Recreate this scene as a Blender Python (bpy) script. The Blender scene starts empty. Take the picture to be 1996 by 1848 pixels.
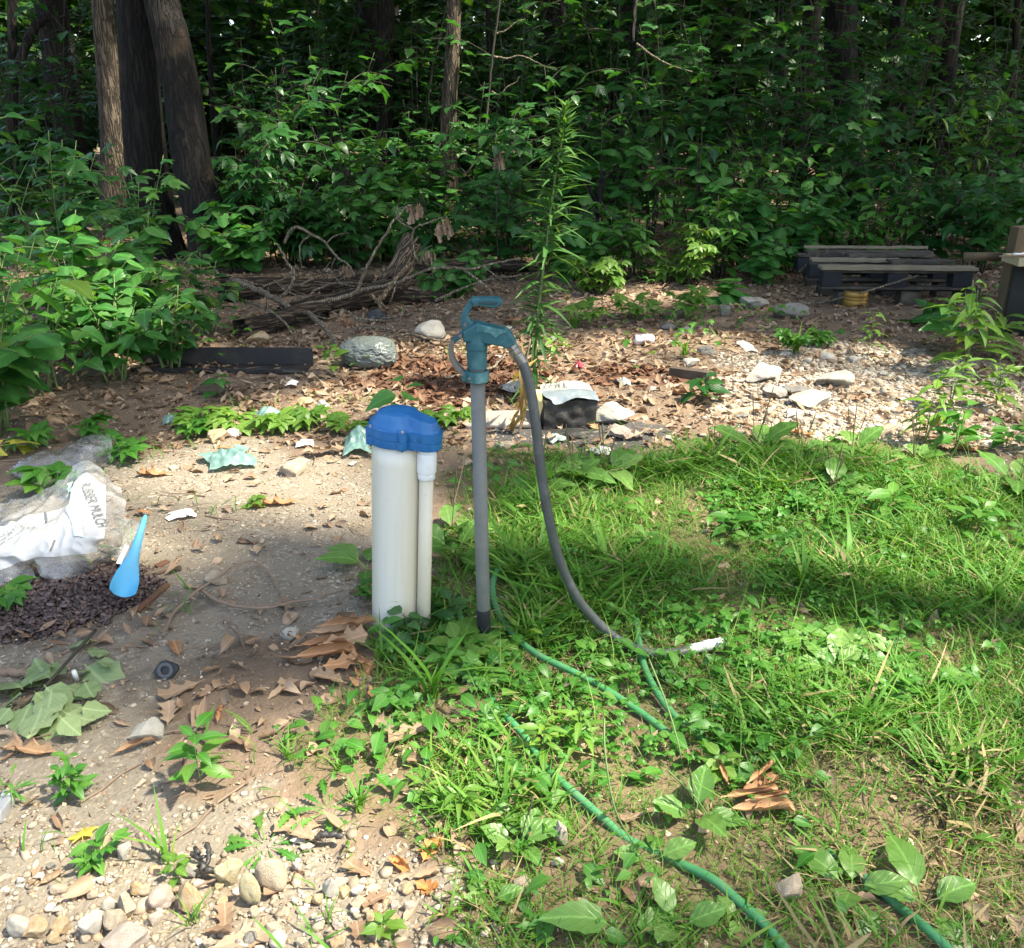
import bpy, bmesh, math, random
import numpy as np
from mathutils import Vector, Matrix, Quaternion, noise

R = math.radians
PI = math.pi
random.seed(7)
rng = np.random.default_rng(7)
SC = bpy.context.scene
COL = SC.collection

# ------------------------------------------------------------------ camera
CAM_H, PITCH, FPX = 1.3, R(21.9), 1750.0        # eye height, tilt down, focal length for a 1996 px wide frame
CX, CY = 998.0, 924.0
cam_data = bpy.data.cameras.new("camera")
cam = bpy.data.objects.new("camera", cam_data)
COL.objects.link(cam)
cam.location = (0, 0, CAM_H)
cam.rotation_euler = (R(90) - PITCH, 0, 0)
cam_data.sensor_fit = 'HORIZONTAL'
cam_data.sensor_width = 36.0
cam_data.lens = 36.0 * FPX / 1996.0
cam_data.clip_start = 0.05
cam_data.clip_end = 500
SC.camera = cam

# ------------------------------------------------------------------ world, sun, exposure
SUN = Vector((0.50, -0.16, 0.85)).normalized()   # towards the sun: high, from the right and slightly behind the viewer
world = bpy.data.worlds.new("World")
SC.world = world
world.use_nodes = True
wnt = world.node_tree
wnt.nodes.clear()
w_sky = wnt.nodes.new("ShaderNodeTexSky")
w_sky.sky_type = 'NISHITA'
w_sky.sun_disc = False
w_sky.sun_elevation = math.asin(SUN.z)
w_sky.sun_rotation = math.atan2(SUN.x, SUN.y)
w_sky.altitude = 200
w_sky.air_density = 1.0
w_sky.dust_density = 3.0
w_sky.ozone_density = 1.0
w_bg = wnt.nodes.new("ShaderNodeBackground")
w_bg.inputs['Strength'].default_value = 0.14
w_out = wnt.nodes.new("ShaderNodeOutputWorld")
wnt.links.new(w_sky.outputs[0], w_bg.inputs['Color'])
wnt.links.new(w_bg.outputs[0], w_out.inputs['Surface'])

sun_data = bpy.data.lights.new("sun", 'SUN')
sun_data.energy = 3.9
sun_data.angle = R(2.2)                             # veiled, hazy sun
sun_data.color = (1.0, 0.94, 0.84)
sun = bpy.data.objects.new("sun", sun_data)
COL.objects.link(sun)
sun.location = (6, -2, 20)
sun.rotation_euler = (-SUN).to_track_quat('-Z', 'Y').to_euler()

SC.view_settings.view_transform = 'Standard'
SC.view_settings.look = 'None'
SC.view_settings.gamma = 1.0
SC.view_settings.use_curve_mapping = False
SC.view_settings.exposure = 2.0
SC.view_settings.use_white_balance = True          # the camera's own white balance, set for open shade
SC.view_settings.white_balance_temperature = 7000
SC.view_settings.white_balance_tint = 6
SC.cycles.use_denoising = True
SC.cycles.max_bounces = 7
SC.cycles.diffuse_bounces = 4
SC.cycles.glossy_bounces = 3
SC.cycles.transmission_bounces = 5
SC.cycles.transparent_max_bounces = 10
SC.cycles.sample_clamp_indirect = 6.0
SC.cycles.caustics_reflective = False
SC.cycles.caustics_refractive = False

# ------------------------------------------------------------------ places: a pixel of the 1996x1848 photograph -> a point of the scene
cT, sT = math.cos(PITCH), math.sin(PITCH)
def ray(px, py):
    u, v = (px - CX) / FPX, -(py - CY) / FPX
    return Vector((u, cT + v * sT, -sT + v * cT))
def G(px, py, z=0.0):
    d = ray(px, py)
    s = (z - CAM_H) / d.z
    return Vector((d.x * s, d.y * s, z))
def D(px, py, Y):
    d = ray(px, py)
    s = Y / d.y
    return Vector((d.x * s, Y, CAM_H + d.z * s))
def at(px, Y, z=0.0):                            # on the ground at distance Y, under column px
    dep = Y * cT + (CAM_H - z) * sT
    return Vector(((px - CX) / FPX * dep, Y, z))
def ppm(P):                                      # photograph pixels per metre at P
    return FPX / (P[1] * cT + (CAM_H - P[2]) * sT)
def proj(x, y, z):
    dep = np.maximum(y * cT + (CAM_H - z) * sT, 0.05)
    up = -y * -sT + (z - CAM_H) * cT
    return CX + FPX * x / dep, CY - FPX * up / dep

# ------------------------------------------------------------------ mesh helpers
def mesh_np(name, V, T, tint=None, luv=None, smooth=False):
    V = np.ascontiguousarray(V, dtype=np.float32); T = np.ascontiguousarray(T, dtype=np.int32)
    me = bpy.data.meshes.new(name)
    me.vertices.add(len(V)); me.vertices.foreach_set('co', V.ravel())
    me.loops.add(T.size); me.loops.foreach_set('vertex_index', T.ravel())
    me.polygons.add(len(T)); me.polygons.foreach_set('loop_start', np.arange(0, T.size, T.shape[1], dtype=np.int32))
    if smooth: me.polygons.foreach_set('use_smooth', np.ones(len(T), dtype=bool))
    if tint is not None:
        a = me.attributes.new('tint', 'FLOAT', 'POINT'); a.data.foreach_set('value', np.ascontiguousarray(tint, dtype=np.float32))
    if luv is not None:
        a = me.attributes.new('luv', 'FLOAT_VECTOR', 'POINT'); a.data.foreach_set('vector', np.ascontiguousarray(luv, dtype=np.float32).ravel())
    me.update(calc_edges=True)
    return me

def scatter(name, tpl, M, P, tint, smooth=False):
    V, T, L = tpl
    n, m = len(P), len(V)
    W = np.einsum('nij,mj->nmi', M, V) + P[:, None, :]
    TT = T[None] + (np.arange(n) * m)[:, None, None]
    return mesh_np(name, W.reshape(-1, 3), TT.reshape(-1, T.shape[1]), np.repeat(tint, m), np.tile(L, (n, 1)), smooth)

def merge_np(parts):                              # several (V,T,tint,luv)
    Vs, Ts, ts, Ls, o = [], [], [], [], 0
    for V, T, t, L in parts:
        Vs.append(V); Ts.append(T + o); ts.append(t); Ls.append(L); o += len(V)
    return np.concatenate(Vs), np.concatenate(Ts), np.concatenate(ts), np.concatenate(Ls)

def scatter_raw(tpl, M, P, tint):
    V, T, L = tpl
    n, m = len(P), len(V)
    W = (np.einsum('nij,mj->nmi', M, V) + P[:, None, :]).reshape(-1, 3)
    TT = (T[None] + (np.arange(n) * m)[:, None, None]).reshape(-1, T.shape[1])
    return W, TT, np.repeat(tint, m), np.tile(L, (n, 1))

def frames(dirs, ups, scale):                     # matrices whose Y is dirs and Z near ups; scale (N,)
    y = dirs / np.maximum(np.linalg.norm(dirs, axis=1, keepdims=True), 1e-6)
    x = np.cross(y, ups); x /= np.maximum(np.linalg.norm(x, axis=1, keepdims=True), 1e-6)
    z = np.cross(x, y)
    M = np.stack([x, y, z], axis=2)
    return M * scale[:, None, None]

class MB:
    def __init__(s): s.v, s.f = [], []
    def add(s, v, f):
        o = len(s.v); s.v += [tuple(p) for p in v]; s.f += [tuple(i + o for i in q) for q in f]; return s
    def box(s, c, size, rot=None, jit=0.0):
        hx, hy, hz = size[0] / 2, size[1] / 2, size[2] / 2
        v = [Vector((x * hx, y * hy, z * hz)) for x in (-1, 1) for y in (-1, 1) for z in (-1, 1)]
        if jit: v = [p + Vector([random.uniform(-jit, jit) for _ in range(3)]) for p in v]
        if rot is not None: v = [rot @ p for p in v]
        v = [p + Vector(c) for p in v]
        return s.add(v, [(0, 1, 3, 2), (4, 6, 7, 5), (0, 4, 5, 1), (2, 3, 7, 6), (0, 2, 6, 4), (1, 5, 7, 3)])
    def tube(s, pts, rad, seg=8, cap=True, wob=0.0):
        pts = [Vector(p) for p in pts]
        n = len(pts)
        if not hasattr(rad, '__len__'): rad = [rad] * n
        v, f = [], []
        a = None
        for i, p in enumerate(pts):
            t = (pts[min(i + 1, n - 1)] - pts[max(i - 1, 0)])
            if t.length < 1e-9: t = Vector((0, 0, 1))
            t.normalize()
            if a is None:
                a = t.orthogonal().normalized()
            a = (a - t * a.dot(t))
            if a.length < 1e-6: a = t.orthogonal()
            a.normalize(); b = t.cross(a)
            for k in range(seg):
                an = 2 * PI * k / seg
                rr = rad[i] * (1 + (random.uniform(-wob, wob) if wob else 0))
                v.append(p + (a * math.cos(an) + b * math.sin(an)) * rr)
        for i in range(n - 1):
            for k in range(seg):
                k2 = (k + 1) % seg
                f.append((i * seg + k, i * seg + k2, (i + 1) * seg + k2, (i + 1) * seg + k))
        if cap:
            f.append(tuple(range(seg - 1, -1, -1))); f.append(tuple((n - 1) * seg + k for k in range(seg)))
        return s.add(v, f)
    def lathe(s, prof, seg=32, c=(0, 0, 0), cap=True):
        v, f = [], []
        c = Vector(c)
        for r, z in prof:
            for k in range(seg):
                a = 2 * PI * k / seg
                v.append(c + Vector((r * math.cos(a), r * math.sin(a), z)))
        n = len(prof)
        for i in range(n - 1):
            for k in range(seg):
                k2 = (k + 1) % seg
                f.append((i * seg + k, i * seg + k2, (i + 1) * seg + k2, (i + 1) * seg + k))
        if cap:
            f.append(tuple(range(seg - 1, -1, -1))); f.append(tuple((n - 1) * seg + k for k in range(seg)))
        return s.add(v, f)
    def prism_xz(s, pts, y0, y1):                 # outline in X,Z extruded along Y (counter-clockwise seen from -Y)
        n = len(pts)
        v = [(x, y0, z) for x, z in pts] + [(x, y1, z) for x, z in pts]
        f = [tuple(range(n)), tuple(range(2 * n - 1, n - 1, -1))]
        for i in range(n):
            j = (i + 1) % n
            f.append((j, i, n + i, n + j))
        return s.add(v, f)
    def prism_xy(s, pts, z0, z1):
        n = len(pts)
        v = [(x, y, z0) for x, y in pts] + [(x, y, z1) for x, y in pts]
        f = [tuple(range(n - 1, -1, -1)), tuple(range(n, 2 * n))]
        for i in range(n):
            j = (i + 1) % n
            f.append((i, j, n + j, n + i))
        return s.add(v, f)
    def mesh(s, name, smooth=True):
        me = bpy.data.meshes.new(name)
        me.from_pydata([tuple(p) for p in s.v], [], s.f)
        if smooth: me.polygons.foreach_set('use_smooth', [True] * len(me.polygons))
        me.update()
        return me

def tag(o, label=None, cat=None, group=None, kind=None):
    if label: o['label'] = label
    if cat: o['category'] = cat
    if group: o['group'] = group
    if kind: o['kind'] = kind
    return o
def obj(name, me, mat=None, parent=None, loc=None):
    if isinstance(me, MB): me = me.mesh(name)
    o = bpy.data.objects.new(name, me); COL.objects.link(o)
    if mat is not None and not me.materials: me.materials.append(mat)
    if parent is not None: o.parent = parent
    if loc is not None: o.location = loc
    return o
def thing(name, loc, label, cat, group=None):
    o = bpy.data.objects.new(name, None); COL.objects.link(o)
    o.location = loc; o.empty_display_size = 0.05
    return tag(o, label, cat, group)
def bevel(o, w, seg=2, ang=35):
    m = o.modifiers.new('bevel', 'BEVEL'); m.width = w; m.segments = seg; m.limit_method = 'ANGLE'; m.angle_limit = R(ang)
    for p in o.data.polygons: p.use_smooth = True
    e = o.modifiers.new('wn', 'WEIGHTED_NORMAL'); e.keep_sharp = True
    return o
def smooth_pts(pts, n=6):                          # Catmull-Rom
    pts = [Vector(p) for p in pts]
    if len(pts) < 3: return pts
    P = [pts[0] * 2 - pts[1]] + pts + [pts[-1] * 2 - pts[-2]]
    out = []
    for i in range(1, len(P) - 2):
        a, b, c, d = P[i - 1:i + 3]
        for k in range(n):
            t = k / n
            out.append(0.5 * ((2 * b) + (c - a) * t + (2 * a - 5 * b + 4 * c - d) * t * t + (3 * b - a - 3 * c + d) * t ** 3))
    out.append(pts[-1])
    return out
def lerp_r(r0, r1, n): return [r0 + (r1 - r0) * i / max(n - 1, 1) for i in range(n)]

# ------------------------------------------------------------------ leaf templates: (V, T, luv); base at the origin, +Y along the leaf, +Z its upper face
def T_ovate(n=6, wid=0.3, bend=0.25, fold=0.25, peak=0.8, petiole=0.15, wave=0.0, serr=0.0, rnd=1.0):
    V, L, T = [], [], []
    if petiole > 0:
        V += [(-.012, -petiole, 0), (.012, -petiole, 0)]; L += [(0, 0, 0), (0, 0, 0)]
    b = len(V)
    for i in range(n + 1):
        t = i / n
        w = wid * math.sin(PI * min(t ** peak, 1.0)) ** rnd if 0 < t < 1 else 0.012
        if serr and 0 < i < n: w *= 1 + (serr if i % 2 else -serr)
        y = t; z = -bend * t * t
        ww = wave * math.sin(i * 2.3)
        V += [(-w, y, z + fold * w + ww), (0, y, z), (w, y, z + fold * w - ww)]
        L += [(-w / max(wid, .01), t, 0), (0, t, 0), (w / max(wid, .01), t, 0)]
    for i in range(n):
        a = b + i * 3
        T += [(a, a + 1, a + 4), (a, a + 4, a + 3), (a + 1, a + 2, a + 5), (a + 1, a + 5, a + 4)]
    if petiole > 0: T += [(0, 1, b + 2), (0, b + 2, b)]
    return np.array(V, float), np.array(T), np.array(L, float)
def T_palmate(lobes=5, depth=0.45, bend=0.35, petiole=0.25, spread=250, jag=0.06, seed=1):
    rr = random.Random(seed)
    V = [(0, 0, 0)]; L = [(0, 0, 0)]; T = []
    n = lobes * 6
    for i in range(n + 1):
        f = i / n
        a = R(-spread / 2 + spread * f)
        ph = f * (lobes - 1)
        k = abs(ph - round(ph)) * 2               # 0 on a lobe's tip, 1 in a notch
        size = 1.0 - 0.45 * abs(f - .5) * 2
        r = size * (1 - depth * k ** 0.8) * (1 + rr.uniform(-jag, jag))
        V.append((r * math.sin(a) * .8, r * math.cos(a) * .8 + 0.12, -bend * r * r + .05 * math.sin(6 * f + seed) - .08 * k))
        L.append((k * r * .6, r, 0))
    for i in range(1, n + 1): T.append((0, i + 1, i))
    b = len(V)
    V += [(-.01, -petiole, .02), (.01, -petiole, .02), (0.012, .02, 0), (-.012, .02, 0)]; L += [(0, 0, 0)] * 4
    T += [(b, b + 1, b + 2), (b, b + 2, b + 3)]
    return np.array(V, float), np.array(T), np.array(L, float)
def T_xform(t, ang=0, off=(0, 0, 0), s=1.0, pitch=0):
    V, T, L = t
    M = (Matrix.Rotation(ang, 3, 'Z') @ Matrix.Rotation(pitch, 3, 'X'))
    return (V * s) @ np.array(M).T + np.array(off), T, L
def T_join(ts):
    Vs, Ts, Ls, o = [], [], [], 0
    for V, T, L in ts:
        Vs.append(V); Ts.append(T + o); Ls.append(L); o += len(V)
    return np.concatenate(Vs), np.concatenate(Ts), np.concatenate(Ls)
def T_compound(k=5, leaf=None, arc=150, petiole=.4):
    leaf = leaf or T_ovate(5, .26, .3, .2, .7, .06)
    ts = []
    for i in range(k):
        a = R(-arc / 2 + arc * i / (k - 1))
        s = .75 - .2 * abs(i - (k - 1) / 2) / ((k - 1) / 2)
        ts.append(T_xform(leaf, -a, (0, .08, 0), s, R(random.uniform(-12, 4))))
    ts.append((np.array([(-.01, -petiole, 0), (.01, -petiole, 0), (.01, .1, 0), (-.01, .1, 0)], float), np.array([(0, 1, 2), (0, 2, 3)]), np.zeros((4, 3))))
    return T_join(ts)
def T_oak(n=15, wid=.3, curl=.0, bend=.2, seed=0, lobe=.5, lobes=3):
    rr = random.Random(seed)
    V, L, T = [], [], []
    for i in range(n + 1):
        t = i / n
        env = (math.sin(PI * (0.05 + .9 * t)) ** .8) * (.6 + .55 * t)
        w = wid * max(env, .05) * (1 + lobe * math.cos(2 * PI * (lobes * t + .5)) * rr.uniform(.75, 1.1))
        if i in (0, n): w = .02
        z0 = bend * (t - .5) ** 2 - bend * .25 + .02 * math.sin(t * 9 + seed) + rr.uniform(-.008, .008)
        sk = .10 * lobe * math.sin(2 * PI * (lobes * t + .5))
        for x in (-w, -w * .5, 0, w * .5, w):
            if curl > 1e-3:
                cc = wid / curl
                X, Z = math.sin(x / cc) * cc, (1 - math.cos(x / cc)) * cc
            else: X, Z = x, 0
            V.append((X, t + abs(x) * .3 - sk * (abs(x) / max(wid, .01)), z0 + Z + rr.uniform(-.01, .01))); L.append((x / wid, t, 0))
        b = i * 5
        if i:
            p = b - 5
            for k in range(4): T += [(p + k, p + k + 1, b + k + 1), (p + k, b + k + 1, b + k)]
    b = len(V)
    V += [(-.012, -.12, 0), (.012, -.12, 0), (.015, .02, 0), (-.015, .02, 0)]; L += [(0, 0, 0)] * 4
    T += [(b, b + 1, b + 2), (b, b + 2, b + 3)]
    return np.array(V, float), np.array(T), np.array(L, float)
def T_blade(n=4, wid=.035, bend=.5, twist=0.0):
    V, L, T = [], [], []
    for i in range(n + 1):
        t = i / n
        a = bend * t * t * 1.3
        w = wid * (1 - t ** 2.2) * (.6 + .8 * min(t * 3, 1)) if i < n else 0.0015
        y = math.sin(a) / max(bend * 1.3, .2) * 1.1 if bend > .05 else 0.1 * t
        z = t * (1 - .35 * bend * t)
        V += [(-w, y, z + .3 * w), (w, y, z + .3 * w)]; L += [(-1, t, 0), (1, t, 0)]
    for i in range(n):
        a = 2 * i
        T += [(a, a + 1, a + 3), (a, a + 3, a + 2)]
    return np.array(V, float), np.array(T), np.array(L, float)
def T_pebble(seed=0, sub=1):
    bm = bmesh.new(); bmesh.ops.create_icosphere(bm, subdivisions=sub, radius=1)
    rr = random.Random(seed)
    V = np.array([v.co * rr.uniform(.55, 1.2) for v in bm.verts], float); T = np.array([[v.index for v in f.verts] for f in bm.faces])
    bm.free()
    return V, T, np.zeros((len(V), 3))
def tpl_mesh(name, tpl, mat):
    me = mesh_np(name, tpl[0], tpl[1], None, tpl[2], True); me.materials.append(mat); return me

# ------------------------------------------------------------------ materials
def new_mat(name):
    m = bpy.data.materials.new(name); m.use_nodes = True
    nt = m.node_tree; nt.nodes.clear()
    out = nt.nodes.new('ShaderNodeOutputMaterial')
    return m, nt, out
class NT:
    def __init__(s, nt): s.nt = nt
    def n(s, typ, **kw):
        nd = s.nt.nodes.new('ShaderNode' + typ)
        for k, v in kw.items():
            if k.startswith('i_'):
                key = k[2:]
                sock = nd.inputs[int(key)] if key.isdigit() else nd.inputs[key.replace('_', ' ')]
                if isinstance(v, bpy.types.NodeSocket): s.nt.links.new(v, sock)
                else: sock.default_value = v
            else: setattr(nd, k, v)
        return nd
    def math(s, op, a, b=None, c=None, clamp=False):
        nd = s.nt.nodes.new('ShaderNodeMath'); nd.operation = op; nd.use_clamp = clamp
        for i, v in enumerate((a, b, c)):
            if v is None: continue
            if isinstance(v, bpy.types.NodeSocket): s.nt.links.new(v, nd.inputs[i])
            else: nd.inputs[i].default_value = v
        return nd.outputs[0]
    def mix(s, fac, a, b, blend='MIX'):
        nd = s.nt.nodes.new('ShaderNodeMix'); nd.data_type = 'RGBA'; nd.blend_type = blend
        for sock, v in ((nd.inputs[0], fac), (nd.inputs[6], a), (nd.inputs[7], b)):
            if isinstance(v, bpy.types.NodeSocket): s.nt.links.new(v, sock)
            else: sock.default_value = v if not isinstance(v, tuple) else (v + (1,))[:4]
        return nd.outputs[2]
    def noise(s, scale, detail=4, rough=.55, vec=None, dist=0.0, d4=None):
        nd = s.n('TexNoise'); nd.inputs['Scale'].default_value = scale; nd.inputs['Detail'].default_value = detail; nd.inputs['Roughness'].default_value = rough; nd.inputs['Distortion'].default_value = dist
        if vec is not None: s.nt.links.new(vec, nd.inputs['Vector'])
        return nd.outputs[0]
    def ramp(s, fac, stops):
        nd = s.n('ValToRGB'); s.nt.links.new(fac, nd.inputs[0])
        el = nd.color_ramp.elements
        while len(el) < len(stops): el.new(.5)
        for e, (p, c) in zip(el, stops): e.position = p; e.color = c if len(c) == 4 else tuple(c) + (1,)
        return nd.outputs[0]
    def smooth(s, v, lo, hi):
        nd = s.n('MapRange', interpolation_type='SMOOTHSTEP'); s.nt.links.new(v, nd.inputs[0]); nd.inputs[1].default_value = lo; nd.inputs[2].default_value = hi
        return nd.outputs[0]
    def coords(s, kind='Object'):
        return s.n('TexCoord').outputs[kind]
    def mapping(s, vec, scale=(1, 1, 1), rot=(0, 0, 0)):
        nd = s.n('Mapping'); s.nt.links.new(vec, nd.inputs[0]); nd.inputs[3].default_value = scale; nd.inputs[2].default_value = rot
        return nd.outputs[0]
    def bump(s, h, strength=.5, dist=.01, normal=None):
        nd = s.n('Bump'); nd.inputs['Strength'].default_value = strength; nd.inputs['Distance'].default_value = dist
        s.nt.links.new(h, nd.inputs['Height'])
        if normal is not None: s.nt.links.new(normal, nd.inputs['Normal'])
        return nd.outputs[0]
    def attr(s, name):
        return s.n('Attribute', attribute_name=name)
    def bsdf(s, out, col, rough=.6, normal=None, spec=.5, metal=0.0, **kw):
        p = s.n('BsdfPrincipled')
        for k, v in (('Base Color', col), ('Roughness', rough), ('Specular IOR Level', spec), ('Metallic', metal)):
            if isinstance(v, bpy.types.NodeSocket): s.nt.links.new(v, p.inputs[k])
            else: p.inputs[k].default_value = (v + (1,))[:4] if isinstance(v, tuple) else v
        if normal is not None: s.nt.links.new(normal, p.inputs['Normal'])
        for k, v in kw.items(): p.inputs[k.replace('_', ' ')].default_value = v
        if out is not None: s.nt.links.new(p.outputs[0], out.inputs[0])
        return p
    def rnd(s):                                    # one random number per leaf: attribute tint + the object's own
        a = s.attr('tint').outputs['Fac']
        o = s.n('ObjectInfo').outputs['Random']
        return s.math('FRACT', s.math('ADD', a, o))

def leaf_mat(name, c1, c2, c3=None, trans=.35, vein=.35, rough=.42, spec=.45, tcol=None, nerves=7.0):
    m, nt, out = new_mat(name); N = NT(nt)
    r = N.rnd()
    stops = [(0.0, c1), (.6, c2)] + ([(1.0, c3)] if c3 else [])
    col = N.ramp(r, stops)
    nz = N.noise(9, 3, .6, N.coords('Object'))
    col = N.mix(N.math('MULTIPLY', nz, .35), col, tuple(x * .55 for x in c1))
    luv = N.attr('luv').outputs['Vector']
    sp = N.n('SeparateXYZ'); nt.links.new(luv, sp.inputs[0])
    au = N.math('ABSOLUTE', sp.outputs[0])
    mid = N.math('SUBTRACT', 1.0, N.smooth(au, .03, .12))
    side = N.math('FRACT', N.math('MULTIPLY', N.math('SUBTRACT', sp.outputs[1], N.math('MULTIPLY', au, .45)), nerves))
    side = N.math('SUBTRACT', 1.0, N.smooth(side, .0, .22))
    v = N.math('MULTIPLY', N.math('MAXIMUM', mid, N.math('MULTIPLY', side, .6)), vein)
    col = N.mix(v, col, tuple(min(1, x * 1.9 + .02) for x in c2))
    bp = N.bump(side, .35, .002)
    p = N.bsdf(None, col, rough, bp, spec)
    t = N.n('BsdfTranslucent')
    tc = N.mix(1.0, col, tcol or (1.5, 1.45, .5), 'MULTIPLY')
    nt.links.new(tc, t.inputs[0])
    mx = N.n('MixShader', i_0=trans); nt.links.new(p.outputs[0], mx.inputs[1]); nt.links.new(t.outputs[0], mx.inputs[2])
    nt.links.new(mx.outputs[0], out.inputs[0])
    return m
def plain_mat(name, col, rough=.6, var=.2, scale=30, bumpk=.2, metal=0.0, spec=.5, dirt=None, dirt_amt=.5, dirt_scale=8, objrand=0.0):
    m, nt, out = new_mat(name); N = NT(nt)
    c = N.coords('Object')
    nz = N.noise(scale, 5, .6, c)
    colr = N.mix(nz, tuple(x * (1 - var) for x in col), tuple(min(1, x * (1 + var)) for x in col))
    if dirt:
        dn = N.smooth(N.noise(dirt_scale, 6, .65, c), .45, .7)
        colr = N.mix(N.math('MULTIPLY', dn, dirt_amt), colr, dirt)
    if objrand:
        colr = N.mix(N.math('MULTIPLY', N.rnd(), objrand), colr, tuple(x * .3 for x in col))
    N.bsdf(out, colr, rough, N.bump(N.noise(scale * 3, 3, .6, c), bumpk, .004) if bumpk else None, spec, metal)
    return m

GRN = {}
GRN['bush'] = leaf_mat('broad_leaf_green', (.030, .13, .026), (.055, .19, .036), (.10, .25, .05), .38, spec=.6)
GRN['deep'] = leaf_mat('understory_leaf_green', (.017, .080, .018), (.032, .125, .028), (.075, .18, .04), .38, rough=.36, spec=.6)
GRN['lime'] = leaf_mat('young_leaf_green', (.09, .20, .03), (.13, .26, .04), (.18, .30, .05), .42)
GRN['weed'] = leaf_mat('weed_green', (.045, .165, .02), (.07, .22, .03), (.13, .27, .045), .35)
GRN['plantain'] = leaf_mat('plantain_green', (.08, .19, .035), (.115, .24, .05), (.17, .29, .075), .3, .4, .38, nerves=5)
GRN['pale'] = leaf_mat('pale_leaf_underside', (.19, .27, .12), (.24, .32, .15), (.29, .36, .19), .2, .3, .6, .25)
GRN['grass'] = leaf_mat('grass_green', (.065, .195, .018), (.10, .26, .028), (.20, .32, .055), .33, .1, .5, .3)
GRN['straw'] = leaf_mat('dry_grass', (.30, .24, .11), (.38, .30, .15), (.44, .36, .19), .25, .0, .6, .25, (1, .9, .6))
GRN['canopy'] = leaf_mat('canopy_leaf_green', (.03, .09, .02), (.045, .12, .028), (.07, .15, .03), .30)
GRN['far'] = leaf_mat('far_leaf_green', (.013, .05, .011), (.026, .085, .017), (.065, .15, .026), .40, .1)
GRN['yellow'] = leaf_mat('yellowing_leaf', (.45, .42, .06), (.52, .45, .08), (.35, .42, .06), .3)
BRN = {}
BRN['litter'] = leaf_mat('leaf_litter_brown', (.19, .12, .075), (.31, .215, .14), (.45, .345, .245), .12, .25, .65, .25, (1.2, 1.0, .7))
BRN['oak'] = leaf_mat('dry_oak_leaf', (.30, .15, .07), (.38, .21, .105), (.34, .23, .14), .12, .35, .6, .3, (1.2, 1.0, .7))
BRN['rust'] = leaf_mat('rusty_litter', (.10, .05, .03), (.17, .085, .05), (.22, .14, .09), .1, .2, .7, .2, (1.2, 1, .7))
BRN['orange'] = leaf_mat('orange_dead_leaf', (.5, .2, .05), (.55, .25, .08), (.42, .2, .08), .2, .2, .6, .3, (1.2, 1, .7))

def bark_mat(name, dark, light, scale=1.0, patch=None):
    m, nt, out = new_mat(name); N = NT(nt)
    c = N.coords('Object')
    w_ = N.n('TexNoise'); nt.links.new(c, w_.inputs['Vector']); w_.inputs['Scale'].default_value = 6
    mv = N.n('VectorMath', operation='MULTIPLY_ADD'); nt.links.new(w_.outputs['Color'], mv.inputs[0]); mv.inputs[1].default_value = (.05, .05, .12); nt.links.new(c, mv.inputs[2])
    r1 = N.noise(1.0, 3, .5, N.mapping(mv.outputs[0], (26 * scale, 26 * scale, 2.6 * scale)))
    r2 = N.noise(1.0, 5, .6, N.mapping(mv.outputs[0], (70 * scale, 70 * scale, 14 * scale)))
    ridge = N.math('ABSOLUTE', N.math('SUBTRACT', r1, .5))
    h = N.math('ADD', N.smooth(ridge, .0, .14), N.math('MULTIPLY', r2, .55))
    col = N.mix(N.smooth(h, .35, 1.35), dark, light)
    if patch:
        col = N.mix(N.math('MULTIPLY', N.math('MULTIPLY', N.smooth(N.noise(1.3, 4, .6, c), .52, .66), .75), r2), col, patch)
    N.bsdf(out, col, .85, N.bump(h, .8, .02), .25)
    return m
BARK_DARK = bark_mat('dark_ridged_bark', (.004, .0035, .0035), (.015, .0125, .0105), 1.0, (.10, .07, .04))
BARK_PALE = bark_mat('pale_grey_brown_bark', (.045, .035, .027), (.165, .128, .09), 1.3)
BARK_FAR = bark_mat('far_dark_bark', (.008, .0065, .006), (.032, .026, .02), .8)
WOOD_BRANCH = bark_mat('grey_dead_branch_bark', (.13, .105, .075), (.36, .30, .215), 3.0)
WOOD_ROT = bark_mat('rotten_log_bark', (.018, .013, .010), (.10, .07, .045), 1.6)
TWIG = plain_mat('dry_twig', (.20, .14, .095), .8, .4, 25, .5)
STEM = plain_mat('green_stem', (.11, .17, .05), .6, .3, 20, .2)
STEM_BROWN = plain_mat('woody_stem', (.035, .03, .018), .75, .3, 20, .3)

# ------------------------------------------------------------------ zones of the clearing (what lies where, and where the soil is darker), given as outlines on the ground
def inpoly(px, py, poly):
    px, py = np.asarray(px, float), np.asarray(py, float)
    r = np.zeros(px.shape, bool); n = len(poly); j = n - 1
    for i in range(n):
        xi, yi = poly[i]; xj, yj = poly[j]
        c = ((yi > py) != (yj > py)) & (px < (xj - xi) * (py - yi) / ((yj - yi) or 1e-9) + xi)
        r ^= c; j = i
    return r
def wpoly(pts):                                    # outline from photograph pixels to ground metres
    return [tuple(G(x, max(y, 330))[:2]) for x, y in pts]
def ell(x, y, px, py, rx, ry):
    c = G(px, py); return ((x - c.x) / rx) ** 2 + ((y - c.y) / ry) ** 2
Z_GRASS = wpoly([(868, 905), (960, 885), (1060, 905), (1160, 885), (1320, 890), (1480, 860), (1700, 855), (1850, 890), (1996, 965), (2500, 1000), (2700, 2300), (1000, 2300), (880, 1900), (860, 1720), (640, 1620), (500, 1570), (520, 1470), (660, 1430), (745, 1330), (745, 1270), (850, 1225), (860, 1100)])
Z_DENSE = wpoly([(1050, 920), (1300, 900), (1500, 870), (1800, 880), (2300, 1000), (2500, 1500), (1900, 1560), (1640, 1440), (1500, 1480), (1330, 1420), (1180, 1350), (1000, 1200), (960, 1080)])
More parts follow.
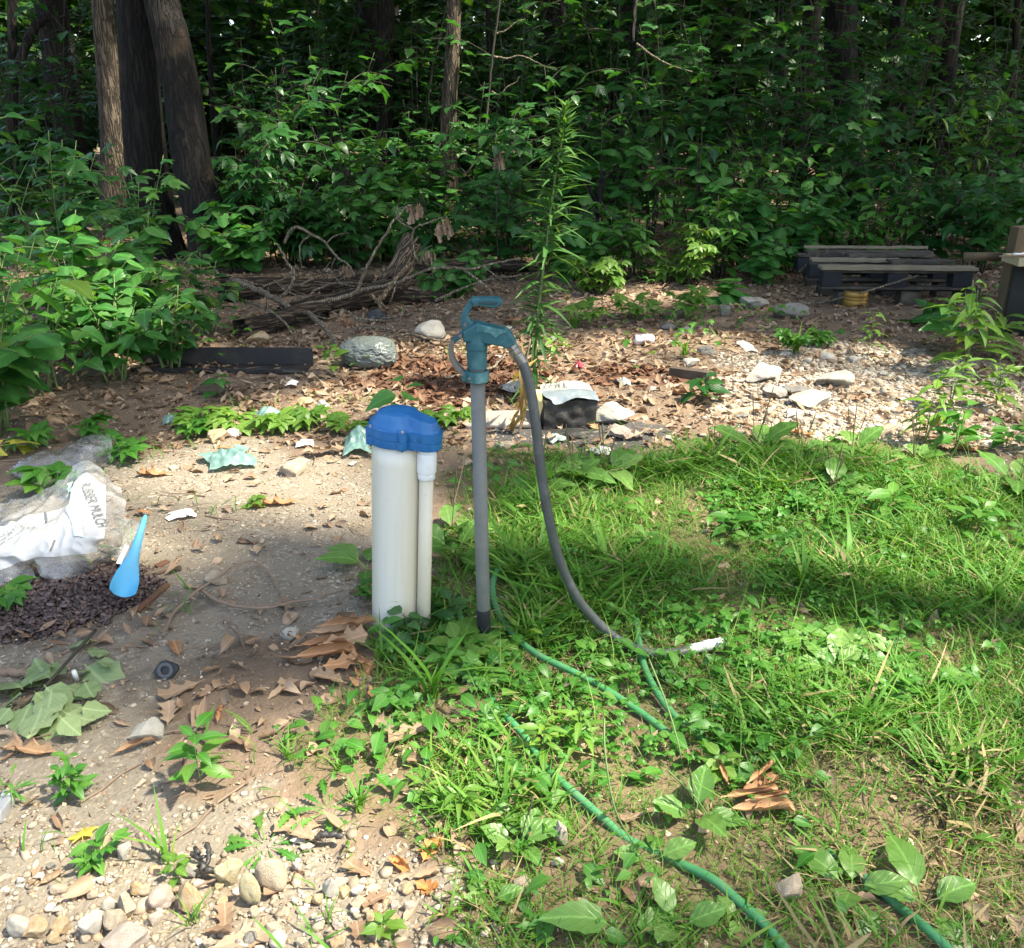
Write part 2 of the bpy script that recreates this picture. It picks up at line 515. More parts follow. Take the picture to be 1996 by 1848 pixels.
Z_GRAVEL = wpoly([(-900, 1000), (0, 950), (230, 885), (480, 865), (730, 905), (735, 1230), (560, 1250), (380, 1300), (300, 1420), (480, 1560), (560, 1640), (850, 1720), (900, 2300), (-900, 2300)])
Z_LIME = wpoly([(1360, 745), (1440, 695), (1560, 672), (1760, 672), (1920, 700), (2030, 780), (1960, 850), (1640, 862), (1500, 845), (1390, 800)])
def vnoise(x, y, s, o=0.0):                        # cheap smooth value noise, vectorised
    x = x * s + o; y = y * s + o * 1.7
    xi, yi = np.floor(x).astype(np.int64), np.floor(y).astype(np.int64)
    fx, fy = x - xi, y - yi
    fx, fy = fx * fx * (3 - 2 * fx), fy * fy * (3 - 2 * fy)
    def h(a, b):
        n = (a * 374761393 + b * 668265263) & 0xffffffff
        n = ((n ^ (n >> 13)) * 1274126177) & 0xffffffff
        return ((n ^ (n >> 16)) & 0xffff) / 65535.0
    return (h(xi, yi) * (1 - fx) + h(xi + 1, yi) * fx) * (1 - fy) + (h(xi, yi + 1) * (1 - fx) + h(xi + 1, yi + 1) * fx) * fy
def jit(x, y, a=.08):
    return x + (vnoise(x, y, 6, 3) - .5) * 2.6 * a + (vnoise(x, y, 25, 9) - .5) * a, y + (vnoise(x, y, 6, 31) - .5) * 2.6 * a + (vnoise(x, y, 25, 57) - .5) * a
def zones(x, y):
    jx, jy = jit(x, y)
    g = inpoly(jx, jy, Z_GRASS).astype(float)
    d = inpoly(jx, jy, Z_DENSE).astype(float)
    v = inpoly(jx, jy, Z_GRAVEL).astype(float) * (1 - g)
    l = inpoly(*jit(x, y, .2), Z_LIME).astype(float) * (1 - g)
    a = (ell(jx, jy, 1100, 845, .45, .22) < 1).astype(float) * (1 - g)
    r = (np.minimum(ell(jx, jy, 900, 735, .5, .45), ell(jx, jy, 1240, 730, .35, .2)) < 1).astype(float) * (1 - v) * (1 - g)
    umber = (np.minimum(ell(jx, jy, 520, 1330, .42, .16), ell(jx, jy, 130, 1190, .4, .18)) < 1).astype(float)  # patches of darker brown soil
    return g, d, v, l, a, r, umber
def gz(x, y):                                      # height of the ground
    x = np.asarray(x, float); y = np.asarray(y, float)
    far = np.clip((np.hypot(x, y - 3) - 6) / 10, 0, 1)
    return (vnoise(x, y, 1.3, 5) - .5) * .035 + (vnoise(x, y, 4.1, 15) - .5) * .014 + far * (vnoise(x, y, .22, 8) - .45) * .5
def gz1(x, y): return float(gz(np.array([x]), np.array([y]))[0])
def onG(px, py, dz=0.0):
    p = G(px, py)
    for _ in range(3): p = G(px, py, gz1(p.x, p.y) + dz)
    return p

# ------------------------------------------------------------------ ground: one sheet, fine near the clearing, out to the horizon
def axis(lo, hi, d0, d1, step, grow=1.16):
    a = list(np.arange(d0, d1, step)); s = step; x = d1
    while x < hi: a.append(x); s *= grow; x += s
    a.append(hi); s = step; x = d0; b = []
    while x > lo: s *= grow; x -= s; b.append(x)
    return np.array(sorted(set(b + a)))
gxs = axis(-140, 140, -3.2, 3.4, .035); gys = axis(-60, 220, .7, 7.2, .035)
XX, YY = np.meshgrid(gxs, gys)
xx, yy = XX.ravel(), YY.ravel()
zz = gz(xx, yy) + (rng.random(len(xx)) - .5) * .006
nx_, ny_ = len(gxs), len(gys)
idx = np.arange(nx_ * ny_).reshape(ny_, nx_)
quads = np.stack([idx[:-1, :-1], idx[:-1, 1:], idx[1:, 1:], idx[1:, :-1]], -1).reshape(-1, 4)
gm = mesh_np('ground', np.stack([xx, yy, zz], 1), quads, smooth=True)
for nm, arr in zip(('z_grass', 'z_dense', 'z_gravel', 'z_lime', 'z_ash', 'z_rust', 'z_umber'), zones(xx, yy)):
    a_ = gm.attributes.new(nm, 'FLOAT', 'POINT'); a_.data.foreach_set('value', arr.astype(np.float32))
def ground_material():
    m, nt, out = new_mat('clearing_soil_and_gravel'); N = NT(nt)
    c = N.coords('Object')
    A = {k: N.attr(k).outputs['Fac'] for k in ('z_grass', 'z_dense', 'z_gravel', 'z_lime', 'z_ash', 'z_rust', 'z_umber')}
    n1 = N.noise(3, 6, .6, c); n2 = N.noise(22, 5, .65, c); n3 = N.noise(90, 4, .6, c)
    soil = N.mix(n2, (.11, .078, .054), (.27, .195, .135))
    soil = N.mix(N.smooth(n1, .4, .7), soil, (.15, .11, .08))
    grassy = N.mix(n2, (.09, .066, .036), (.22, .165, .10))
    v = N.n('TexVoronoi', feature='F1'); nt.links.new(c, v.inputs['Vector']); v.inputs['Scale'].default_value = 95
    peb = N.ramp(N.n('SeparateColor', i_0=v.outputs['Color']).outputs[0], [(0, (.14, .118, .09)), (.45, (.225, .19, .148)), (.8, (.31, .27, .215)), (1, (.44, .40, .33))])
    peb = N.mix(N.math('MULTIPLY', N.smooth(v.outputs['Distance'], .25, .65), .45), peb, (.17, .135, .09))
    fine = N.mix(n3, (.15, .126, .096), (.255, .22, .172))
    grav = N.mix(N.smooth(N.math('ADD', n2, N.math('MULTIPLY', N.math('SUBTRACT', n1, .5), .6)), .36, .56), peb, fine)
    grav = N.mix(N.math('MULTIPLY', N.smooth(n1, .5, .72), .55), grav, (.17, .125, .08))
    lime = N.mix(n2, (.40, .345, .27), (.64, .59, .51))
    col = N.mix(A['z_grass'], soil, grassy)
    col = N.mix(A['z_gravel'], col, grav)
    col = N.mix(N.math('MULTIPLY', A['z_lime'], N.smooth(n2, .3, .6)), col, lime)
    col = N.mix(A['z_rust'], col, N.mix(n3, (.06, .032, .02), (.15, .08, .05)))
    col = N.mix(A['z_ash'], col, N.mix(n3, (.015, .014, .013), (.12, .115, .11)))
    col = N.mix(N.math('MULTIPLY', N.math('MULTIPLY', A['z_umber'], N.smooth(n2, .3, .55)), .5), col, (.07, .053, .038))
    h = N.math('ADD', N.math('MULTIPLY', N.math('SUBTRACT', 1.0, v.outputs['Distance']), .22), N.math('ADD', n2, N.math('MULTIPLY', n3, .5)))
    N.bsdf(out, col, .9, N.bump(h, .8, .012), .25)
    return m
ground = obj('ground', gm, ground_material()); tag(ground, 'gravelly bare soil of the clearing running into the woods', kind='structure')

# ------------------------------------------------------------------ where the sun gets through: openings cut into the crowns to light chosen spots (ground point, radii in metres)
GAPS = []                                          # (x, y, z, rx, ry)
def gap(px, py, rx, ry, z=0.0, p=1.0):
    q = G(px, py, z); GAPS.append((q.x, q.y, z, rx, ry, p))
gap(110, 1020, .42, .42); gap(40, 1080, .3, .3); gap(250, 1060, .25, .3); gap(430, 985, .40, .38); gap(330, 910, .4, .3); gap(590, 905, .4, .3); gap(560, 1120, .22, .16); gap(420, 1130, .28, .16); gap(640, 980, .2, .2)
gap(1630, 755, .85, .62); gap(1780, 790, .5, .38); gap(1480, 720, .45, .5); gap(1330, 690, .45, .4); gap(1420, 800, .3, .25); gap(1180, 668, .35, .3); gap(1250, 800, .22, .2)
gap(300, 1790, .55, .20); gap(80, 1800, .4, .2); gap(560, 1760, .35, .17); gap(760, 1800, .3, .2); gap(70, 1650, .25, .12); gap(600, 1650, .18, .10); gap(40, 1420, .15, .12); gap(270, 1430, .14, .10)
gap(1350, 1590, .20, .17); gap(1180, 1730, .28, .16); gap(1010, 1660, .16, .14); gap(1230, 1560, .14, .10); gap(1390, 1500, .14, .12); gap(1560, 1740, .15, .10); gap(1000, 1290, .10, .07); gap(830, 1370, .10, .07); gap(1120, 1480, .13, .1)
gap(560, 1480, .13, .08); gap(720, 1740, .12, .10)
gap(850, 660, .18, .2); gap(715, 700, .2, .2); gap(500, 665, .15, .2); gap(600, 810, .3, .3); gap(790, 780, .25, .25); gap(860, 860, .2, .2); gap(980, 820, .22, .2); gap(1110, 745, .18, .15)
gap(1050, 700, .45, .35); gap(900, 800, .4, .25); gap(960, 760, .3, .3); gap(760, 760, .35, .3); gap(640, 770, .4, .3); gap(1280, 760, .3, .3); gap(1400, 650, .5, .4); gap(1680, 680, .4, .3); gap(480, 820, .4, .3); gap(700, 930, .3, .3)
gap(1300, 1150, 1.3, 1.0, p=.72); gap(900, 1400, .9, .6, p=.55); gap(1000, 1700, 1.3, .35, p=.72); gap(1150, 760, 1.6, 1.1, p=.85); gap(1050, 700, 1.2, .8, p=.9); gap(1400, 680, 1.0, .7, p=.9); gap(1600, 760, 1.2, .9, p=1); gap(400, 1050, 1.0, .7, p=.75); gap(250, 1550, .8, .35, p=.72); gap(1700, 720, 1.2, .9, p=.6)
gap(1780, 1150, 1.0, .7, p=.78); gap(1450, 1150, .9, .5, p=.6); gap(1900, 1350, .6, .4, p=.6); gap(1250, 1080, .55, .5, p=.62); gap(1500, 1150, .5, .5, p=.45); gap(1450, 960, .7, .3, p=.6); gap(1750, 1000, .6, .4, p=.5); gap(1250, 1330, .4, .3, p=.6); gap(1350, 1560, .45, .25, p=.75); gap(1750, 1600, .6, .35, p=.7); gap(1700, 1780, .7, .25, p=.75); gap(1300, 1750, .5, .25, p=.7); gap(1950, 1700, .4, .3, p=.7); gap(1150, 1450, .4, .2, p=.6); gap(1000, 1600, .4, .3, p=.65); gap(700, 1600, .35, .2, p=.65)
gap(150, 1480, .5, .3, p=.6); gap(350, 1620, .45, .22, p=.7); gap(300, 1800, .8, .3, p=.85); gap(480, 1100, .6, .35, p=.65); gap(450, 1250, .5, .2, p=.4); gap(950, 760, 1.1, .9, p=.55); gap(1000, 1250, .3, .25, p=.4)
gap(1180, 590, .5, .5); gap(1300, 570, .5, .6); gap(1480, 605, .3, .35); gap(1900, 640, .35, .4); gap(1930, 760, .5, .4); gap(1975, 505, .3, .2, .6)
gap(1250, 1000, .2, .2); gap(1500, 960, .3, .25); gap(1800, 930, .4, .3)
# on the leaves of the thicket at the left, and on single trunks and leaves among the trees
for P_, r_ in ((D(60, 420, 4.7), .30), (D(150, 330, 4.8), .22), (D(210, 470, 4.6), .28), (D(300, 470, 5.0), .25), (D(380, 560, 5.2), .22), (D(420, 600, 5.1), .2), (D(100, 540, 4.2), .3), (D(60, 650, 3.9), .2), (D(230, 620, 4.5), .25), (D(20, 320, 4.4), .2), (D(330, 640, 4.8), .2), (D(420, 820, 4.0), .25), (D(800, 740, 4.0), .2),
                 (D(560, 270, 8.6), .35), (D(640, 190, 9.2), .4), (D(500, 300, 8.4), .3), (D(700, 270, 8.6), .25), (D(480, 390, 8), .3),
                 (D(885, 120, 12), .35), (D(885, 20, 12), .35), (D(885, 230, 12), .3), (D(222, 220, 11), .4), (D(225, 290, 11), .4), (D(215, 130, 11), .3), (D(392, 380, 8.4), .11),
                 (D(930, 300, 9), .3), (D(1020, 280, 9.5), .35), (D(1300, 30, 10), .35), (D(1380, 60, 10), .3), (D(1260, 50, 10), .3), (D(1330, 130, 10), .4), (D(1200, 170, 11), .3), (D(1100, 330, 8.5), .4), (D(1460, 470, 8.6), .5), (D(1330, 470, 8), .3),
                 (D(1700, 220, 9.5), .3), (D(1560, 250, 9.6), .25), (D(1740, 400, 9), .3), (D(1880, 300, 9), .25), (D(1620, 120, 10), .2), (D(1250, 400, 8), .3)):
    GAPS.append((P_.x, P_.y, P_.z, r_, r_, 1))
gr_ = random.Random(5)
for _ in range(110):                               # flecks of sun deep in the woods
    Y_ = gr_.uniform(11, 34); GAPS.append((gr_.uniform(-.65, .65) * Y_, Y_, gr_.uniform(0, 4), gr_.uniform(.25, .8), gr_.uniform(.25, .8), 1))
for _ in range(60):                                # and round about, out of view
    GAPS.append((gr_.uniform(-14, 14), gr_.uniform(-8, 0), 0, gr_.uniform(.2, .7), gr_.uniform(.2, .7), 1))
GAPA = np.array(GAPS)
SV = np.array(SUN)
def shaded(P):                                     # True for the crown leaves that stay
    keep = np.ones(len(P), bool)
    nz_ = rng.random(len(P))
    for x, y, z, rx, ry, p in GAPA:
        t = (P[:, 2] - z) / SV[2]
        gx, gy = P[:, 0] - SV[0] * t, P[:, 1] - SV[1] * t
        e = ((gx - x) / rx) ** 2 + ((gy - y) / ry) ** 2
        keep &= ~((e < .75 + .5 * nz_) & (t > 0) & ((p >= 1) | (rng.random(len(P)) < p)))
    for x, y, z, r in ((-.31, 2.14, .45, .34), (-.06, 2.03, .6, .28), (-.31, 2.14, .15, .30)):    # unseen crown leaves kept on purpose to shade the casing and the hydrant
        t = (P[:, 2] - z) / SV[2]
        keep |= np.hypot(P[:, 0] - SV[0] * t - x, P[:, 1] - SV[1] * t - y) < r
    return keep

# ------------------------------------------------------------------ trees: trunk (> limb), crown
CLUMP = T_join([T_xform(T_ovate(2, .36, .3, .2, .8, 0), a, (0, 0, 0), 1, p) for a, p in ((0, .1), (1.3, -.3), (-1.25, .25), (2.8, -.2))])
def trunk_mesh(pts, r0, r1, seg=26, ridge=.06, flare=.5, rows=34, seed=0):
    pts = smooth_pts(pts, max(2, rows // max(len(pts) - 1, 1)))
    n = len(pts); mb = MB(); v, f = [], []
    for i, p in enumerate(pts):
        t = i / (n - 1)
        r = r0 + (r1 - r0) * t + flare * r0 * math.exp(-(p.z - pts[0].z) / .35)
        for k in range(seg):
            a = 2 * PI * k / seg
            q = noise.noise(Vector((math.cos(a) * 2.2, math.sin(a) * 2.2, p.z * .55 + seed)))
            q2 = noise.noise(Vector((math.cos(a) * 7, math.sin(a) * 7, p.z * 1.6 + seed)))
            rr = r * (1 + ridge * 1.2 * q + ridge * q2)
            v.append(p + Vector((math.cos(a), math.sin(a), 0)) * rr)
    for i in range(n - 1):
        for k in range(seg):
            k2 = (k + 1) % seg
            f.append((i * seg + k, i * seg + k2, (i + 1) * seg + k2, (i + 1) * seg + k))
    return mb.add(v, f)
def crown_mesh(name, blobs, n, size, rs):
    Ps = []
    tot = sum(b[3] ** 2 for b in blobs)
    for bx, by, bz, br, bh in blobs:
        k = int(n * br ** 2 / tot)
        q = rs.normal(size=(k, 3)); q /= np.linalg.norm(q, axis=1, keepdims=True)
        q *= rs.random((k, 1)) ** .4
        Ps.append(np.array([bx, by, bz]) + q * np.array([br, br, bh]))
    P = np.concatenate(Ps)
    return P, size
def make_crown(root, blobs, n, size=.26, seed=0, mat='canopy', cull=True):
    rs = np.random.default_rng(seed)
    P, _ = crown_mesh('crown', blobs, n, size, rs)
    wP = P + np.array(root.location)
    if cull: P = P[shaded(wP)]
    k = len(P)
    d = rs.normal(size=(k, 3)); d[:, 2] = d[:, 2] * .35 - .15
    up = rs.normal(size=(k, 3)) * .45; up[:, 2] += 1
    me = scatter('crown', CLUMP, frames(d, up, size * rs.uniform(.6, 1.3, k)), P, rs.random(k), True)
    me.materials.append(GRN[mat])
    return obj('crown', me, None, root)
def limb(root, trunk, p0, p1, r0, r1, mat, bendz=.3, seed=0):
    rr = random.Random(seed)
    p0, p1 = Vector(p0), Vector(p1)
    mid = (p0 + p1) / 2 + Vector((rr.uniform(-.2, .2), rr.uniform(-.2, .2), bendz))
    pts = smooth_pts([p0, mid, p1], 6)
    return obj('limb', MB().tube(pts, lerp_r(r0, r1, len(pts)), 8), mat, trunk)

def tree(px, Y, r0, top_px, h, label, bark, crown_r=2.6, crown_z=None, n=2600, seed=0, base_px=None, seg=22, flare=.45, leaf=.26, ridge=.05):
    base = at(px, Y); base.z = gz1(base.x, base.y) - .03
    root = thing('tree', base, label, 'tree', 'trees of the wood')
    P1 = D(top_px, 0, Y) - base                      # where the trunk leaves the picture at the top
    k = 2.6
    hi = Vector((P1.x * h / P1.z * .8, 0, h))
    rr = random.Random(seed)
    mid = P1 * .5 + Vector((rr.uniform(-.05, .05), 0, 0))
    tr = obj('trunk', trunk_mesh([(0, 0, 0), mid, P1, (P1 + hi) / 2 + Vector((rr.uniform(-.1, .1), rr.uniform(-.2, .2), 0)), hi], r0, r0 * .45, seg, ridge, flare, 34, seed), bark, root)
    cz = crown_z or h * .78
    for i in range(4):
        a = rr.uniform(0, 6.28)
        zt = h * rr.uniform(.55, .9)
        p0 = Vector((hi.x * zt / h, 0, zt))
        limb(root, tr, p0, p0 + Vector((math.cos(a) * crown_r * .8, math.sin(a) * crown_r * .8, rr.uniform(.6, 1.6))), r0 * .3, r0 * .06, bark, .3, seed + i)
    blobs = [(hi.x + rr.uniform(-1, 1) * crown_r * .6, rr.uniform(-1, 1) * crown_r * .6, cz + rr.uniform(-1.2, 1.4), crown_r * rr.uniform(.55, .9), crown_r * rr.uniform(.3, .5)) for _ in range(6)]
    make_crown(root, blobs, n, leaf, seed + 50)
    return root

# the two leaning trunks at the left grow from one foot
b_ = at(350, 8.5); b_.z = -.05
root = thing('twin_trunk_tree', b_, 'big dark tree with two thick ridged trunks rising from one foot', 'tree', 'trees of the wood')
def rel(px, py, Y): return D(px, py, Y) - b_
t1 = obj('trunk', trunk_mesh([rel(425, 540, 8.35), rel(402, 425, 8.35), rel(378, 333, 8.4), rel(358, 200, 8.45), rel(330, 60, 8.5), rel(305, -60, 8.55), rel(200, -800, 8.7)], .185, .13, 40, .075, .35, 60, 1), BARK_DARK, root)
t2 = obj('trunk', trunk_mesh([rel(330, 540, 8.75), rel(300, 430, 8.75), rel(285, 333, 8.75), rel(275, 200, 8.75), rel(266, 60, 8.75), rel(260, -60, 8.75), rel(240, -800, 8.8)], .195, .14, 40, .075, .3, 60, 2), BARK_DARK, root)
for i, (dx, dy) in enumerate(((1.8, -2.0), (2.2, .6), (-1.6, -1.0), (.6, 2))):
    limb(root, (t1, t2)[i % 2], rel(250 - 20 * i, -700 + 60 * i, 8.7), rel(240, -760, 8.7) + Vector((dx, dy, 1.2)), .08, .02, BARK_DARK, .4, i)
make_crown(root, [(rr_ * 1.0 - 1.2, s_ * 1.3 - 1.2, 6.0 + .4 * i, 2.0, 1.1) for i, (rr_, s_) in enumerate(((0, 0), (1, 1), (2, 0), (0, 2), (2, 2), (1, -1), (3, .5), (-.5, -.5)))], 4200, .24, 9)

TREES = [  # column at base, distance, radius, column at the top edge, height, label, bark, crown radius
    (222, 11.0, .155, 200, 9.5, 'pale brown trunk close behind the left side of the big twin-trunked tree', BARK_PALE, 2.6),
    (876, 12.0, .115, 886, 10, 'straight pale trunk standing alone in the middle of the wood edge', BARK_PALE, 2.6),
    (738, 13.0, .13, 752, 11, 'dark trunk half hidden by leaves, next to the left of the pale middle trunk', BARK_FAR, 2.8),
    (12, 11.0, .065, 24, 7, 'thin dark forked tree at the left edge of the wood', BARK_FAR, 2.0),
    (1812, 14.0, .15, 1866, 11, 'dark leaning trunk above the wooden pallet', BARK_FAR, 2.8),
    (1650, 14.5, .30, 1640, 12, 'stout dark trunk showing as a short piece between leaves', BARK_FAR, 3.0),
    (955, 13.5, .05, 951, 8, 'slim dark trunk right of the pale middle trunk', BARK_FAR, 1.8),
    (1384, 14.5, .05, 1378, 9, 'slim dark trunk, left one of three behind the right thicket', BARK_FAR, 2.0),
    (1428, 15.5, .06, 1424, 9, 'slim dark trunk, right one of three behind the right thicket', BARK_FAR, 2.0),
    (1957, 13.0, .06, 1985, 9, 'slim curved trunk at the right edge of the wood', BARK_FAR, 2.0),
    (1764, 17.0, .07, 1754, 10, 'thin trunk in the sunlit gap left of the leaning trunk', BARK_FAR, 2.2),
    (102, 15.0, .05, 100, 9, 'thin far trunk left of the pale brown trunk', BARK_FAR, 2.0),
    (497, 16.0, .075, 490, 10, 'thin far trunk seen right of the big twin trunks', BARK_FAR, 2.2),
    (1105, 16.0, .09, 1095, 10, 'far dark trunk behind the dead twig in the middle', BARK_FAR, 2.4),
    (1240, 18.0, .10, 1232, 11, 'far dark trunk above the leafy middle of the wood', BARK_FAR, 2.6),
    (600, 19.0, .11, 596, 12, 'far dark trunk between the twin trunks and the half hidden trunk', BARK_FAR, 2.8),
    (430, 14.0, .05, 404, 9, 'slim far sapling trunk against bright leaves by the twin trunks', BARK_FAR, 2.0),
    (1530, 18.0, .10, 1520, 11, 'far trunk in the shade above the right thicket', BARK_FAR, 2.6)]
for i, (px, Y, r0, tp, h, lab, bk, cr) in enumerate(TREES):
    tree(px, Y, r0, tp, h, lab, bk, cr, n=1900, seed=20 + i, flare=.3, ridge=.09 if bk is BARK_PALE else .06)
# the fork of the thin tree at the left edge
# trees out of the picture whose crowns hang over the clearing
OFF = [((4.6, 1.2), 9.5, 2.9, 'tall tree right of the clearing'), ((5.2, 4.6), 10.5, 3.0, 'tall tree behind the right end of the clearing'), ((7.4, -.8), 11, 3.2, 'tall tree at the near right of the clearing'),
       ((8.6, 2.8), 12, 3.3, 'tall tree farther right of the clearing'), ((7.5, 7.0), 12, 3.2, 'tall tree in the wood at the right'), ((10.5, 10), 12, 3.4, 'tall tree deep in the wood at the right'), ((10.5, 5.0), 13, 3.4, 'tall tree far right of the clearing'),
       ((-7.5, 8.5), 11, 3.2, 'tall tree in the wood at the left'), ((-6, 13), 12, 3.0, 'tall tree deep in the wood at the left'), ((13, 16), 13, 3.4, 'tall tree far in the wood at the right'), ((-2.4, 16.5), 12, 3.0, 'tall tree deep behind the twin trunks'), ((14, 2.5), 13, 3.4, 'tall tree beyond the right border'), ((0.8, 20), 13, 3.2, 'tall tree far in the middle of the wood'), ((6, 20), 13, 3.2, 'tall tree far in the wood right of the middle'),
       ((-8, 22), 13, 3.6, 'tall tree far in the wood at the left'), ((-3, 25), 13, 3.6, 'tall tree far back in the wood left of the middle'), ((3, 27), 13, 3.6, 'tall tree far back in the middle of the wood'), ((10, 26), 13, 3.6, 'tall tree far back in the wood right of the middle'), ((17, 22), 14, 3.8, 'tall tree far back in the wood at the right'), ((-13, 29), 14, 3.8, 'tall tree at the far left of the wood'), ((-5, 34), 14, 4, 'tall tree in the deepest part of the wood, left'), ((5, 35), 14, 4, 'tall tree in the deepest part of the wood, middle'), ((14, 33), 14, 4, 'tall tree in the deepest part of the wood, right'), ((23, 28), 14, 4, 'tall tree in the deepest part of the wood, far right'), ((9.6, 12.6), 12, 3.4, 'tall tree in the wood behind the bench')]
for i, ((x, y), h, cr, lab) in enumerate(OFF):
    rr = random.Random(300 + i)
    root = thing('tree', (x, y, gz1(x, y) - .05), lab + ', crown over the clearing' if y < 6 else lab, 'tree', 'trees of the wood')
    lean = Vector((-.9 if x > 0 else .8, 0, 0)) * (1 if y < 6 else .2)
    tr = obj('trunk', trunk_mesh([(0, 0, 0), lean * .2 + Vector((0, 0, h * .35)), lean * .6 + Vector((0, 0, h * .65)), lean + Vector((0, 0, h))], .2, .08, 20, .06, .4, 24, i), BARK_FAR, root)
    for j in range(4):
        a = rr.uniform(0, 6.28); zt = h * rr.uniform(.55, .85)
        p0 = lean * (zt / h) + Vector((0, 0, zt))
        limb(root, tr, p0, p0 + Vector((math.cos(a) * cr * .8, math.sin(a) * cr * .8, 1)), .07, .015, BARK_FAR, .3, j)
    blobs = [(lean.x + rr.uniform(-1, 1) * cr * .65, rr.uniform(-1, 1) * cr * .65, h * .8 + rr.uniform(-1.4, 1.4), cr * rr.uniform(.55, .9), cr * rr.uniform(.3, .5)) for _ in range(7)]
    make_crown(root, blobs, (1900 if y < 6 else 3000) if y < 12 else 2400, .25 if y < 21 else .42, 400 + i)

# ------------------------------------------------------------------ leaf meshes shared by the plants
def variants(name, tpls, mat): return [(tpl_mesh(name, t, mat), t) for t in tpls]
random.seed(11)
LM = {
    'broad': variants('broad_leaf', [T_ovate(8, .36, b, .22, .72, .22, .02, .06) for b in (.15, .35, .55)], GRN['bush']),
    'heart': variants('heart_leaf', [T_palmate(3, .22, b, .3, 300, .05, s) for b, s in ((.25, 1), (.45, 2), (.6, 3))], GRN['bush']),
    'maple': variants('lobed_leaf', [T_palmate(5, .42, b, .4, 260, .07, s) for b, s in ((.2, 4), (.4, 5), (.6, 6))], GRN['deep']),
    'hick': variants('compound_leaf', [T_compound(5, T_ovate(6, .25, b, .2, .8, .05), 170, .5) for b in (.25, .5, .7)], GRN['deep']),
    'deep': variants('ovate_leaf', [T_ovate(7, .33, b, .22, .75, .2, .015, .05) for b in (.2, .4, .6)], GRN['deep']),
    'lime': variants('young_leaf', [T_ovate(7, .33, b, .22, .75, .2, .015, .05) for b in (.2, .4)], GRN['lime']),
    'creeper': variants('creeper_leaf', [T_compound(5, T_ovate(6, .3, b, .2, .7, .05, 0, .08), 200, .5) for b in (.2, .4)], GRN['weed']),
    'creeperlime': variants('creeper_leaf', [T_compound(5, T_ovate(6, .3, b, .2, .7, .05, 0, .08), 200, .5) for b in (.2, .4)], GRN['lime']),
    'lance': variants('lance_leaf', [T_ovate(6, .10, b, .3, .75, .03) for b in (.3, .6, .9)], GRN['weed']),
    'weed': variants('weed_leaf', [T_ovate(6, .26, b, .25, .8, .15) for b in (.2, .45)], GRN['weed']),
    'willow': variants('pointed_leaf', [T_ovate(6, .16, b, .28, .8, .08) for b in (.2, .5, .7)], GRN['lime']),
    'plantain': variants('plantain_leaf', [T_ovate(10, .33, b, .15, .95, .45, .035, .03, .85) for b in (.3, .6, .9)], GRN['plantain']),
    'yellow': variants('yellow_lobed_leaf', [T_palmate(5, .5, .3, .3, 260, .1, 9)], GRN['yellow']),
    'pale': variants('pale_leaf', [T_ovate(8, .42, b, -.15, .62, .12, .05, .05) for b in (.2, -.2, .4)], GRN['pale']),
    'trif': variants('three_part_leaf', [T_compound(3, T_ovate(6, .36, b, .2, .7, .05, 0, .06), 190, .5) for b in (.2, .4)], GRN['weed']),
}
def leafobj(parent, kind, P, d, up, s, rr, name='leaf'):
    me, _ = LM[kind][rr.randrange(len(LM[kind]))]
    y = Vector(d).normalized(); x = y.cross(Vector(up))
    if x.length < 1e-4: x = y.orthogonal()
    x.normalize(); z = x.cross(y)
    o = bpy.data.objects.new(name, me); COL.objects.link(o); o.parent = parent
    M = Matrix((x * s, y * s, z * s)).transposed().to_4x4(); M.translation = Vector(P)
    o.matrix_basis = M
    return o

def grow(rr, h, nst, spread, twigs=0, lean=(0, 0), stiff=.5, base_r=.0):
    """stems and side twigs as polylines in local metres"""
    paths = []
    for s in range(nst):
        a = rr.uniform(0, 6.28); k = spread * math.sqrt(rr.random()) if nst > 1 else spread * rr.uniform(0, .4)
        hh = h * rr.uniform(.72, 1.05) * (1 - .25 * (k / max(spread, .01)) ** 2)
        tip = Vector((math.cos(a) * k + lean[0], math.sin(a) * k + lean[1], hh))
        b = Vector((math.cos(a) * base_r * rr.random(), math.sin(a) * base_r * rr.random(), 0))
        mid = b.lerp(tip, .5) + Vector((-math.cos(a) * k * .2, -math.sin(a) * k * .2, hh * .1 * stiff)) + Vector((rr.uniform(-.03, .03), rr.uniform(-.03, .03), 0)) * h
        p = smooth_pts([b, mid, tip], 5)
        paths.append((p, 1.0))
        for t in range(twigs):
            i = rr.randrange(3, len(p) - 1); f = i / len(p)
            aa = rr.uniform(0, 6.28); L = h * rr.uniform(.2, .42) * (1.15 - f * .5)
            q = p[i]
            e = q + Vector((math.cos(aa) * L, math.sin(aa) * L, L * rr.uniform(.0, .5)))
            m_ = q.lerp(e, .5) + Vector((0, 0, L * .12))
            paths.append((smooth_pts([q, m_, e], 4), .55))
    return paths
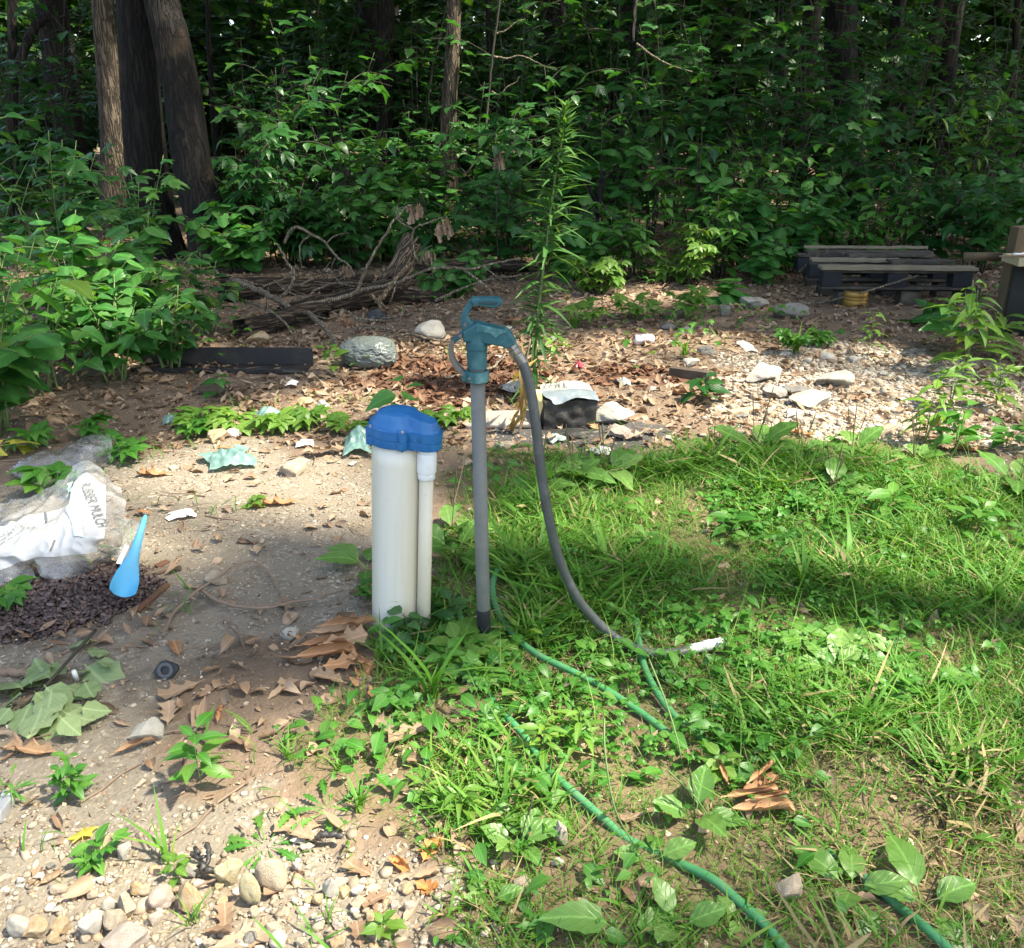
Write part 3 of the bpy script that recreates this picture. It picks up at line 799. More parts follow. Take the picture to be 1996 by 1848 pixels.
def leaf_spots(rr, paths, n, L, start=.3, droop=(-.5, .25), whorl=True):
    tot = sum((p[-1] - p[0]).length for p, _ in paths) or 1
    spots = []
    for p, w in paths:
        k = max(2, int(n * (p[-1] - p[0]).length / tot))
        st = start if w == 1.0 else .15
        az = rr.uniform(0, 6.28)
        for j in range(k):
            t = st + (1 - st) * (j + rr.random() * .6) / k
            t = min(t, .999); i = int(t * (len(p) - 1)); q = p[i].lerp(p[i + 1], t * (len(p) - 1) - i)
            T = (p[i + 1] - p[i]).normalized()
            az += 2.4 if whorl else PI + rr.uniform(-.4, .4)
            if abs(T.z) > .6:
                d = Vector((math.cos(az), math.sin(az), 0)) + T * .25
            else:
                s = T.cross(Vector((0, 0, 1))).normalized() * (1 if j % 2 else -1)
                d = s + T * rr.uniform(.4, 1.1)
            d.normalize(); d.z += rr.uniform(*droop); d.normalize()
            up = Vector((rr.uniform(-.35, .35), rr.uniform(-.45, .15), 1))
            sc = L * rr.uniform(.65, 1.15) * (1.05 - .35 * t)
            spots.append((q + d * sc * .2, d, up, sc))
    return spots
def plant(name, loc, label, cat, group, h, nst, spread, kind, L, n, seed, twigs=0, start=.3, droop=(-.5, .25), stem_r=.004, stem_mat=None, maxobj=200, lean=(0, 0), base_r=0.0, second=None, whorl=True, stiff=.5):
    rr = random.Random(seed)
    root = thing(name, loc, label, cat, group)
    paths = grow(rr, h, nst, spread, twigs, lean, stiff, base_r)
    mb = MB()
    for p, w in paths: mb.tube(p, lerp_r(stem_r * w, stem_r * w * .35, len(p)), 5, True)
    obj('stem', mb, stem_mat or STEM, root)
    sp = leaf_spots(rr, paths, n, L, start, droop, whorl)
    rr.shuffle(sp)
    for k, (P, d, up, s) in enumerate(sp[:maxobj]):
        leafobj(root, second if second and k % 4 == 0 else kind, P, d, up, s, rr)
    rest = sp[maxobj:]
    if rest:
        tp = LM[kind][0][1]
        me = scatter('foliage', tp, frames(np.array([tuple(r[1]) for r in rest]), np.array([tuple(r[2]) for r in rest]), np.array([r[3] for r in rest])), np.array([tuple(r[0]) for r in rest]), np.array([rr.random() for _ in rest]), True)
        me.materials.append(LM[kind][0][0].materials[0])
        f = obj('foliage', me, None, root); f['kind'] = 'stuff'
    return root
def ground_at(px, Y, dz=-.01):
    p = at(px, Y); p.z = gz1(p.x, p.y) + dz; return p

# ------------------------------------------------------------------ the thicket at the left and the shrubs of the wood edge
LG = 'leafy shrubs of the thicket at the left'
for i, (px, Y, h, sp, kind, L, n, sec, lab) in enumerate([
    (-15, 3.7, 1.15, .26, 'broad', .19, 26, 'lime', 'near shrub with the largest leaves, leaning in at the left picture edge'),
    (30, 4.55, 1.12, .34, 'broad', .15, 70, 'lime', 'tall large-leaved shrub in the thicket, cut by the left picture edge'),
    (175, 4.9, .95, .36, 'heart', .12, 90, None, 'shrub with heart-shaped leaves in front of the twin trunks\' left foot'),
    (300, 5.3, .80, .36, 'heart', .12, 95, 'lime', 'bright heart-leaved shrub just left of the leaning dark trunk\'s foot'),
    (400, 5.6, .56, .32, 'deep', .09, 95, 'lime', 'low small-leaved shrub at the right end of the left thicket, above the black trough'),
    (90, 4.3, .72, .34, 'weed', .11, 95, None, 'pointed-leaved shrub low in the thicket behind the bubble wrap'),
    (240, 4.5, .62, .34, 'broad', .115, 85, None, 'dark broad-leaved shrub above the rusty channel'),
    (-10, 3.75, .62, .3, 'heart', .13, 70, None, 'shrub spilling in from the left picture edge behind the bubble wrap'),
    (330, 4.75, .52, .28, 'deep', .10, 70, None, 'arching shrub whose tips hang over the black trough'),
    (150, 6.1, 1.28, .45, 'maple', .15, 90, None, 'taller shaded shrub at the back of the left thicket, below the pale brown trunk'),
    (20, 6.4, 1.6, .5, 'deep', .14, 100, None, 'shaded shrub at the back left corner below the thin forked tree'),
    (290, 7.0, 1.15, .4, 'maple', .15, 75, None, 'shaded lobed-leaved shrub between the thicket and the twin trunks')]):
    plant('thicket_shrub', ground_at(px, Y), lab, 'shrub', LG, h, 8, sp, kind, L * 1.15, n * 1.5, 900 + i, twigs=2, start=.25, stem_r=.006, stem_mat=STEM, maxobj=130, second=sec, base_r=.08)

UG = 'understory shrubs along the edge of the wood'
SHR = [
    (480, 8.6, 1.45, .55, 'hick', .23, 70, 'hickory-like sapling just right of the leaning dark trunk'),
    (560, 9.3, 1.75, .55, 'deep', .15, 110, 'sunlit shrub above the arching dead twig left of the branch pile'),
    (640, 9.8, 2.25, .6, 'maple', .18, 100, 'tall sunlit shrub above the left half of the branch pile'),
    (700, 9.2, 1.35, .55, 'deep', .16, 100, 'shrub with large leaves behind the middle of the branch pile'),
    (775, 10.2, 1.5, .5, 'maple', .17, 90, 'shrub at the foot of the half hidden dark trunk'),
    (610, 8.3, .8, .4, 'hick', .2, 50, 'low sapling spreading its leaves over the branch pile\'s left end'),
    (835, 9.4, 1.05, .42, 'heart', .13, 90, 'low shrub below the pale middle trunk'),
    (935, 9.6, 1.75, .55, 'maple', .18, 100, 'lobed-leaved shrub just right of the pale middle trunk'),
    (1010, 9.0, 1.35, .5, 'deep', .14, 110, 'shrub with glossy leaves left of the tall weed\'s upper half'),
    (975, 7.9, .95, .4, 'maple', .14, 90, 'glossy low shrub left of the tall weed behind the fallen log'),
    (1090, 9.8, 1.7, .55, 'maple', .18, 90, 'shaded shrub right behind the tip of the tall weed'),
    (1180, 9.0, 1.35, .5, 'heart', .14, 100, 'shrub around the broken black stub right of the tall weed'),
    (1270, 9.6, 2.1, .6, 'deep', .17, 110, 'tall shaded shrub in the middle right of the wood edge'),
    (1340, 8.5, 1.25, .5, 'weed', .14, 110, 'pointed-leaved shrub in the middle of the right thicket'),
    (1440, 8.3, 1.05, .5, 'heart', .13, 110, 'shrub left of the pallet at the thicket\'s foot'),
    (1380, 10.5, 2.5, .65, 'maple', .19, 110, 'high arching shrub with sunlit upper leaves at the top of the right thicket'),
    (1500, 9.0, 1.6, .55, 'weed', .14, 110, 'pointed-leaved shrub left above the pallet'),
    (1560, 10.0, 2.3, .6, 'maple', .18, 110, 'dark lobed-leaved shrub hiding the foot of the stout trunk'),
    (1660, 9.4, 1.75, .6, 'maple', .18, 110, 'layered lobed-leaved shrub directly above the pallet'),
    (1760, 9.3, 1.5, .55, 'deep', .15, 110, 'shrub right above the pallet\'s right end'),
    (1850, 9.6, 1.75, .55, 'willow', .15, 100, 'shrub with narrow light leaves below the leaning trunk'),
    (1950, 9.9, 2.0, .6, 'heart', .15, 100, 'shrub at the right picture edge above the wooden shelf'),
    (1590, 8.7, .95, .4, 'heart', .14, 70, 'low pale-leaved shrub touching the pallet\'s left end'),
    (1240, 7.6, .7, .42, 'weed', .11, 100, 'low shrub at the thicket\'s foot right of the tall weed'),
    (1330, 7.4, .5, .38, 'creeperlime', .13, 45, 'bright low creeper patch at the thicket\'s sunny foot'),
    (1480, 7.4, .42, .36, 'heart', .10, 70, 'low ground shrub behind the two grey boulders'),
    (885, 6.9, .42, .34, 'heart', .085, 80, 'round-leaved low shrub right of the branch pile behind the hydrant'),
    (1060, 8.0, .8, .4, 'deep', .12, 80, 'low shaded shrub behind the tall weed\'s lower half'),
    (1165, 6.9, .33, .3, 'creeperlime', .12, 36, 'pale creeper clump in the sun behind the tall weed\'s foot'),
    (465, 7.9, .75, .5, 'heart', .13, 90, 'low shrub at the right foot of the twin trunks'),
    (560, 8.4, .9, .5, 'deep', .14, 100, 'leafy low shrub filling the gap behind the left end of the branch pile'),
    (680, 8.3, .75, .5, 'maple', .15, 90, 'low shrub filling the gap behind the rotten log'),
    (760, 8.6, .9, .5, 'heart', .14, 90, 'low shrub right behind the broken stump'),
    (850, 8.2, .7, .45, 'deep', .13, 90, 'low leafy shrub behind the end of the branch pile'),
    (1120, 7.6, .62, .42, 'heart', .12, 90, 'low shrub at the thicket\'s foot straight behind the tall weed'),
    (1400, 7.7, .7, .45, 'weed', .12, 100, 'pointed-leaved low shrub at the foot of the right thicket'),
    (1540, 7.9, .75, .45, 'heart', .13, 90, 'low shrub leaning against the pallet\'s left side'),
    (1700, 8.2, .85, .5, 'weed', .13, 100, 'low shrub right behind the pallet\'s back boards'),
    (1800, 8.3, .95, .5, 'deep', .14, 100, 'leafy shrub behind the pallet\'s right half'),
    (1900, 8.0, 1.0, .5, 'maple', .15, 90, 'leafy shrub between pallet and bench'),
    (1990, 8.3, 1.2, .5, 'heart', .14, 90, 'leafy shrub behind the bench at the right edge'),
    (1640, 11.5, 2.6, .75, 'maple', .19, 120, 'tall sapling whose leaves cover the stout trunk'),
    (1300, 11.2, 2.6, .7, 'maple', .19, 110, 'tall sapling in front of the slim trunks'),
    (520, 10.8, 2.2, .6, 'maple', .18, 90, 'tall shaded sapling right behind the twin trunks'),
    (1000, 12.0, 2.7, .7, 'maple', .19, 110, 'tall sapling in the middle behind the dead twig'),
    (1180, 12.3, 3.0, .75, 'deep', .18, 120, 'tall sapling whose top leaves catch the sun right of the dead twig'),
    (1480, 12.0, 3.0, .75, 'maple', .19, 110, 'tall dark sapling between the slim trunks and the stout trunk'),
    (820, 12.4, 2.6, .7, 'deep', .18, 110, 'tall sapling left of the pale middle trunk'),
    (660, 12.6, 2.9, .7, 'maple', .19, 110, 'tall sapling in the gap right of the twin trunks'),
    (1720, 12.2, 2.7, .7, 'maple', .19, 110, 'tall sapling right of the stout trunk'),
    (1900, 12.5, 2.9, .7, 'deep', .18, 110, 'tall sapling at the right end of the wood'),
    (60, 9.5, 2.2, .7, 'maple', .18, 100, 'sapling in the shade between the forked tree and the pale brown trunk'),
    (140, 11.5, 2.6, .7, 'deep', .17, 110, 'tall sapling left of the pale brown trunk')]
for i, (px, Y, h, sp, kind, L, n, lab) in enumerate(SHR):
    plant('understory_shrub', ground_at(px, Y), lab, 'shrub', UG, h * (1.22 if Y > 11 else 1), 8, sp * 1.15, kind, L * 1.15, n * 2.0, 1000 + i, twigs=3, start=.18, droop=(-.6, .15), stem_r=.009, stem_mat=STEM_BROWN, maxobj=int(n * 1.0) if Y < 10 else 0, base_r=.12)

# saplings farther in: a few kinds, copied
def sapling_proto(seed, h, kind, L, n, mat):
    rr = random.Random(seed)
    root = thing('sapling', (0, 0, 0), '', 'sapling', 'saplings deep in the wood')
    paths = grow(rr, h, 5, h * .34, 5, (0, 0), .5, .1)
    mb = MB()
    for p, w in paths: mb.tube(p, lerp_r(.014 * w, .005 * w, len(p)), 5)
    obj('stem', mb, STEM_BROWN, root)
    sp = leaf_spots(rr, paths, n, L, .08, (-.6, .2))
    me = scatter('foliage', LM[kind][1][1], frames(np.array([tuple(r[1]) for r in sp]), np.array([tuple(r[2]) for r in sp]), np.array([r[3] for r in sp])), np.array([tuple(r[0]) for r in sp]), np.array([rr.random() for _ in sp]), True)
    me.materials.append(GRN[mat])
    f = obj('foliage', me, None, root)
    return root
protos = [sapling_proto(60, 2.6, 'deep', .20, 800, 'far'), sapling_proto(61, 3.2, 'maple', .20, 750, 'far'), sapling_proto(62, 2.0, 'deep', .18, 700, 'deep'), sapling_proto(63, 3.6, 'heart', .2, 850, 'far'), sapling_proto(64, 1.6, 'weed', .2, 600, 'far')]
def copy_thing(r, loc, rz, s, label=None):
    c = r.copy(); COL.objects.link(c); c.location = loc; c.rotation_euler = (0, 0, rz); c.scale = (s, s, s)
    if label: c['label'] = label
    for ch in r.children:
        d = ch.copy(); COL.objects.link(d); d.parent = c
    return c
rr = random.Random(44)
first = set(); k = 0
for row, (Y, n) in enumerate(((14.0, 13), (16.0, 14), (18.5, 15), (21.5, 16), (25.5, 17), (30.5, 18), (37, 20))):
    for j in range(n):
        x = (-.68 + 1.36 * (j + rr.uniform(.1, .9)) / n) * (Y + 1)
        y = Y + rr.uniform(-.9, .9)
        r = protos[k % 5]
        loc = (x, y, gz1(x, y) - .05)
        lab = ('far sapling with bright leaves deep in the wood', 'leafy sapling standing well behind the wood edge')[0 if Y > 20 else 1]
        s = rr.uniform(.8, 1.25) * (1 + row * .06)
        if k < 5: r.location = loc; r.scale = (s, s, s); r['label'] = lab
        else: copy_thing(r, loc, rr.uniform(0, 6.28), s, lab)
        k += 1
# the woods beyond, one mass
rs = np.random.default_rng(77)
n = 26000
th = rs.uniform(-.95, .95, n); rad = rs.uniform(40, 62, n)
Pf = np.stack([np.sin(th) * rad, np.cos(th) * rad, rs.uniform(0, 11, n)], 1)
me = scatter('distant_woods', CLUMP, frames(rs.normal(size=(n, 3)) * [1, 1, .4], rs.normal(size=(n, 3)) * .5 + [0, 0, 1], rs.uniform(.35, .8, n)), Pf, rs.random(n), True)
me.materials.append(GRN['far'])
tag(obj('distant_woods', me), 'mass of foliage far behind the trees', kind='stuff')

# ------------------------------------------------------------------ ground cover
def scat_pts(n, x0, x1, y0, y1):
    return rng.uniform(x0, x1, n), rng.uniform(y0, y1, n)
def up_frames(n, d_z, tilt):
    az = rng.uniform(0, 2 * PI, n)
    d = np.stack([np.cos(az), np.sin(az), d_z], 1)
    up = rng.normal(size=(n, 3)) * tilt; up[:, 2] += 1
    return d, up
KEEPOUT = []                                        # filled with the round feet of the hydrant and casing
HOSE_SEEN = [[(893, 1178), (899, 1210), (910, 1258)], [(985, 1394), (1024, 1437), (1060, 1490), (1095, 1525), (1130, 1556), (1175, 1595), (1215, 1628)], [(1380, 1708), (1440, 1757), (1500, 1812), (1560, 1890)],
             [(1115, 1310), (1055, 1280), (1008, 1245), (975, 1200), (961, 1155), (966, 1118), (990, 1092), (1040, 1075), (1100, 1073)], [(1160, 1334), (1215, 1366), (1270, 1405)], [(1246, 1250), (1258, 1305), (1284, 1355), (1312, 1392)], [(1695, 1718), (1756, 1770)], [(1790, 1798), (1880, 1880)], [(1205, 1258), (1260, 1278), (1320, 1278), (1400, 1255)]]
HOSE_SEG = [(G(*p), G(*q)) for l in HOSE_SEEN for p, q in zip(l[:-1], l[1:])]
def free(x, y):
    ok = np.ones(len(x), bool)
    for p, q in HOSE_SEG:
        dx, dy = q.x - p.x, q.y - p.y; L2 = dx * dx + dy * dy
        yy_ = y + .014
        t = np.clip(((x - p.x) * dx + (yy_ - p.y) * dy) / L2, 0, 1)
        ok &= (x - p.x - t * dx) ** 2 + (yy_ - p.y - t * dy) ** 2 > .021 ** 2
    for cx, cy, r in ((-.314, 2.143, .072), (-.0745, 2.033, .02), (-.228, 2.092, .02)):
        ok &= (x - cx) ** 2 + (y - cy) ** 2 > r * r
    return ok
# grass
x, y = scat_pts(430000, -1.0, 3.6, .85, 4.1)
g, dn, v, l, a, ru, wt = zones(x, y)
patch = vnoise(x, y, 2.3, 21) * .6 + vnoise(x, y, 7, 4) * .4
px_, py_ = proj(x, y, np.zeros_like(x))
dry = np.clip((px_ - 1350) / 400, 0, 1) * np.clip((py_ - 1440) / 150, 0, 1)
dens = g * (.27 + .24 * dn + 1.3 * np.clip(patch - .45, 0, 1)) * (1 - .12 * dry)
left = (px_ < 960) & (py_ > 1250); dens = np.where(left, dens * .9 * np.clip((patch - .34) * 5, 0, 1), dens)
dens = np.where((py_ > 1640) & (px_ < 1250), dens * .55, dens)
ok = (rng.random(len(x)) < dens * 1.15) & free(x, y)
x, y, dn, dry = x[ok], y[ok], dn[ok], dry[ok]
n = len(x)
d, up = up_frames(n, np.full(n, 0.0), .28)
Lb = rng.uniform(.018, .056, n) * (.85 + .5 * dn) * (.35 + 1.35 * vnoise(x, y, 3.1, 41) * (.5 + vnoise(x, y, 9, 12))) * np.where(rng.random(n) < .06, 1.7, 1)
straw = rng.random(n) < (.11 + .42 * dry)
parts_g, parts_s = [], []
for kind, lo in ((T_blade(4, .022, .45), 0), (T_blade(4, .027, .9), 1), (T_blade(4, .032, 1.4), 2)):
    mk = (np.arange(n) % 3 == lo)
    for sel, dst in ((mk & ~straw, parts_g), (mk & straw, parts_s)):
        k = int(sel.sum())
        dst.append(scatter_raw(kind, frames(d[sel], up[sel] + (rng.normal(size=(k, 3)) * [.5, .5, 0] if dst is parts_s else 0), Lb[sel]), np.stack([x[sel], y[sel], gz(x[sel], y[sel]) - .003], 1), rng.random(k)))
for nm, ps, mt, lab in (('grass', parts_g, 'grass', 'green crabgrass around the hydrant'), ('dry_grass', parts_s, 'straw', 'dry straw-coloured blades among the grass')):
    me = mesh_np(nm, *merge_np(ps), smooth=True); me.materials.append(GRN[mt]); tag(obj(nm, me), lab, kind='stuff')
# wispy seed heads standing over the grass
x, y = scat_pts(7000, -.6, 3.6, 1.1, 4.0)
g, dn, v, l, a, ru, wt = zones(x, y)
ok = (rng.random(len(x)) < g * (.06 + .5 * dn) * np.clip(vnoise(x, y, 1.6, 33) * 2 - .5, 0, 1)) & free(x, y); x, y = x[ok], y[ok]; n = len(x)
d, up = up_frames(n, np.zeros(n), .35)
me = scatter('grass_stalks', T_blade(5, .007, .55), frames(d, up, rng.uniform(.09, .19, n)), np.stack([x, y, gz(x, y)], 1), rng.random(n), True)
me.materials.append(GRN['grass']); tag(obj('grass_stalks', me), 'thin wispy grass stalks standing above the lawn', kind='stuff')
# grass straggling over the gravel and near the casing
x, y = scat_pts(9000, -1.7, 3.2, .9, 5.6)
g, dn, v, l, a, ru, wt = zones(x, y)
tuft = vnoise(x, y, 3.2, 77)
ok = (rng.random(len(x)) < (1 - g) * np.clip((tuft - .70) * 5, 0, 1)) & free(x, y)
x, y = x[ok], y[ok]; n = len(x)
d, up = up_frames(n, np.zeros(n), .3)
me = scatter('sparse_grass', T_blade(4, .03, .9), frames(d, up, rng.uniform(.03, .08, n)), np.stack([x, y, gz(x, y)], 1), rng.random(n), True)
me.materials.append(GRN['grass']); tag(obj('sparse_grass', me), 'stray grass blades on the bare ground', kind='stuff')
# clover and small weeds in the grass
x, y = scat_pts(42000, -.9, 3.6, .9, 4.2)
g, dn, v, l, a, ru, wt = zones(x, y)
cl = vnoise(x, y, 2.1, 51) * .7 + vnoise(x, y, 8, 13) * .3
px_, py_ = proj(x, y, np.zeros_like(x))
ok = (rng.random(len(x)) < g * np.clip((cl - .42) * 3.2, .05, 1) * np.where(py_ > 1500, .45, 1) * np.where((px_ < 1000) & (py_ > 1250), .42, 1)) & free(x, y)
x, y = x[ok], y[ok]; n = len(x)
d, up = up_frames(n, rng.uniform(-.2, .3, n), .3)
hz = rng.uniform(.015, .065, n)
tri = T_compound(3, T_ovate(3, .42, .2, .15, .6, 0), 240, .6)
half = rng.random(n) < .5
ps = [scatter_raw(tri, frames(d[half], up[half], rng.uniform(.011, .022, half.sum())), np.stack([x, y, gz(x, y) + hz], 1)[half], rng.random(half.sum())),
      scatter_raw(T_ovate(4, .32, .4, .2, .75, .3), frames(d[~half], up[~half], rng.uniform(.018, .052, (~half).sum())), np.stack([x, y, gz(x, y) + hz * .8], 1)[~half], rng.random((~half).sum()))]
me = mesh_np('ground_cover_weeds', *merge_np(ps), smooth=True); me.materials.append(GRN['weed'])
tag(obj('ground_cover_weeds', me), 'clover and small weeds spreading through the grass', kind='stuff')
# low greenery on the litter at the foot of the woods
x, y = scat_pts(26000, -9, 10, 4.6, 15)
px_, py_ = proj(x, y, np.zeros_like(x))
cl = vnoise(x, y, 1.1, 91)
ok = rng.random(len(x)) < np.clip((cl - .45) * 4, 0, 1) * np.where(py_ < 560, 1.3, np.where(py_ < 640, .8, np.where(py_ < 690, .3, .12))) * np.where((px_ > 1560) & (px_ < 1900), .25, 1)
x, y = x[ok], y[ok]; n = len(x)
d, up = up_frames(n, rng.uniform(-.3, .1, n), .3)
me = scatter('low_greenery', T_compound(3, T_ovate(4, .36, .3, .2, .7, 0), 200, .5), frames(d, up, rng.uniform(.03, .075, n) * np.where(y > 7.5, 1.6, 1)), np.stack([x, y, gz(x, y) + rng.uniform(.01, .12, n) * np.where(y > 7.5, 3, 1)], 1), rng.random(n), True)
me.materials.append(GRN['weed']); tag(obj('low_greenery', me), 'low leafy ground cover at the foot of the wood', kind='stuff')
# leaf litter
x, y = scat_pts(125000, -5.5, 7.5, .85, 10.5)
g, dn, v, l, a, ru, wt = zones(x, y)
px_, py_ = proj(x, y, np.zeros_like(x))
base = np.where(py_ < 880, .62, .10) * (1 - .62 * l) * (1 - v * .8) * (1 - g * .72) * (1 - .7 * a)
base = np.where((px_ > 480) & (px_ < 900) & (py_ > 1240) & (py_ < 1480), .5, base)
base = np.where((px_ > 330) & (px_ <= 480) & (py_ > 1300) & (py_ < 1420), .5, base)
base = np.maximum(base, .11)
base = np.where((py_ > 1640) & (px_ < 1000), base * 1.6, base)
base = np.where((px_ < 330) & (py_ > 1190) & (py_ < 1280), .3, base)
base *= np.where(y > 5.5, .55, 1) * (.35 + 1.1 * vnoise(x, y, 2.5, 66))
ok = (rng.random(len(x)) < base) & free(x, y)
x, y, v, ru = x[ok], y[ok], v[ok], ru[ok]; n = len(x)
d, up = up_frames(n, rng.normal(0, .12, n), .38)
sz = rng.uniform(.016, .060, n) * np.where(y > 4, 1.25, 1)
tp = [T_oak(7, .3, 1.0, .5, 1, .4, 2), T_oak(6, .34, 2.2, .2, 2, .3, 2), T_ovate(5, .34, .5, .45, .8, .12), T_ovate(4, .22, -.4, .6, .8, 0), T_oak(5, .4, 1.4, -.6, 5, .3, 1)]
ps, pr = [], []
kk = rng.integers(0, 5, n)
for q in range(5):
    for sel, dst in (((kk == q) & (ru < .5), ps), ((kk == q) & (ru >= .5), pr)):
        if sel.sum(): dst.append(scatter_raw(tp[q], frames(d[sel], up[sel], sz[sel]), np.stack([x, y, gz(x, y) + rng.uniform(.002, .014, n)], 1)[sel], rng.random(sel.sum())))
me = mesh_np('leaf_litter', *merge_np(ps), smooth=True); me.materials.append(BRN['litter']); tag(obj('leaf_litter', me), 'brown dead leaves covering the ground', kind='stuff')
me = mesh_np('rusty_litter', *merge_np(pr), smooth=True); me.materials.append(BRN['rust']); tag(obj('rusty_litter', me), 'rust-brown rotted litter around the burnt spot', kind='stuff')
# crumbs of bark, leaf and soil
x, y = scat_pts(150000, -3.2, 4.2, .85, 6.5)
g, dn, v, l, a, ru, wt = zones(x, y)
px_, py_ = proj(x, y, np.zeros_like(x))
ok = (rng.random(len(x)) < np.where(g > .5, .45, np.where(v > .5, .30 + .3 * wt, .42)) * (.3 + 1.2 * vnoise(x, y, 4.5, 23)) * np.clip(1.5 - y / 8, .3, 1)) & free(x, y)
x, y = x[ok], y[ok]; n = len(x)
d, up = up_frames(n, rng.normal(0, .2, n), .5)
def crumb(pts):
    V = np.array([(x_, y_, .12 * math.sin(9 * x_ + 5 * y_)) for x_, y_ in pts], float); k_ = len(pts)
    return V, np.array([(0, q_, q_ + 1) for q_ in range(1, k_ - 1)]), np.zeros((k_, 3))
CR = [crumb([(-.5, -.2), (.1, -.45), (.7, .1), (.1, .35), (-.35, .25)]), crumb([(-.8, -.1), (.2, -.2), (.9, .05), (.1, .18)]), crumb([(-.5, -.4), (.3, -.5), (.5, .3), (-.1, .55)]), crumb([(-.6, 0), (.1, -.3), (.5, .25)])]
kk = rng.integers(0, 4, n); S_ = np.exp(rng.normal(-5.15, .5, n)); M_ = frames(d, up, S_); P_3 = np.stack([x, y, gz(x, y) + .004], 1); tt = rng.random(n)
me = mesh_np('litter_crumbs', *merge_np([scatter_raw(CR[q_], M_[kk == q_], P_3[kk == q_], tt[kk == q_]) for q_ in range(4)]))
def crumb_mat():
    m, nt, out = new_mat('leaf_and_bark_crumbs'); N = NT(nt)
    col = N.ramp(N.rnd(), [(0, (.06, .04, .028)), (.3, (.16, .105, .068)), (.6, (.30, .21, .14)), (.85, (.42, .33, .23)), (1, (.55, .47, .36))]); N.bsdf(out, col, .85, None, .2); return m
me.materials.append(crumb_mat()); tag(obj('litter_crumbs', me), 'small crumbs of dead leaf and bark on the soil', kind='stuff')
# twigs on the ground
x, y = scat_pts(3200, -3.5, 4.5, .9, 8)
g, dn, v, l, a, ru, wt = zones(x, y)
ok = (rng.random(len(x)) < (1 - g) * np.where(v > .5, .16, .55)) & free(x, y); x, y = x[ok], y[ok]; n = len(x)
d, up = up_frames(n, rng.normal(0, .06, n), .2)
tw = MB().tube([(0, 0, 0), (.04, .35, .02), (-.02, .7, .01), (.03, 1, .03)], [.018, .016, .014, .008], 5)
TW = (np.array([tuple(p) for p in tw.v]), np.array([t for f in tw.f if len(f) == 4 for t in ((f[0], f[1], f[2]), (f[0], f[2], f[3]))]), np.zeros((len(tw.v), 3)))
me = scatter('twigs', TW, frames(d, up, rng.uniform(.04, .20, n)), np.stack([x, y, gz(x, y) + .006], 1), rng.random(n), True)
me.materials.append(TWIG); tag(obj('twigs', me), 'thin dry twigs scattered over the bare ground', kind='stuff')
# pebbles
def pebble_mat():
    m, nt, out = new_mat('pebbles'); N = NT(nt)
    col = N.ramp(N.rnd(), [(0, (.15, .122, .09)), (.3, (.25, .21, .16)), (.55, (.34, .29, .225)), (.72, (.36, .23, .13)), (.85, (.56, .51, .43)), (1, (.25, .235, .21))])
    c = N.coords('Object')
    col = N.mix(N.math('MULTIPLY', N.noise(60, 4, .6, c), .5), col, (.28, .21, .14))
    N.bsdf(out, col, .8, N.bump(N.noise(180, 3, .6, c), .4, .003), .3)
    return m
PEB = pebble_mat()
x, y = scat_pts(260000, -2.6, 3.4, .85, 5.8)
g, dn, v, l, a, ru, wt = zones(x, y)
px_, py_ = proj(x, y, np.zeros_like(x))
near = np.clip((py_ - 1560) / 150, 0, 1) * (px_ < 1150)
pr_ = v * (.5 + .3 * near) * (1 - .6 * wt) + l * .38 + (1 - g) * (1 - v) * .05 + g * .05
pr_ = np.maximum(pr_, near * (px_ < 1000) * .6) * (.5 + .9 * vnoise(x, y, 3.5, 19))
ok = (rng.random(len(x)) < pr_) & free(x, y)
x, y, l, near = x[ok], y[ok], l[ok], near[ok]; n = len(x)
sz = np.exp(rng.normal(-5.95, .48, n)) * (1 + 1.0 * near + 2.2 * l)
d, up = up_frames(n, np.zeros(n), .25)
ps = []
kk = rng.integers(0, 4, n)
for q in range(4):
    V, T, L = T_pebble(q, 1 if q < 2 else 1)
    s_ = kk == q
    ps.append(scatter_raw((V * [1, .8, .55], T, L), frames(d[s_], up[s_], sz[s_]), np.stack([x, y, gz(x, y) + sz * .15], 1)[s_], rng.random(s_.sum())))
me = mesh_np('gravel', *merge_np(ps), smooth=False); me.materials.append(PEB); tag(obj('gravel', me), 'tan and grey gravel stones lying on the bare soil', kind='stuff')

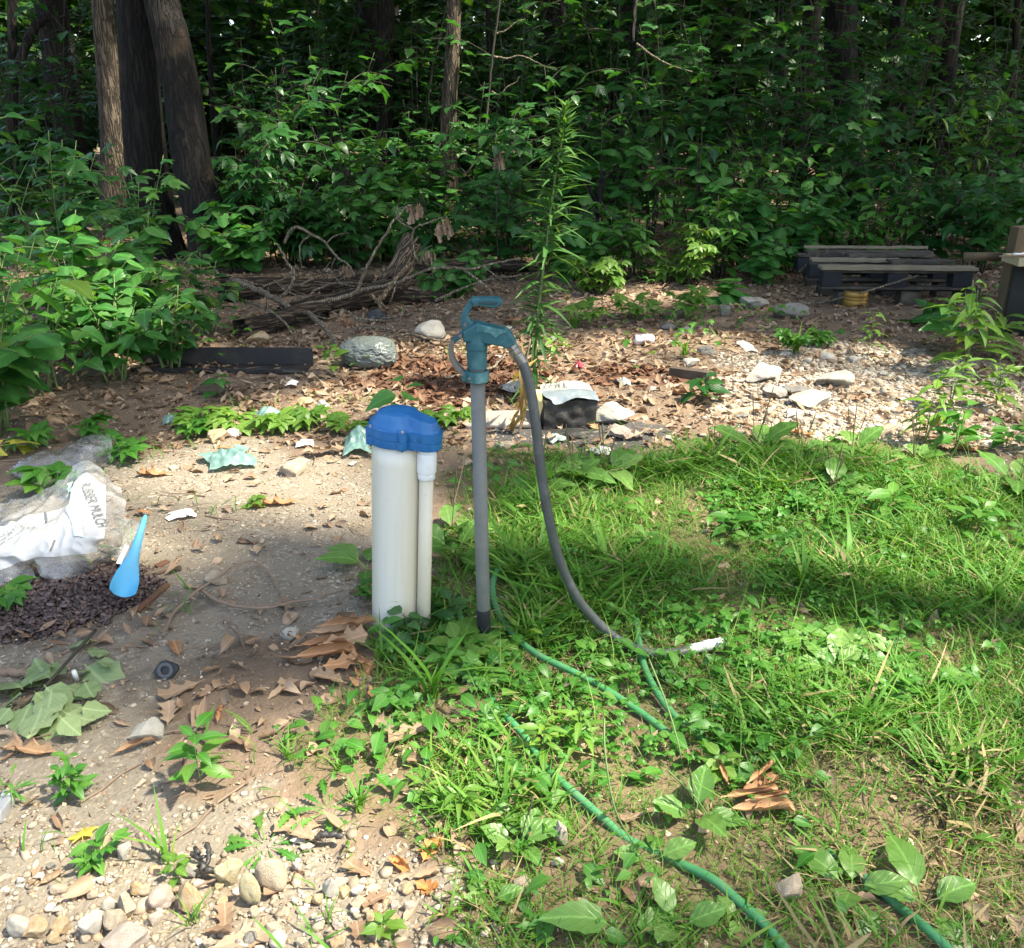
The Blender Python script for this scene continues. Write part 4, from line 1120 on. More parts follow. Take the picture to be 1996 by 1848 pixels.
# ------------------------------------------------------------------ well casing with its blue cap
def sharp(me, ang=32):
    bm = bmesh.new(); bm.from_mesh(me)
    for e in bm.edges:
        if len(e.link_faces) == 2 and e.calc_face_angle(0) > R(ang): e.smooth = False
    for f in bm.faces: f.smooth = True
    bm.to_mesh(me); bm.free(); return me
def pvc_mat():
    m, nt, out = new_mat('weathered_white_pvc'); N = NT(nt)
    c = N.coords('Object'); sp = N.n('SeparateXYZ'); nt.links.new(c, sp.inputs[0])
    streak = N.noise(1.0, 5, .6, N.mapping(c, (45, 45, 2.5)))
    spots = N.noise(38, 4, .6, c)
    col = N.mix(N.math('MULTIPLY', N.smooth(streak, .45, .75), .35), (.69, .665, .595), (.56, .52, .41))
    st = N.math('MULTIPLY', N.smooth(N.math('ADD', sp.outputs[0], N.math('MULTIPLY', N.math('SUBTRACT', streak, .5), .03)), .012, .046), .5)
    col = N.mix(st, col, (.60, .50, .32))
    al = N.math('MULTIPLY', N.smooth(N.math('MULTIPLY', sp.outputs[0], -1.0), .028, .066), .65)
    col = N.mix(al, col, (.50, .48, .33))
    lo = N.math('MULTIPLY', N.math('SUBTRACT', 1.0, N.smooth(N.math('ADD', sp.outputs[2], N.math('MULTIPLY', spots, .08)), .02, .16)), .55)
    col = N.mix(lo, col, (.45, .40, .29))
    col = N.mix(N.math('MULTIPLY', N.smooth(spots, .68, .75), .45), col, (.25, .22, .16))
    N.bsdf(out, col, .38, N.bump(streak, .05, .002), .45)
    return m
PVC = pvc_mat()
PVC_NEW = plain_mat('clean_white_pvc', (.80, .81, .83), .32, .04, 20, .03, dirt=(.6, .57, .5), dirt_amt=.35, dirt_scale=30)
BLUE = plain_mat('blue_cast_cap_paint', (.011, .125, .35), .42, .12, 240, .12, spec=.5, dirt=(.05, .20, .40), dirt_amt=.45, dirt_scale=24)
STEEL = plain_mat('bolt_steel', (.55, .55, .53), .35, .15, 60, .1, metal=.8)
w0 = G(773, 1212); w0.z = -.02
well = thing('well_casing', w0, 'white plastic well casing with a blue bolted cap', 'well casing')
well.rotation_euler = (0, R(3.1), 0)
c_m = MB().lathe([(.0675, -.1)] + [(.0675 - .0002 * (i % 2), i * .05) for i in range(11)] + [(.0675, .556)], 72)
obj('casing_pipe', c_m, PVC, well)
ca = R(-30); cdx, cdy = .0885 * math.cos(ca), .0885 * math.sin(ca)
m_ = MB().lathe([(.0182, -.1), (.0182, .2), (.0182, .49)], 32, (cdx, cdy, 0)); obj('conduit_pipe', m_, PVC, well)
cp = obj('conduit_coupling', MB().lathe([(.0215, .470), (.0222, .471), (.0222, .4815), (.0205, .483), (.0205, .486), (.0242, .4875), (.0246, .489), (.0246, .538), (.0242, .540), (.0215, .541), (.0215, .560)], 40, (cdx, cdy, 0)).mesh('conduit_coupling'), PVC_NEW, well)
sharp(cp.data, 40)
CAPZ = .553
bolts = [(210, .0745), (150, .0745), (284, .0745), (90, .0745)]
bolt_xy = [(r * math.cos(R(a)), r * math.sin(R(a))) for a, r in bolts] + [(.094, -.006)]
discs = [(0, 0, .0765)] + [(x, y, .0125) for x, y in bolt_xy] + [(cdx, cdy, .0385), (cdx * .7, cdy * .7, .046)]
def outline_r(th, k=1.0, sub=0.0):
    ct, st = math.cos(th), math.sin(th); best = .05
    for x, y, r in discs:
        r = r - sub
        b = x * ct + y * st; q = b * b - (x * x + y * y - r * r)
        if q >= 0: best = max(best, b + math.sqrt(q))
    return best * k
def sst(t): t = max(0, min(1, t)); return t * t * (3 - 2 * t)
def cap_h(x, y):
    r = math.hypot(x, y)
    h = .0045 * sst((.0735 - r) / .0018)
    if r < .0685:
        t = (.0685 - r) / .0190
        h = max(h, .0055 + .0275 * t ** .9 if t < 1 else .033 + .010 * (1 - (r / .0495) ** 2))
    u = x * math.cos(ca) + y * math.sin(ca); w = -x * math.sin(ca) + y * math.cos(ca)
    if u > .01:
        top = .0435 - .165 * u
        half = .034 - .02 * u
        q_ = max(abs(w) - half + .014, 0) if u > .075 else 0
        edge = (half - abs(w)) if u < .088 else half - math.hypot(u - .088, w) 
        side = edge * 3.2                              # steep drafted sides
        h = max(h, min(top, side))
    return h
NA, NRr = 240, 96
v, f = [], []
for j in range(NRr):
    for i in range(NA):
        th = 2 * PI * i / NA; Rr = outline_r(th) * (j + .5) / (NRr - .5) if j < NRr - 1 else outline_r(th)
        x, y = Rr * math.cos(th), Rr * math.sin(th)
        z = .044 + cap_h(x, y) - (.0012 if j == NRr - 1 else 0)
        v.append((x, y, z))
for j in range(NRr - 1):
    for i in range(NA):
        i2 = (i + 1) % NA
        f.append((j * NA + i, (j + 1) * NA + i, (j + 1) * NA + i2, j * NA + i2))
v.append((0, 0, .044 + cap_h(0, 0))); f += [(len(v) - 1, i, (i + 1) % NA) for i in range(NA)]
b = len(v)
for zz_, kk_ in ((.0435, 1.0), (.0225, 1.0), (.0215, .985)):
    for i in range(NA):
        th = 2 * PI * i / NA; Rr = outline_r(th) * kk_; v.append((Rr * math.cos(th), Rr * math.sin(th), zz_))
rings = [(NRr - 1) * NA, b, b + NA, b + 2 * NA]
for a_, c_ in zip(rings[:-1], rings[1:]):
    for i in range(NA):
        i2 = (i + 1) % NA; f.append((a_ + i, c_ + i, c_ + i2, a_ + i2))
me = MB().add(v, f).mesh('cap_lid'); sharp(me, 42)
lid = obj('cap_lid', me, BLUE, well, (0, 0, CAPZ))
mb = MB(); v = []; f = []
prof = ((.0, .90), (.0, .985), (.001, .99), (.0185, .99), (.0195, .975), (.0215, .975))
for zz_, kk_ in prof:
    for i in range(NA):
        th = 2 * PI * i / NA; Rr = outline_r(th) * kk_; v.append((Rr * math.cos(th), Rr * math.sin(th), zz_))
for a_ in range(len(prof) - 1):
    for i in range(NA):
        i2 = (i + 1) % NA; f.append((a_ * NA + i, a_ * NA + i2, (a_ + 1) * NA + i2, (a_ + 1) * NA + i))
f.append(tuple(range(NA - 1, -1, -1)))
me = MB().add(v, f).mesh('cap_base'); sharp(me, 28)
obj('cap_base', me, BLUE, well, (0, 0, CAPZ))
bm_ = MB().lathe([(.0058, 0), (.0058, .0008), (.0036, .0009), (.0038, .0042), (.0030, .0050)], 6).mesh('cap_bolt', False); bm_.materials.append(STEEL)
for x, y in bolt_xy: obj('cap_bolt', bm_, None, lid, (x, y, .0445))
nut_ = MB().lathe([(.0035, -.005), (.0035, 0)], 6).mesh('cap_nut', False); nut_.materials.append(plain_mat('black_nut', (.02, .02, .025), .5))
for x, y in bolt_xy: obj('cap_nut', nut_, None, well, (x, y, CAPZ))

# ------------------------------------------------------------------ yard hydrant
TEAL = plain_mat('chalky_teal_paint', (.018, .095, .118), .55, .25, 35, .12, spec=.4, dirt=(.10, .23, .25), dirt_amt=.55, dirt_scale=16)
TEAL_LT = plain_mat('worn_teal_paint', (.035, .14, .155), .6, .25, 40, .15, spec=.35, dirt=(.22, .38, .38), dirt_amt=.6, dirt_scale=20)
GALV = plain_mat('dull_galvanized_pipe', (.135, .139, .126), .5, .16, 26, .06, metal=.0, spec=.45, dirt=(.21, .214, .20), dirt_amt=.45, dirt_scale=12)
BLACK_SLEEVE = plain_mat('black_pipe_wrap', (.016, .017, .02), .6, .3, 40, .2, dirt=(.05, .055, .06), dirt_amt=.5)
GREYMET = plain_mat('grey_link_metal', (.17, .17, .16), .5, .2, 60, .1, metal=.5, dirt=(.12, .10, .08), dirt_amt=.5, dirt_scale=30)
NICKEL = plain_mat('dull_hose_coupling', (.26, .25, .235), .42, .25, 60, .15, metal=.7, dirt=(.10, .085, .07), dirt_amt=.6, dirt_scale=40)
h0 = G(944, 1250); h0.z = 0
hyd = thing('yard_hydrant', h0, 'teal-headed yard hydrant on a tall grey standpipe', 'hydrant')
hyd.rotation_euler = (0, R(-.6), 0)
ZS = .712
def hx(zx): return (zx - 650) / 5812
def hz_(zy): return ZS + (1300 - zy) / 5614
seg = 40
m_ = MB().lathe([(.0172, .06), (.0175, .062), (.0175, ZS + .06)], seg); obj('standpipe', m_, GALV, hyd)
m_ = MB().lathe([(.0180, -.1), (.0180, .085), (.0182, .098), (.0176, .1)], seg); obj('pipe_sleeve', m_, BLACK_SLEEVE, hyd)
# clamp: a band with an ear for the link at the left and a bolt lug in front
m_ = MB().prism_xy([((.0265 + (.0045 if abs(a - 180) < 28 else 0)) * math.cos(R(a)), .0265 * math.sin(R(a))) for a in range(0, 360, 12)], 0, .026)
cl = obj('clamp_band', m_, TEAL_LT, hyd, (.001, 0, ZS + .002)); bevel(cl, .002)
m_ = MB().box((-.0315, -.001, .014), (.012, .026, .022)); e_ = obj('clamp_ear', m_, TEAL_LT, cl); bevel(e_, .003)
m_ = MB().lathe([(.0045, 0), (.0045, .008)], 6); bo = obj('clamp_bolt', m_, GREYMET, cl, (-.019, -.026, .014)); bo.rotation_euler = (R(90), 0, 0)
# head casting
m_ = MB().lathe([(.0190, hz_(1112)), (.0230, hz_(1106)), (.0232, hz_(1050)), (.0236, hz_(862)), (.0226, hz_(858)), (.0226, hz_(850)), (.0248, hz_(846)), (.0250, hz_(762)), (.0238, hz_(745)), (.0230, hz_(738)), (.0232, hz_(640))], seg)
hd = obj('head_barrel', m_, TEAL, hyd); sharp(hd.data, 40)
def zpts(l): return [(hx(a), hz_(b)) for a, b in l]
body = zpts([(475, 745), (470, 640), (500, 590), (655, 488), (700, 500), (860, 545), (1065, 590), (1120, 640), (1188, 772), (1110, 806), (1042, 842), (990, 800), (930, 790), (780, 772), (700, 748)][::-1])
m_ = MB().prism_xz(body, -.0205, .0205)
sp_ = obj('spout_casting', m_, TEAL, hyd); bevel(sp_, .009, 4, 20)
panel = zpts([(650, 610), (700, 600), (840, 625), (905, 690), (960, 640), (1070, 610), (1062, 592), (860, 548), (700, 505), (658, 520)][::-1])
m_ = MB().prism_xz(panel, -.0225, .0225); rb = obj('top_rib', m_, TEAL_LT, hyd); bevel(rb, .005, 3, 20)
# nozzle collar along the spout axis
ax = (Vector((hx(1115), 0, hz_(805))) - Vector((hx(1010), 0, hz_(640)))).normalized()
noz = Vector((hx(1080), 0, hz_(752)))
q = ax.to_track_quat('Z', 'Y')
def axial(name, prof, mat, p, parent=hyd, sg=32):
    o = obj(name, MB().lathe(prof, sg), mat, parent, p); o.rotation_mode = 'QUATERNION'; o.rotation_quaternion = q; sharp(o.data, 35); return o
axial('nozzle', [(.0135, -.030), (.0150, -.022), (.0152, .004), (.0146, .0105), (.0110, .011)], TEAL, noz)
# handle: arm and paddle grip
arm = zpts([(455, 600), (442, 520), (448, 415), (500, 310), (570, 205), (610, 185), (660, 230), (640, 262), (575, 350), (545, 430), (575, 470), (640, 500), (600, 545), (530, 590)][::-1])
m_ = MB().prism_xz(arm, -.010, .010); ha = obj('handle_arm', m_, TEAL, hyd); bevel(ha, .004, 3, 20)
grip = zpts([(590, 190), (640, 182), (960, 183), (1005, 220), (1008, 250), (985, 262), (925, 300), (860, 300), (680, 268), (630, 262), (585, 215)][::-1])
m_ = MB().prism_xz(grip, -.017, .017); hg = obj('handle_grip', m_, TEAL, hyd); bevel(hg, .0028, 2, 20)
m_ = MB().prism_xz(zpts([(690, 215), (930, 212), (955, 240), (915, 268), (860, 270), (690, 250)][::-1]), -.0182, .0182); gi = obj('grip_insert', m_, plain_mat('dark_teal_insert', (.010, .05, .065), .6, .2, 30), hyd); bevel(gi, .002)  # darker teal plate, slightly proud of the grip
# lever arm behind the barrel and the two link plates
lev = zpts([(470, 690), (440, 640), (450, 590), (520, 570), (560, 620), (520, 660), (400, 740), (360, 790), (318, 780), (300, 740), (320, 712), (370, 690), (430, 640)][::-1])
m_ = MB().prism_xz(zpts([(530, 560), (545, 640), (470, 690), (385, 745), (345, 770), (318, 745), (345, 700), (425, 640), (470, 580)][::-1]), -.009, .009); lv = obj('lever', m_, TEAL, hyd); bevel(lv, .003, 3, 20)
for yy_ in (-.013, .013):
    arc = smooth_pts([(hx(326), yy_, hz_(742)), (hx(300), yy_, hz_(850)), (hx(318), yy_, hz_(970)), (hx(370), yy_, hz_(1070)), (hx(452), yy_, hz_(1165))], 8)
    v = []; f = []
    for i, p in enumerate(arc):
        t = (arc[min(i + 1, len(arc) - 1)] - arc[max(i - 1, 0)]).normalized(); nrm = Vector((t.z, 0, -t.x))
        wd = .0055
        for s_, dy in ((-1, -.0018), (1, -.0018), (1, .0018), (-1, .0018)): v.append(p + nrm * wd * s_ + Vector((0, dy, 0)))
    for i in range(len(arc) - 1):
        for k in range(4): f.append((i * 4 + k, i * 4 + (k + 1) % 4, i * 4 + 4 + (k + 1) % 4, i * 4 + 4 + k))
    f += [(3, 2, 1, 0), tuple(len(v) - 4 + k for k in range(4))]
    lk = obj('link_plate', MB().add(v, f).mesh('link_plate', False), GREYMET, hyd); bevel(lk, .0008, 1)
for (a_, b_2, r_) in ((326, 745, .0052), (440, 655, .0045), (452, 1160, .004), (505, 510, .004)):
    o = obj('pivot_pin', MB().lathe([(r_, -.019), (r_, .019)], 16), GREYMET, hyd, (hx(a_), 0, hz_(b_2))); o.rotation_euler = (R(90), 0, 0); sharp(o.data)

# ------------------------------------------------------------------ hoses
GREYHOSE = plain_mat('grey_rubber_hose', (.060, .066, .064), .5, .12, 60, .08, dirt=(.15, .16, .165), dirt_amt=.4, dirt_scale=20)
GREENHOSE = plain_mat('green_garden_hose', (.050, .215, .078), .55, .2, 40, .15, dirt=(.13, .23, .12), dirt_amt=.65, dirt_scale=14)
WHITEP = plain_mat('white_plastic', (.72, .72, .70), .4, .08, 30, .05)
HM = hyd.matrix_basis.copy(); HM = Matrix.Translation(h0) @ Matrix.Rotation(R(-.6), 4, 'Y')
nw = HM @ noz
gh = thing('grey_hose', nw, 'grey drinking-water hose hanging from the hydrant spout', 'hose')
pA = nw + ax * .018
def gp(px, py, dz=0.0): return onG(px, py, dz)
Yh = nw.y
hp = [nw + ax * .055, D(1024, 722, Yh - .005), D(1036, 770, Yh - .015), D(1047, 850, Yh - .03), D(1056, 930, Yh - .04), D(1070, 1010, Yh - .045), D(1090, 1090, Yh - .045), D(1122, 1160, Yh - .04), D(1160, 1208, Yh - .03), D(1205, 1247, Yh - .03), gp(1258, 1271, .022), gp(1315, 1273, .018), gp(1352, 1265, .020)]
hp = [p - nw for p in smooth_pts(hp, 8)]
ho = obj('hose_tube', MB().tube(hp, .0122, 20), GREYHOSE, gh)
q2 = q
def axial2(name, prof, mat, p, d, parent, sg=24):
    o = obj(name, MB().lathe(prof, sg), mat, parent, p); o.rotation_mode = 'QUATERNION'; o.rotation_quaternion = d.to_track_quat('Z', 'Y'); sharp(o.data, 35); return o
axial2('hose_nut', [(.0100, .0095), (.0140, .0105), (.0140, .019), (.0120, .0195), (.0120, .022), (.0152, .0225), (.0155, .034), (.0140, .037), (.011, .0375)], NICKEL, (0, 0, 0), ax, gh, 8)
axial2('hose_ferrule', [(.0125, .036), (.0132, .037)] + [(.0132 + (.0006 if i % 2 else 0), .040 + .004 * i) for i in range(6)] + [(.0126, .064)], NICKEL, (0, 0, 0), ax, gh)
e0 = gp(1350, 1265, .020); e1 = gp(1408, 1252, .020)
dd = (e1 - e0).normalized(); Le = (e1 - e0).length
axial2('hose_end_fitting', [(.0124, -.01), (.0132, 0), (.0132, Le * .35), (.0150, Le * .37), (.0152, Le * .6), (.0136, Le * .63), (.0136, Le), (.008, Le)], plain_mat('dull_grey_fitting', (.42, .44, .43), .45, .25, 60, .1, dirt=(.2, .21, .19), dirt_amt=.5), e0 - nw, dd, gh)

def ground_hose(name, pts, r, label, mat, first_dz=None):
    P = [onG(a, b, r * .8 + dz) for a, b, dz in pts]
    base = P[0].copy(); base.z = 0
    root = thing(name, base, label, 'hose')
    o = obj('hose_tube', MB().tube([p - base for p in smooth_pts(P, 8)], r, 16), mat, root)
    return root, P, base
r1, P1_, b1_ = ground_hose('garden_hose', [(893, 1178, .02), (899, 1210, .02), (910, 1250, .005), (928, 1310, -.012), (960, 1365, -.010), (992, 1402, .012), (1024, 1437, .012), (1060, 1490, 0), (1095, 1525, .012), (1130, 1556, .012), (1175, 1595, .004), (1222, 1635, -.008), (1290, 1668, -.010), (1385, 1712, .012), (1440, 1757, .012), (1500, 1812, .006), (1560, 1890, 0)], .0088, 'green garden hose with a black end, running from beside the hydrant to the bottom edge', GREENHOSE)
dd = (P1_[0] - P1_[1]).normalized()
axial2('hose_end', [(.0115, -.03), (.0145, -.028), (.0150, .012), (.0165, .014), (.0165, .030), (.009, .031)], plain_mat('black_plastic_fitting', (.012, .012, .014), .45, .2, 40), P1_[0] - b1_ - dd * .0, dd, r1)
ground_hose('garden_hose', [(1330, 1455, -.004), (1280, 1412, .004), (1215, 1366, .008), (1165, 1335, .016), (1110, 1306, .024), (1055, 1280, .024), (1008, 1245, .024), (975, 1200, .024), (961, 1155, .026), (966, 1118, .03), (990, 1092, .03), (1040, 1075, .03), (1110, 1073, .03), (1170, 1090, 0), (1215, 1140, 0), (1238, 1200, .006), (1246, 1255, .006), (1258, 1305, .014), (1284, 1355, .014), (1320, 1400, .004), (1380, 1452, -.012), (1440, 1510, -.002), (1530, 1590, -.016), (1640, 1680, -.012), (1700, 1722, .008), (1752, 1768, -.004), (1800, 1805, .014), (1880, 1880, .01)], .0088, 'green garden hose looping behind the hydrant and off the lower right corner', GREENHOSE)

# ------------------------------------------------------------------ torn bag of rubber mulch, mulch, scoop, bubble wrap
def surf_eval(grid, u, v):                          # bicubic Catmull-Rom on a grid of points, u along columns 0..1, v along rows 0..1
    nr, nc = len(grid), len(grid[0])
    def cr(p, t):
        a, b, c, d = p
        return 0.5 * ((2 * b) + (c - a) * t + (2 * a - 5 * b + 4 * c - d) * t * t + (3 * b - a - 3 * c + d) * t ** 3)
    x = min(max(u, 0), 1) * (nc - 1); i = min(int(x), nc - 2); fx = x - i
    y = min(max(v, 0), 1) * (nr - 1); j = min(int(y), nr - 2); fy = y - j
    def cell(r, c): return grid[min(max(r, 0), nr - 1)][min(max(c, 0), nc - 1)]
    return cr([cr([cell(j + a, i + b) for b in (-1, 0, 1, 2)], fx) for a in (-1, 0, 1, 2)], fy)
def crumple(p, amp, seed, f=9):
    q = p * f + Vector((seed, seed * 2.3, 0))
    a = 1 - abs(noise.noise(q)) * 2.4; b = 1 - abs(noise.noise(q * 2.3 + Vector((5, 1, 2)))) * 2.4
    return amp * (a * .65 + b * .35)
def sheet(grid, nu, nv, amp, seed, base, f=9, edge=.012):
    v, fc, uv = [], [], []
    cache = {}
    for j in range(nv + 1):
        for i in range(nu + 1):
            u, w = i / nu, j / nv
            p = surf_pt(grid, u, w, amp, seed, f)
            v.append(p - base); uv.append((u, w, 0))
    for j in range(nv):
        for i in range(nu):
            a = j * (nu + 1) + i
            fc.append((a, a + nu + 1, a + nu + 2, a + 1))
    me = MB().add(v, fc).mesh('sheet')
    at_ = me.attributes.new('luv', 'FLOAT_VECTOR', 'POINT'); at_.data.foreach_set('vector', np.array(uv, dtype=np.float32).ravel())
    return me
def surf_pt(grid, u, w, amp, seed, f):
    p = surf_eval(grid, u, w); e = .004
    nrm = (surf_eval(grid, min(u + e, 1), w) - surf_eval(grid, max(u - e, 0), w)).cross(surf_eval(grid, u, max(w - e, 0)) - surf_eval(grid, u, min(w + e, 1)))
    nrm.normalize()
    if callable(amp): amp = amp(u, w)
    return p + nrm * crumple(p, amp, seed, f)
def plastic_mat(name, tint=(.85, .87, .88), opaq=.35, rough=.16, prn=None):
    m, nt, out = new_mat(name); N = NT(nt)
    c = N.coords('Object')
    bp = N.bump(N.noise(38, 5, .65, c, 1.2), .35, .006)
    d_ = N.bsdf(None, tint, .35, bp, .6)
    gl = N.n('BsdfGlossy', i_Roughness=rough); gl.inputs['Color'].default_value = (.9, .9, .9, 1); nt.links.new(bp, gl.inputs['Normal'])
    tr = N.n('BsdfTransparent'); tr.inputs[0].default_value = (.93, .94, .94, 1)
    tl = N.n('BsdfTranslucent'); tl.inputs[0].default_value = tint + (1,)
    fr = N.n('Fresnel', i_IOR=1.45); nt.links.new(bp, fr.inputs['Normal'])
    a1 = N.n('MixShader', i_0=.4); nt.links.new(d_.outputs[0], a1.inputs[1]); nt.links.new(tl.outputs[0], a1.inputs[2])
    op = N.math('ADD', opaq, N.math('MULTIPLY', N.smooth(N.noise(11, 4, .6, c), .45, .7), .18))
    if prn is not None:
        luv = N.attr('luv').outputs['Vector']; sp = N.n('SeparateXYZ'); nt.links.new(luv, sp.inputs[0])
        u, w = sp.outputs[0], sp.outputs[1]
        lab = None
        for (u0, u1, w0_, w1_, sl) in prn:           # printed white panels
            uu = N.math('ADD', u, N.math('MULTIPLY', w, sl))
            k = N.math('MULTIPLY', N.math('MULTIPLY', N.math('GREATER_THAN', uu, u0), N.math('LESS_THAN', uu, u1)), N.math('MULTIPLY', N.math('GREATER_THAN', w, w0_), N.math('LESS_THAN', w, w1_)))
            lab = k if lab is None else N.math('MAXIMUM', lab, k)
        op = N.math('MAXIMUM', op, N.math('MULTIPLY', lab, .80))
    a2 = N.n('MixShader'); nt.links.new(op, a2.inputs[0]); nt.links.new(tr.outputs[0], a2.inputs[1]); nt.links.new(a1.outputs[0], a2.inputs[2])
    a3 = N.n('MixShader'); nt.links.new(fr.outputs[0], a3.inputs[0]); nt.links.new(a2.outputs[0], a3.inputs[1]); nt.links.new(gl.outputs[0], a3.inputs[2])
    nt.links.new(a3.outputs[0], out.inputs[0])
    return m
BAG = plastic_mat('clear_printed_bag_film', (.74, .75, .78), .24, .2, [(.02, .80, .30, .80, 0.0), (.56, .84, .12, .62, 0.02)])
CLEAR = plastic_mat('clear_plastic_film', (.70, .76, .80), .17, .10)
bag_px = [[(-90, 1000, 2.85), (0, 985, 2.8), (70, 968, 2.78), (125, 940, 2.75), (165, 903, 2.72), (203, 932, 2.70), (237, 953, 2.66)],
          [(-90, 1050, 2.70), (0, 1025, 2.66), (70, 1000, 2.66), (118, 978, 2.66), (155, 958, 2.63), (205, 975, 2.60), (243, 1003, 2.57)],
          [(-90, 1090, 2.56), (0, 1066, 2.50), (70, 1040, 2.52), (118, 1030, 2.53), (155, 1030, 2.50), (205, 1040, 2.48), (241, 1046, 2.49)],
          [(-90, 1130, 2.42), (-5, 1100, 2.42), (62, 1080, 2.42), (110, 1076, 2.42), (158, 1068, 2.42), (198, 1065, 2.43), (228, 1072, 2.46)],
          [(-90, 1200, 2.22), (-5, 1190, 2.25), (62, 1096, 2.36), (92, 1127, 2.30), (142, 1122, 2.32), (182, 1104, 2.36), (208, 1090, 2.41)]]
for r_, dy_ in ((1, .07), (2, .12), (3, .08)):                      # the bag is puffed up
    bag_px[r_] = [(x, y, Y - dy_ * (1 if 0 < k < 6 else .3)) for k, (x, y, Y) in enumerate(bag_px[r_])]
bgrid = [[D(*p) for p in r] for r in bag_px]
bb = G(110, 1090); bb.z = 0
def BAMP(u, w):                                  # the lettered panel lies smoother than the rest
    k = sst((.14 - abs(u - .745)) / .06) * sst((.26 - abs(w - .34)) / .08)
    return .018 * (1 - .8 * k)
bag = thing('mulch_bag', bb, 'torn clear plastic mulch bag with white printed panel, open over the dark mulch', 'plastic bag')
me = sheet(bgrid, 120, 90, BAMP, 3.1, bb); me.name = 'bag_film'
obj('bag_film', me, BAG, bag)
def bag_pt(u, w, off=.004):
    p = surf_pt(bgrid, u, w, BAMP, 3.1, 9); e = .012
    n = (surf_pt(bgrid, min(u + e, 1), w, BAMP, 3.1, 9) - surf_pt(bgrid, max(u - e, 0), w, BAMP, 3.1, 9)).cross(surf_pt(bgrid, u, max(w - e, 0), BAMP, 3.1, 9) - surf_pt(bgrid, u, min(w + e, 1), BAMP, 3.1, 9)).normalized()
    return p + n * off - bb
INK = plain_mat('grey_print_ink', (.10, .11, .12), .6, .1, 20, 0)
def text_mesh(txt, size=1.0, ext=0.0):
    cu = bpy.data.curves.new('lettering', 'FONT'); cu.body = txt; cu.size = size; cu.extrude = ext; cu.resolution_u = 2
    o = bpy.data.objects.new('lettering', cu); COL.objects.link(o)
    dg = bpy.context.evaluated_depsgraph_get(); me = bpy.data.meshes.new_from_object(o.evaluated_get(dg))
    bpy.data.objects.remove(o); bpy.data.curves.remove(cu)
    return me
me = text_mesh('RUBBER MULCH')
bm = bmesh.new(); bm.from_mesh(me); bmesh.ops.triangulate(bm, faces=bm.faces)
bmesh.ops.subdivide_edges(bm, edges=[e for e in bm.edges if e.calc_length() > .25], cuts=2); bm.to_mesh(me); bm.free()
co = [v.co.copy() for v in me.vertices]; wtx = max(c.x for c in co)
ua, ub = Vector((.672, .20)), Vector((.785, .47)); du = ub - ua; dv = Vector((.066, -.030))
for v_, c in zip(me.vertices, co):
    q_ = ua + du * (c.x / wtx) + dv * (c.y / .72)
    v_.co = bag_pt(q_.x, q_.y)
obj('printed_lettering', me, INK, bag)
def bag_patch(name, u0, u1, w0_, w1_, mat, nu=8, nv=8, off=.0035, sk=0.0):
    v, f = [], []
    for j in range(nv + 1):
        for i in range(nu + 1): v.append(bag_pt(u0 + (u1 - u0) * i / nu + sk * j / nv, w0_ + (w1_ - w0_) * j / nv, off))
    for j in range(nv):
        for i in range(nu): a = j * (nu + 1) + i; f.append((a, a + nu + 1, a + nu + 2, a + 1))
    return obj(name, MB().add(v, f).mesh(name), mat, bag)
PRN_G = plain_mat('pale_green_print', (.42, .52, .47), .5, .15, 160, 0)
bag_patch('printed_panel', .585, .66, .36, .60, PRN_G, sk=.05)
bag_patch('printed_panel', .55, .63, .12, .26, PRN_G)
bag_patch('printed_bar', .385, .400, .30, .42, INK, 3, 6)
bag_patch('printed_bar', .475, .490, .64, .76, INK, 3, 6)
for k in range(5): bag_patch('printed_line', .20 + .03 * k, .204 + .03 * k, .33, .52, plain_mat('faint_print', (.45, .46, .48), .6, .1, 20, 0) if k == 0 else bpy.data.materials['faint_print'], 1, 8)
# second flap of film towards the viewer at the left edge, and a loose clear packet beside the scoop
fl = [[D(-120, 1150, 2.34), D(-30, 1140, 2.33), D(60, 1105, 2.35)], [D(-120, 1200, 2.2), D(-20, 1180, 2.24), D(70, 1128, 2.29)], [D(-120, 1230, 2.1), D(-20, 1200, 2.17), D(40, 1158, 2.22)]]
me = sheet(fl, 24, 20, .008, 8.2, bb); obj('film_flap', me, CLEAR, bag)
pk = [[D(228, 1015, 2.55), D(250, 1010, 2.56), D(268, 1022, 2.54)], [D(226, 1050, 2.47), D(255, 1055, 2.46), D(284, 1040, 2.49)], [D(218, 1085, 2.40), D(250, 1090, 2.40), D(280, 1072, 2.42)]]
pb = G(250, 1060); o = thing('plastic_packet', pb, 'crushed clear plastic packet between the mulch bag and the blue scoop', 'plastic packet')
obj('packet_film', sheet(pk, 20, 18, .012, 4.4, pb), CLEAR, o)
lb = [D(226, 1098, 2.38), D(243, 1062, 2.46), D(251, 1064, 2.46), D(236, 1100, 2.375)]
lm = MB().add([p - pb for p in lb], [(0, 1, 2, 3)]); obj('packet_stripe', lm, PVC_NEW, o)
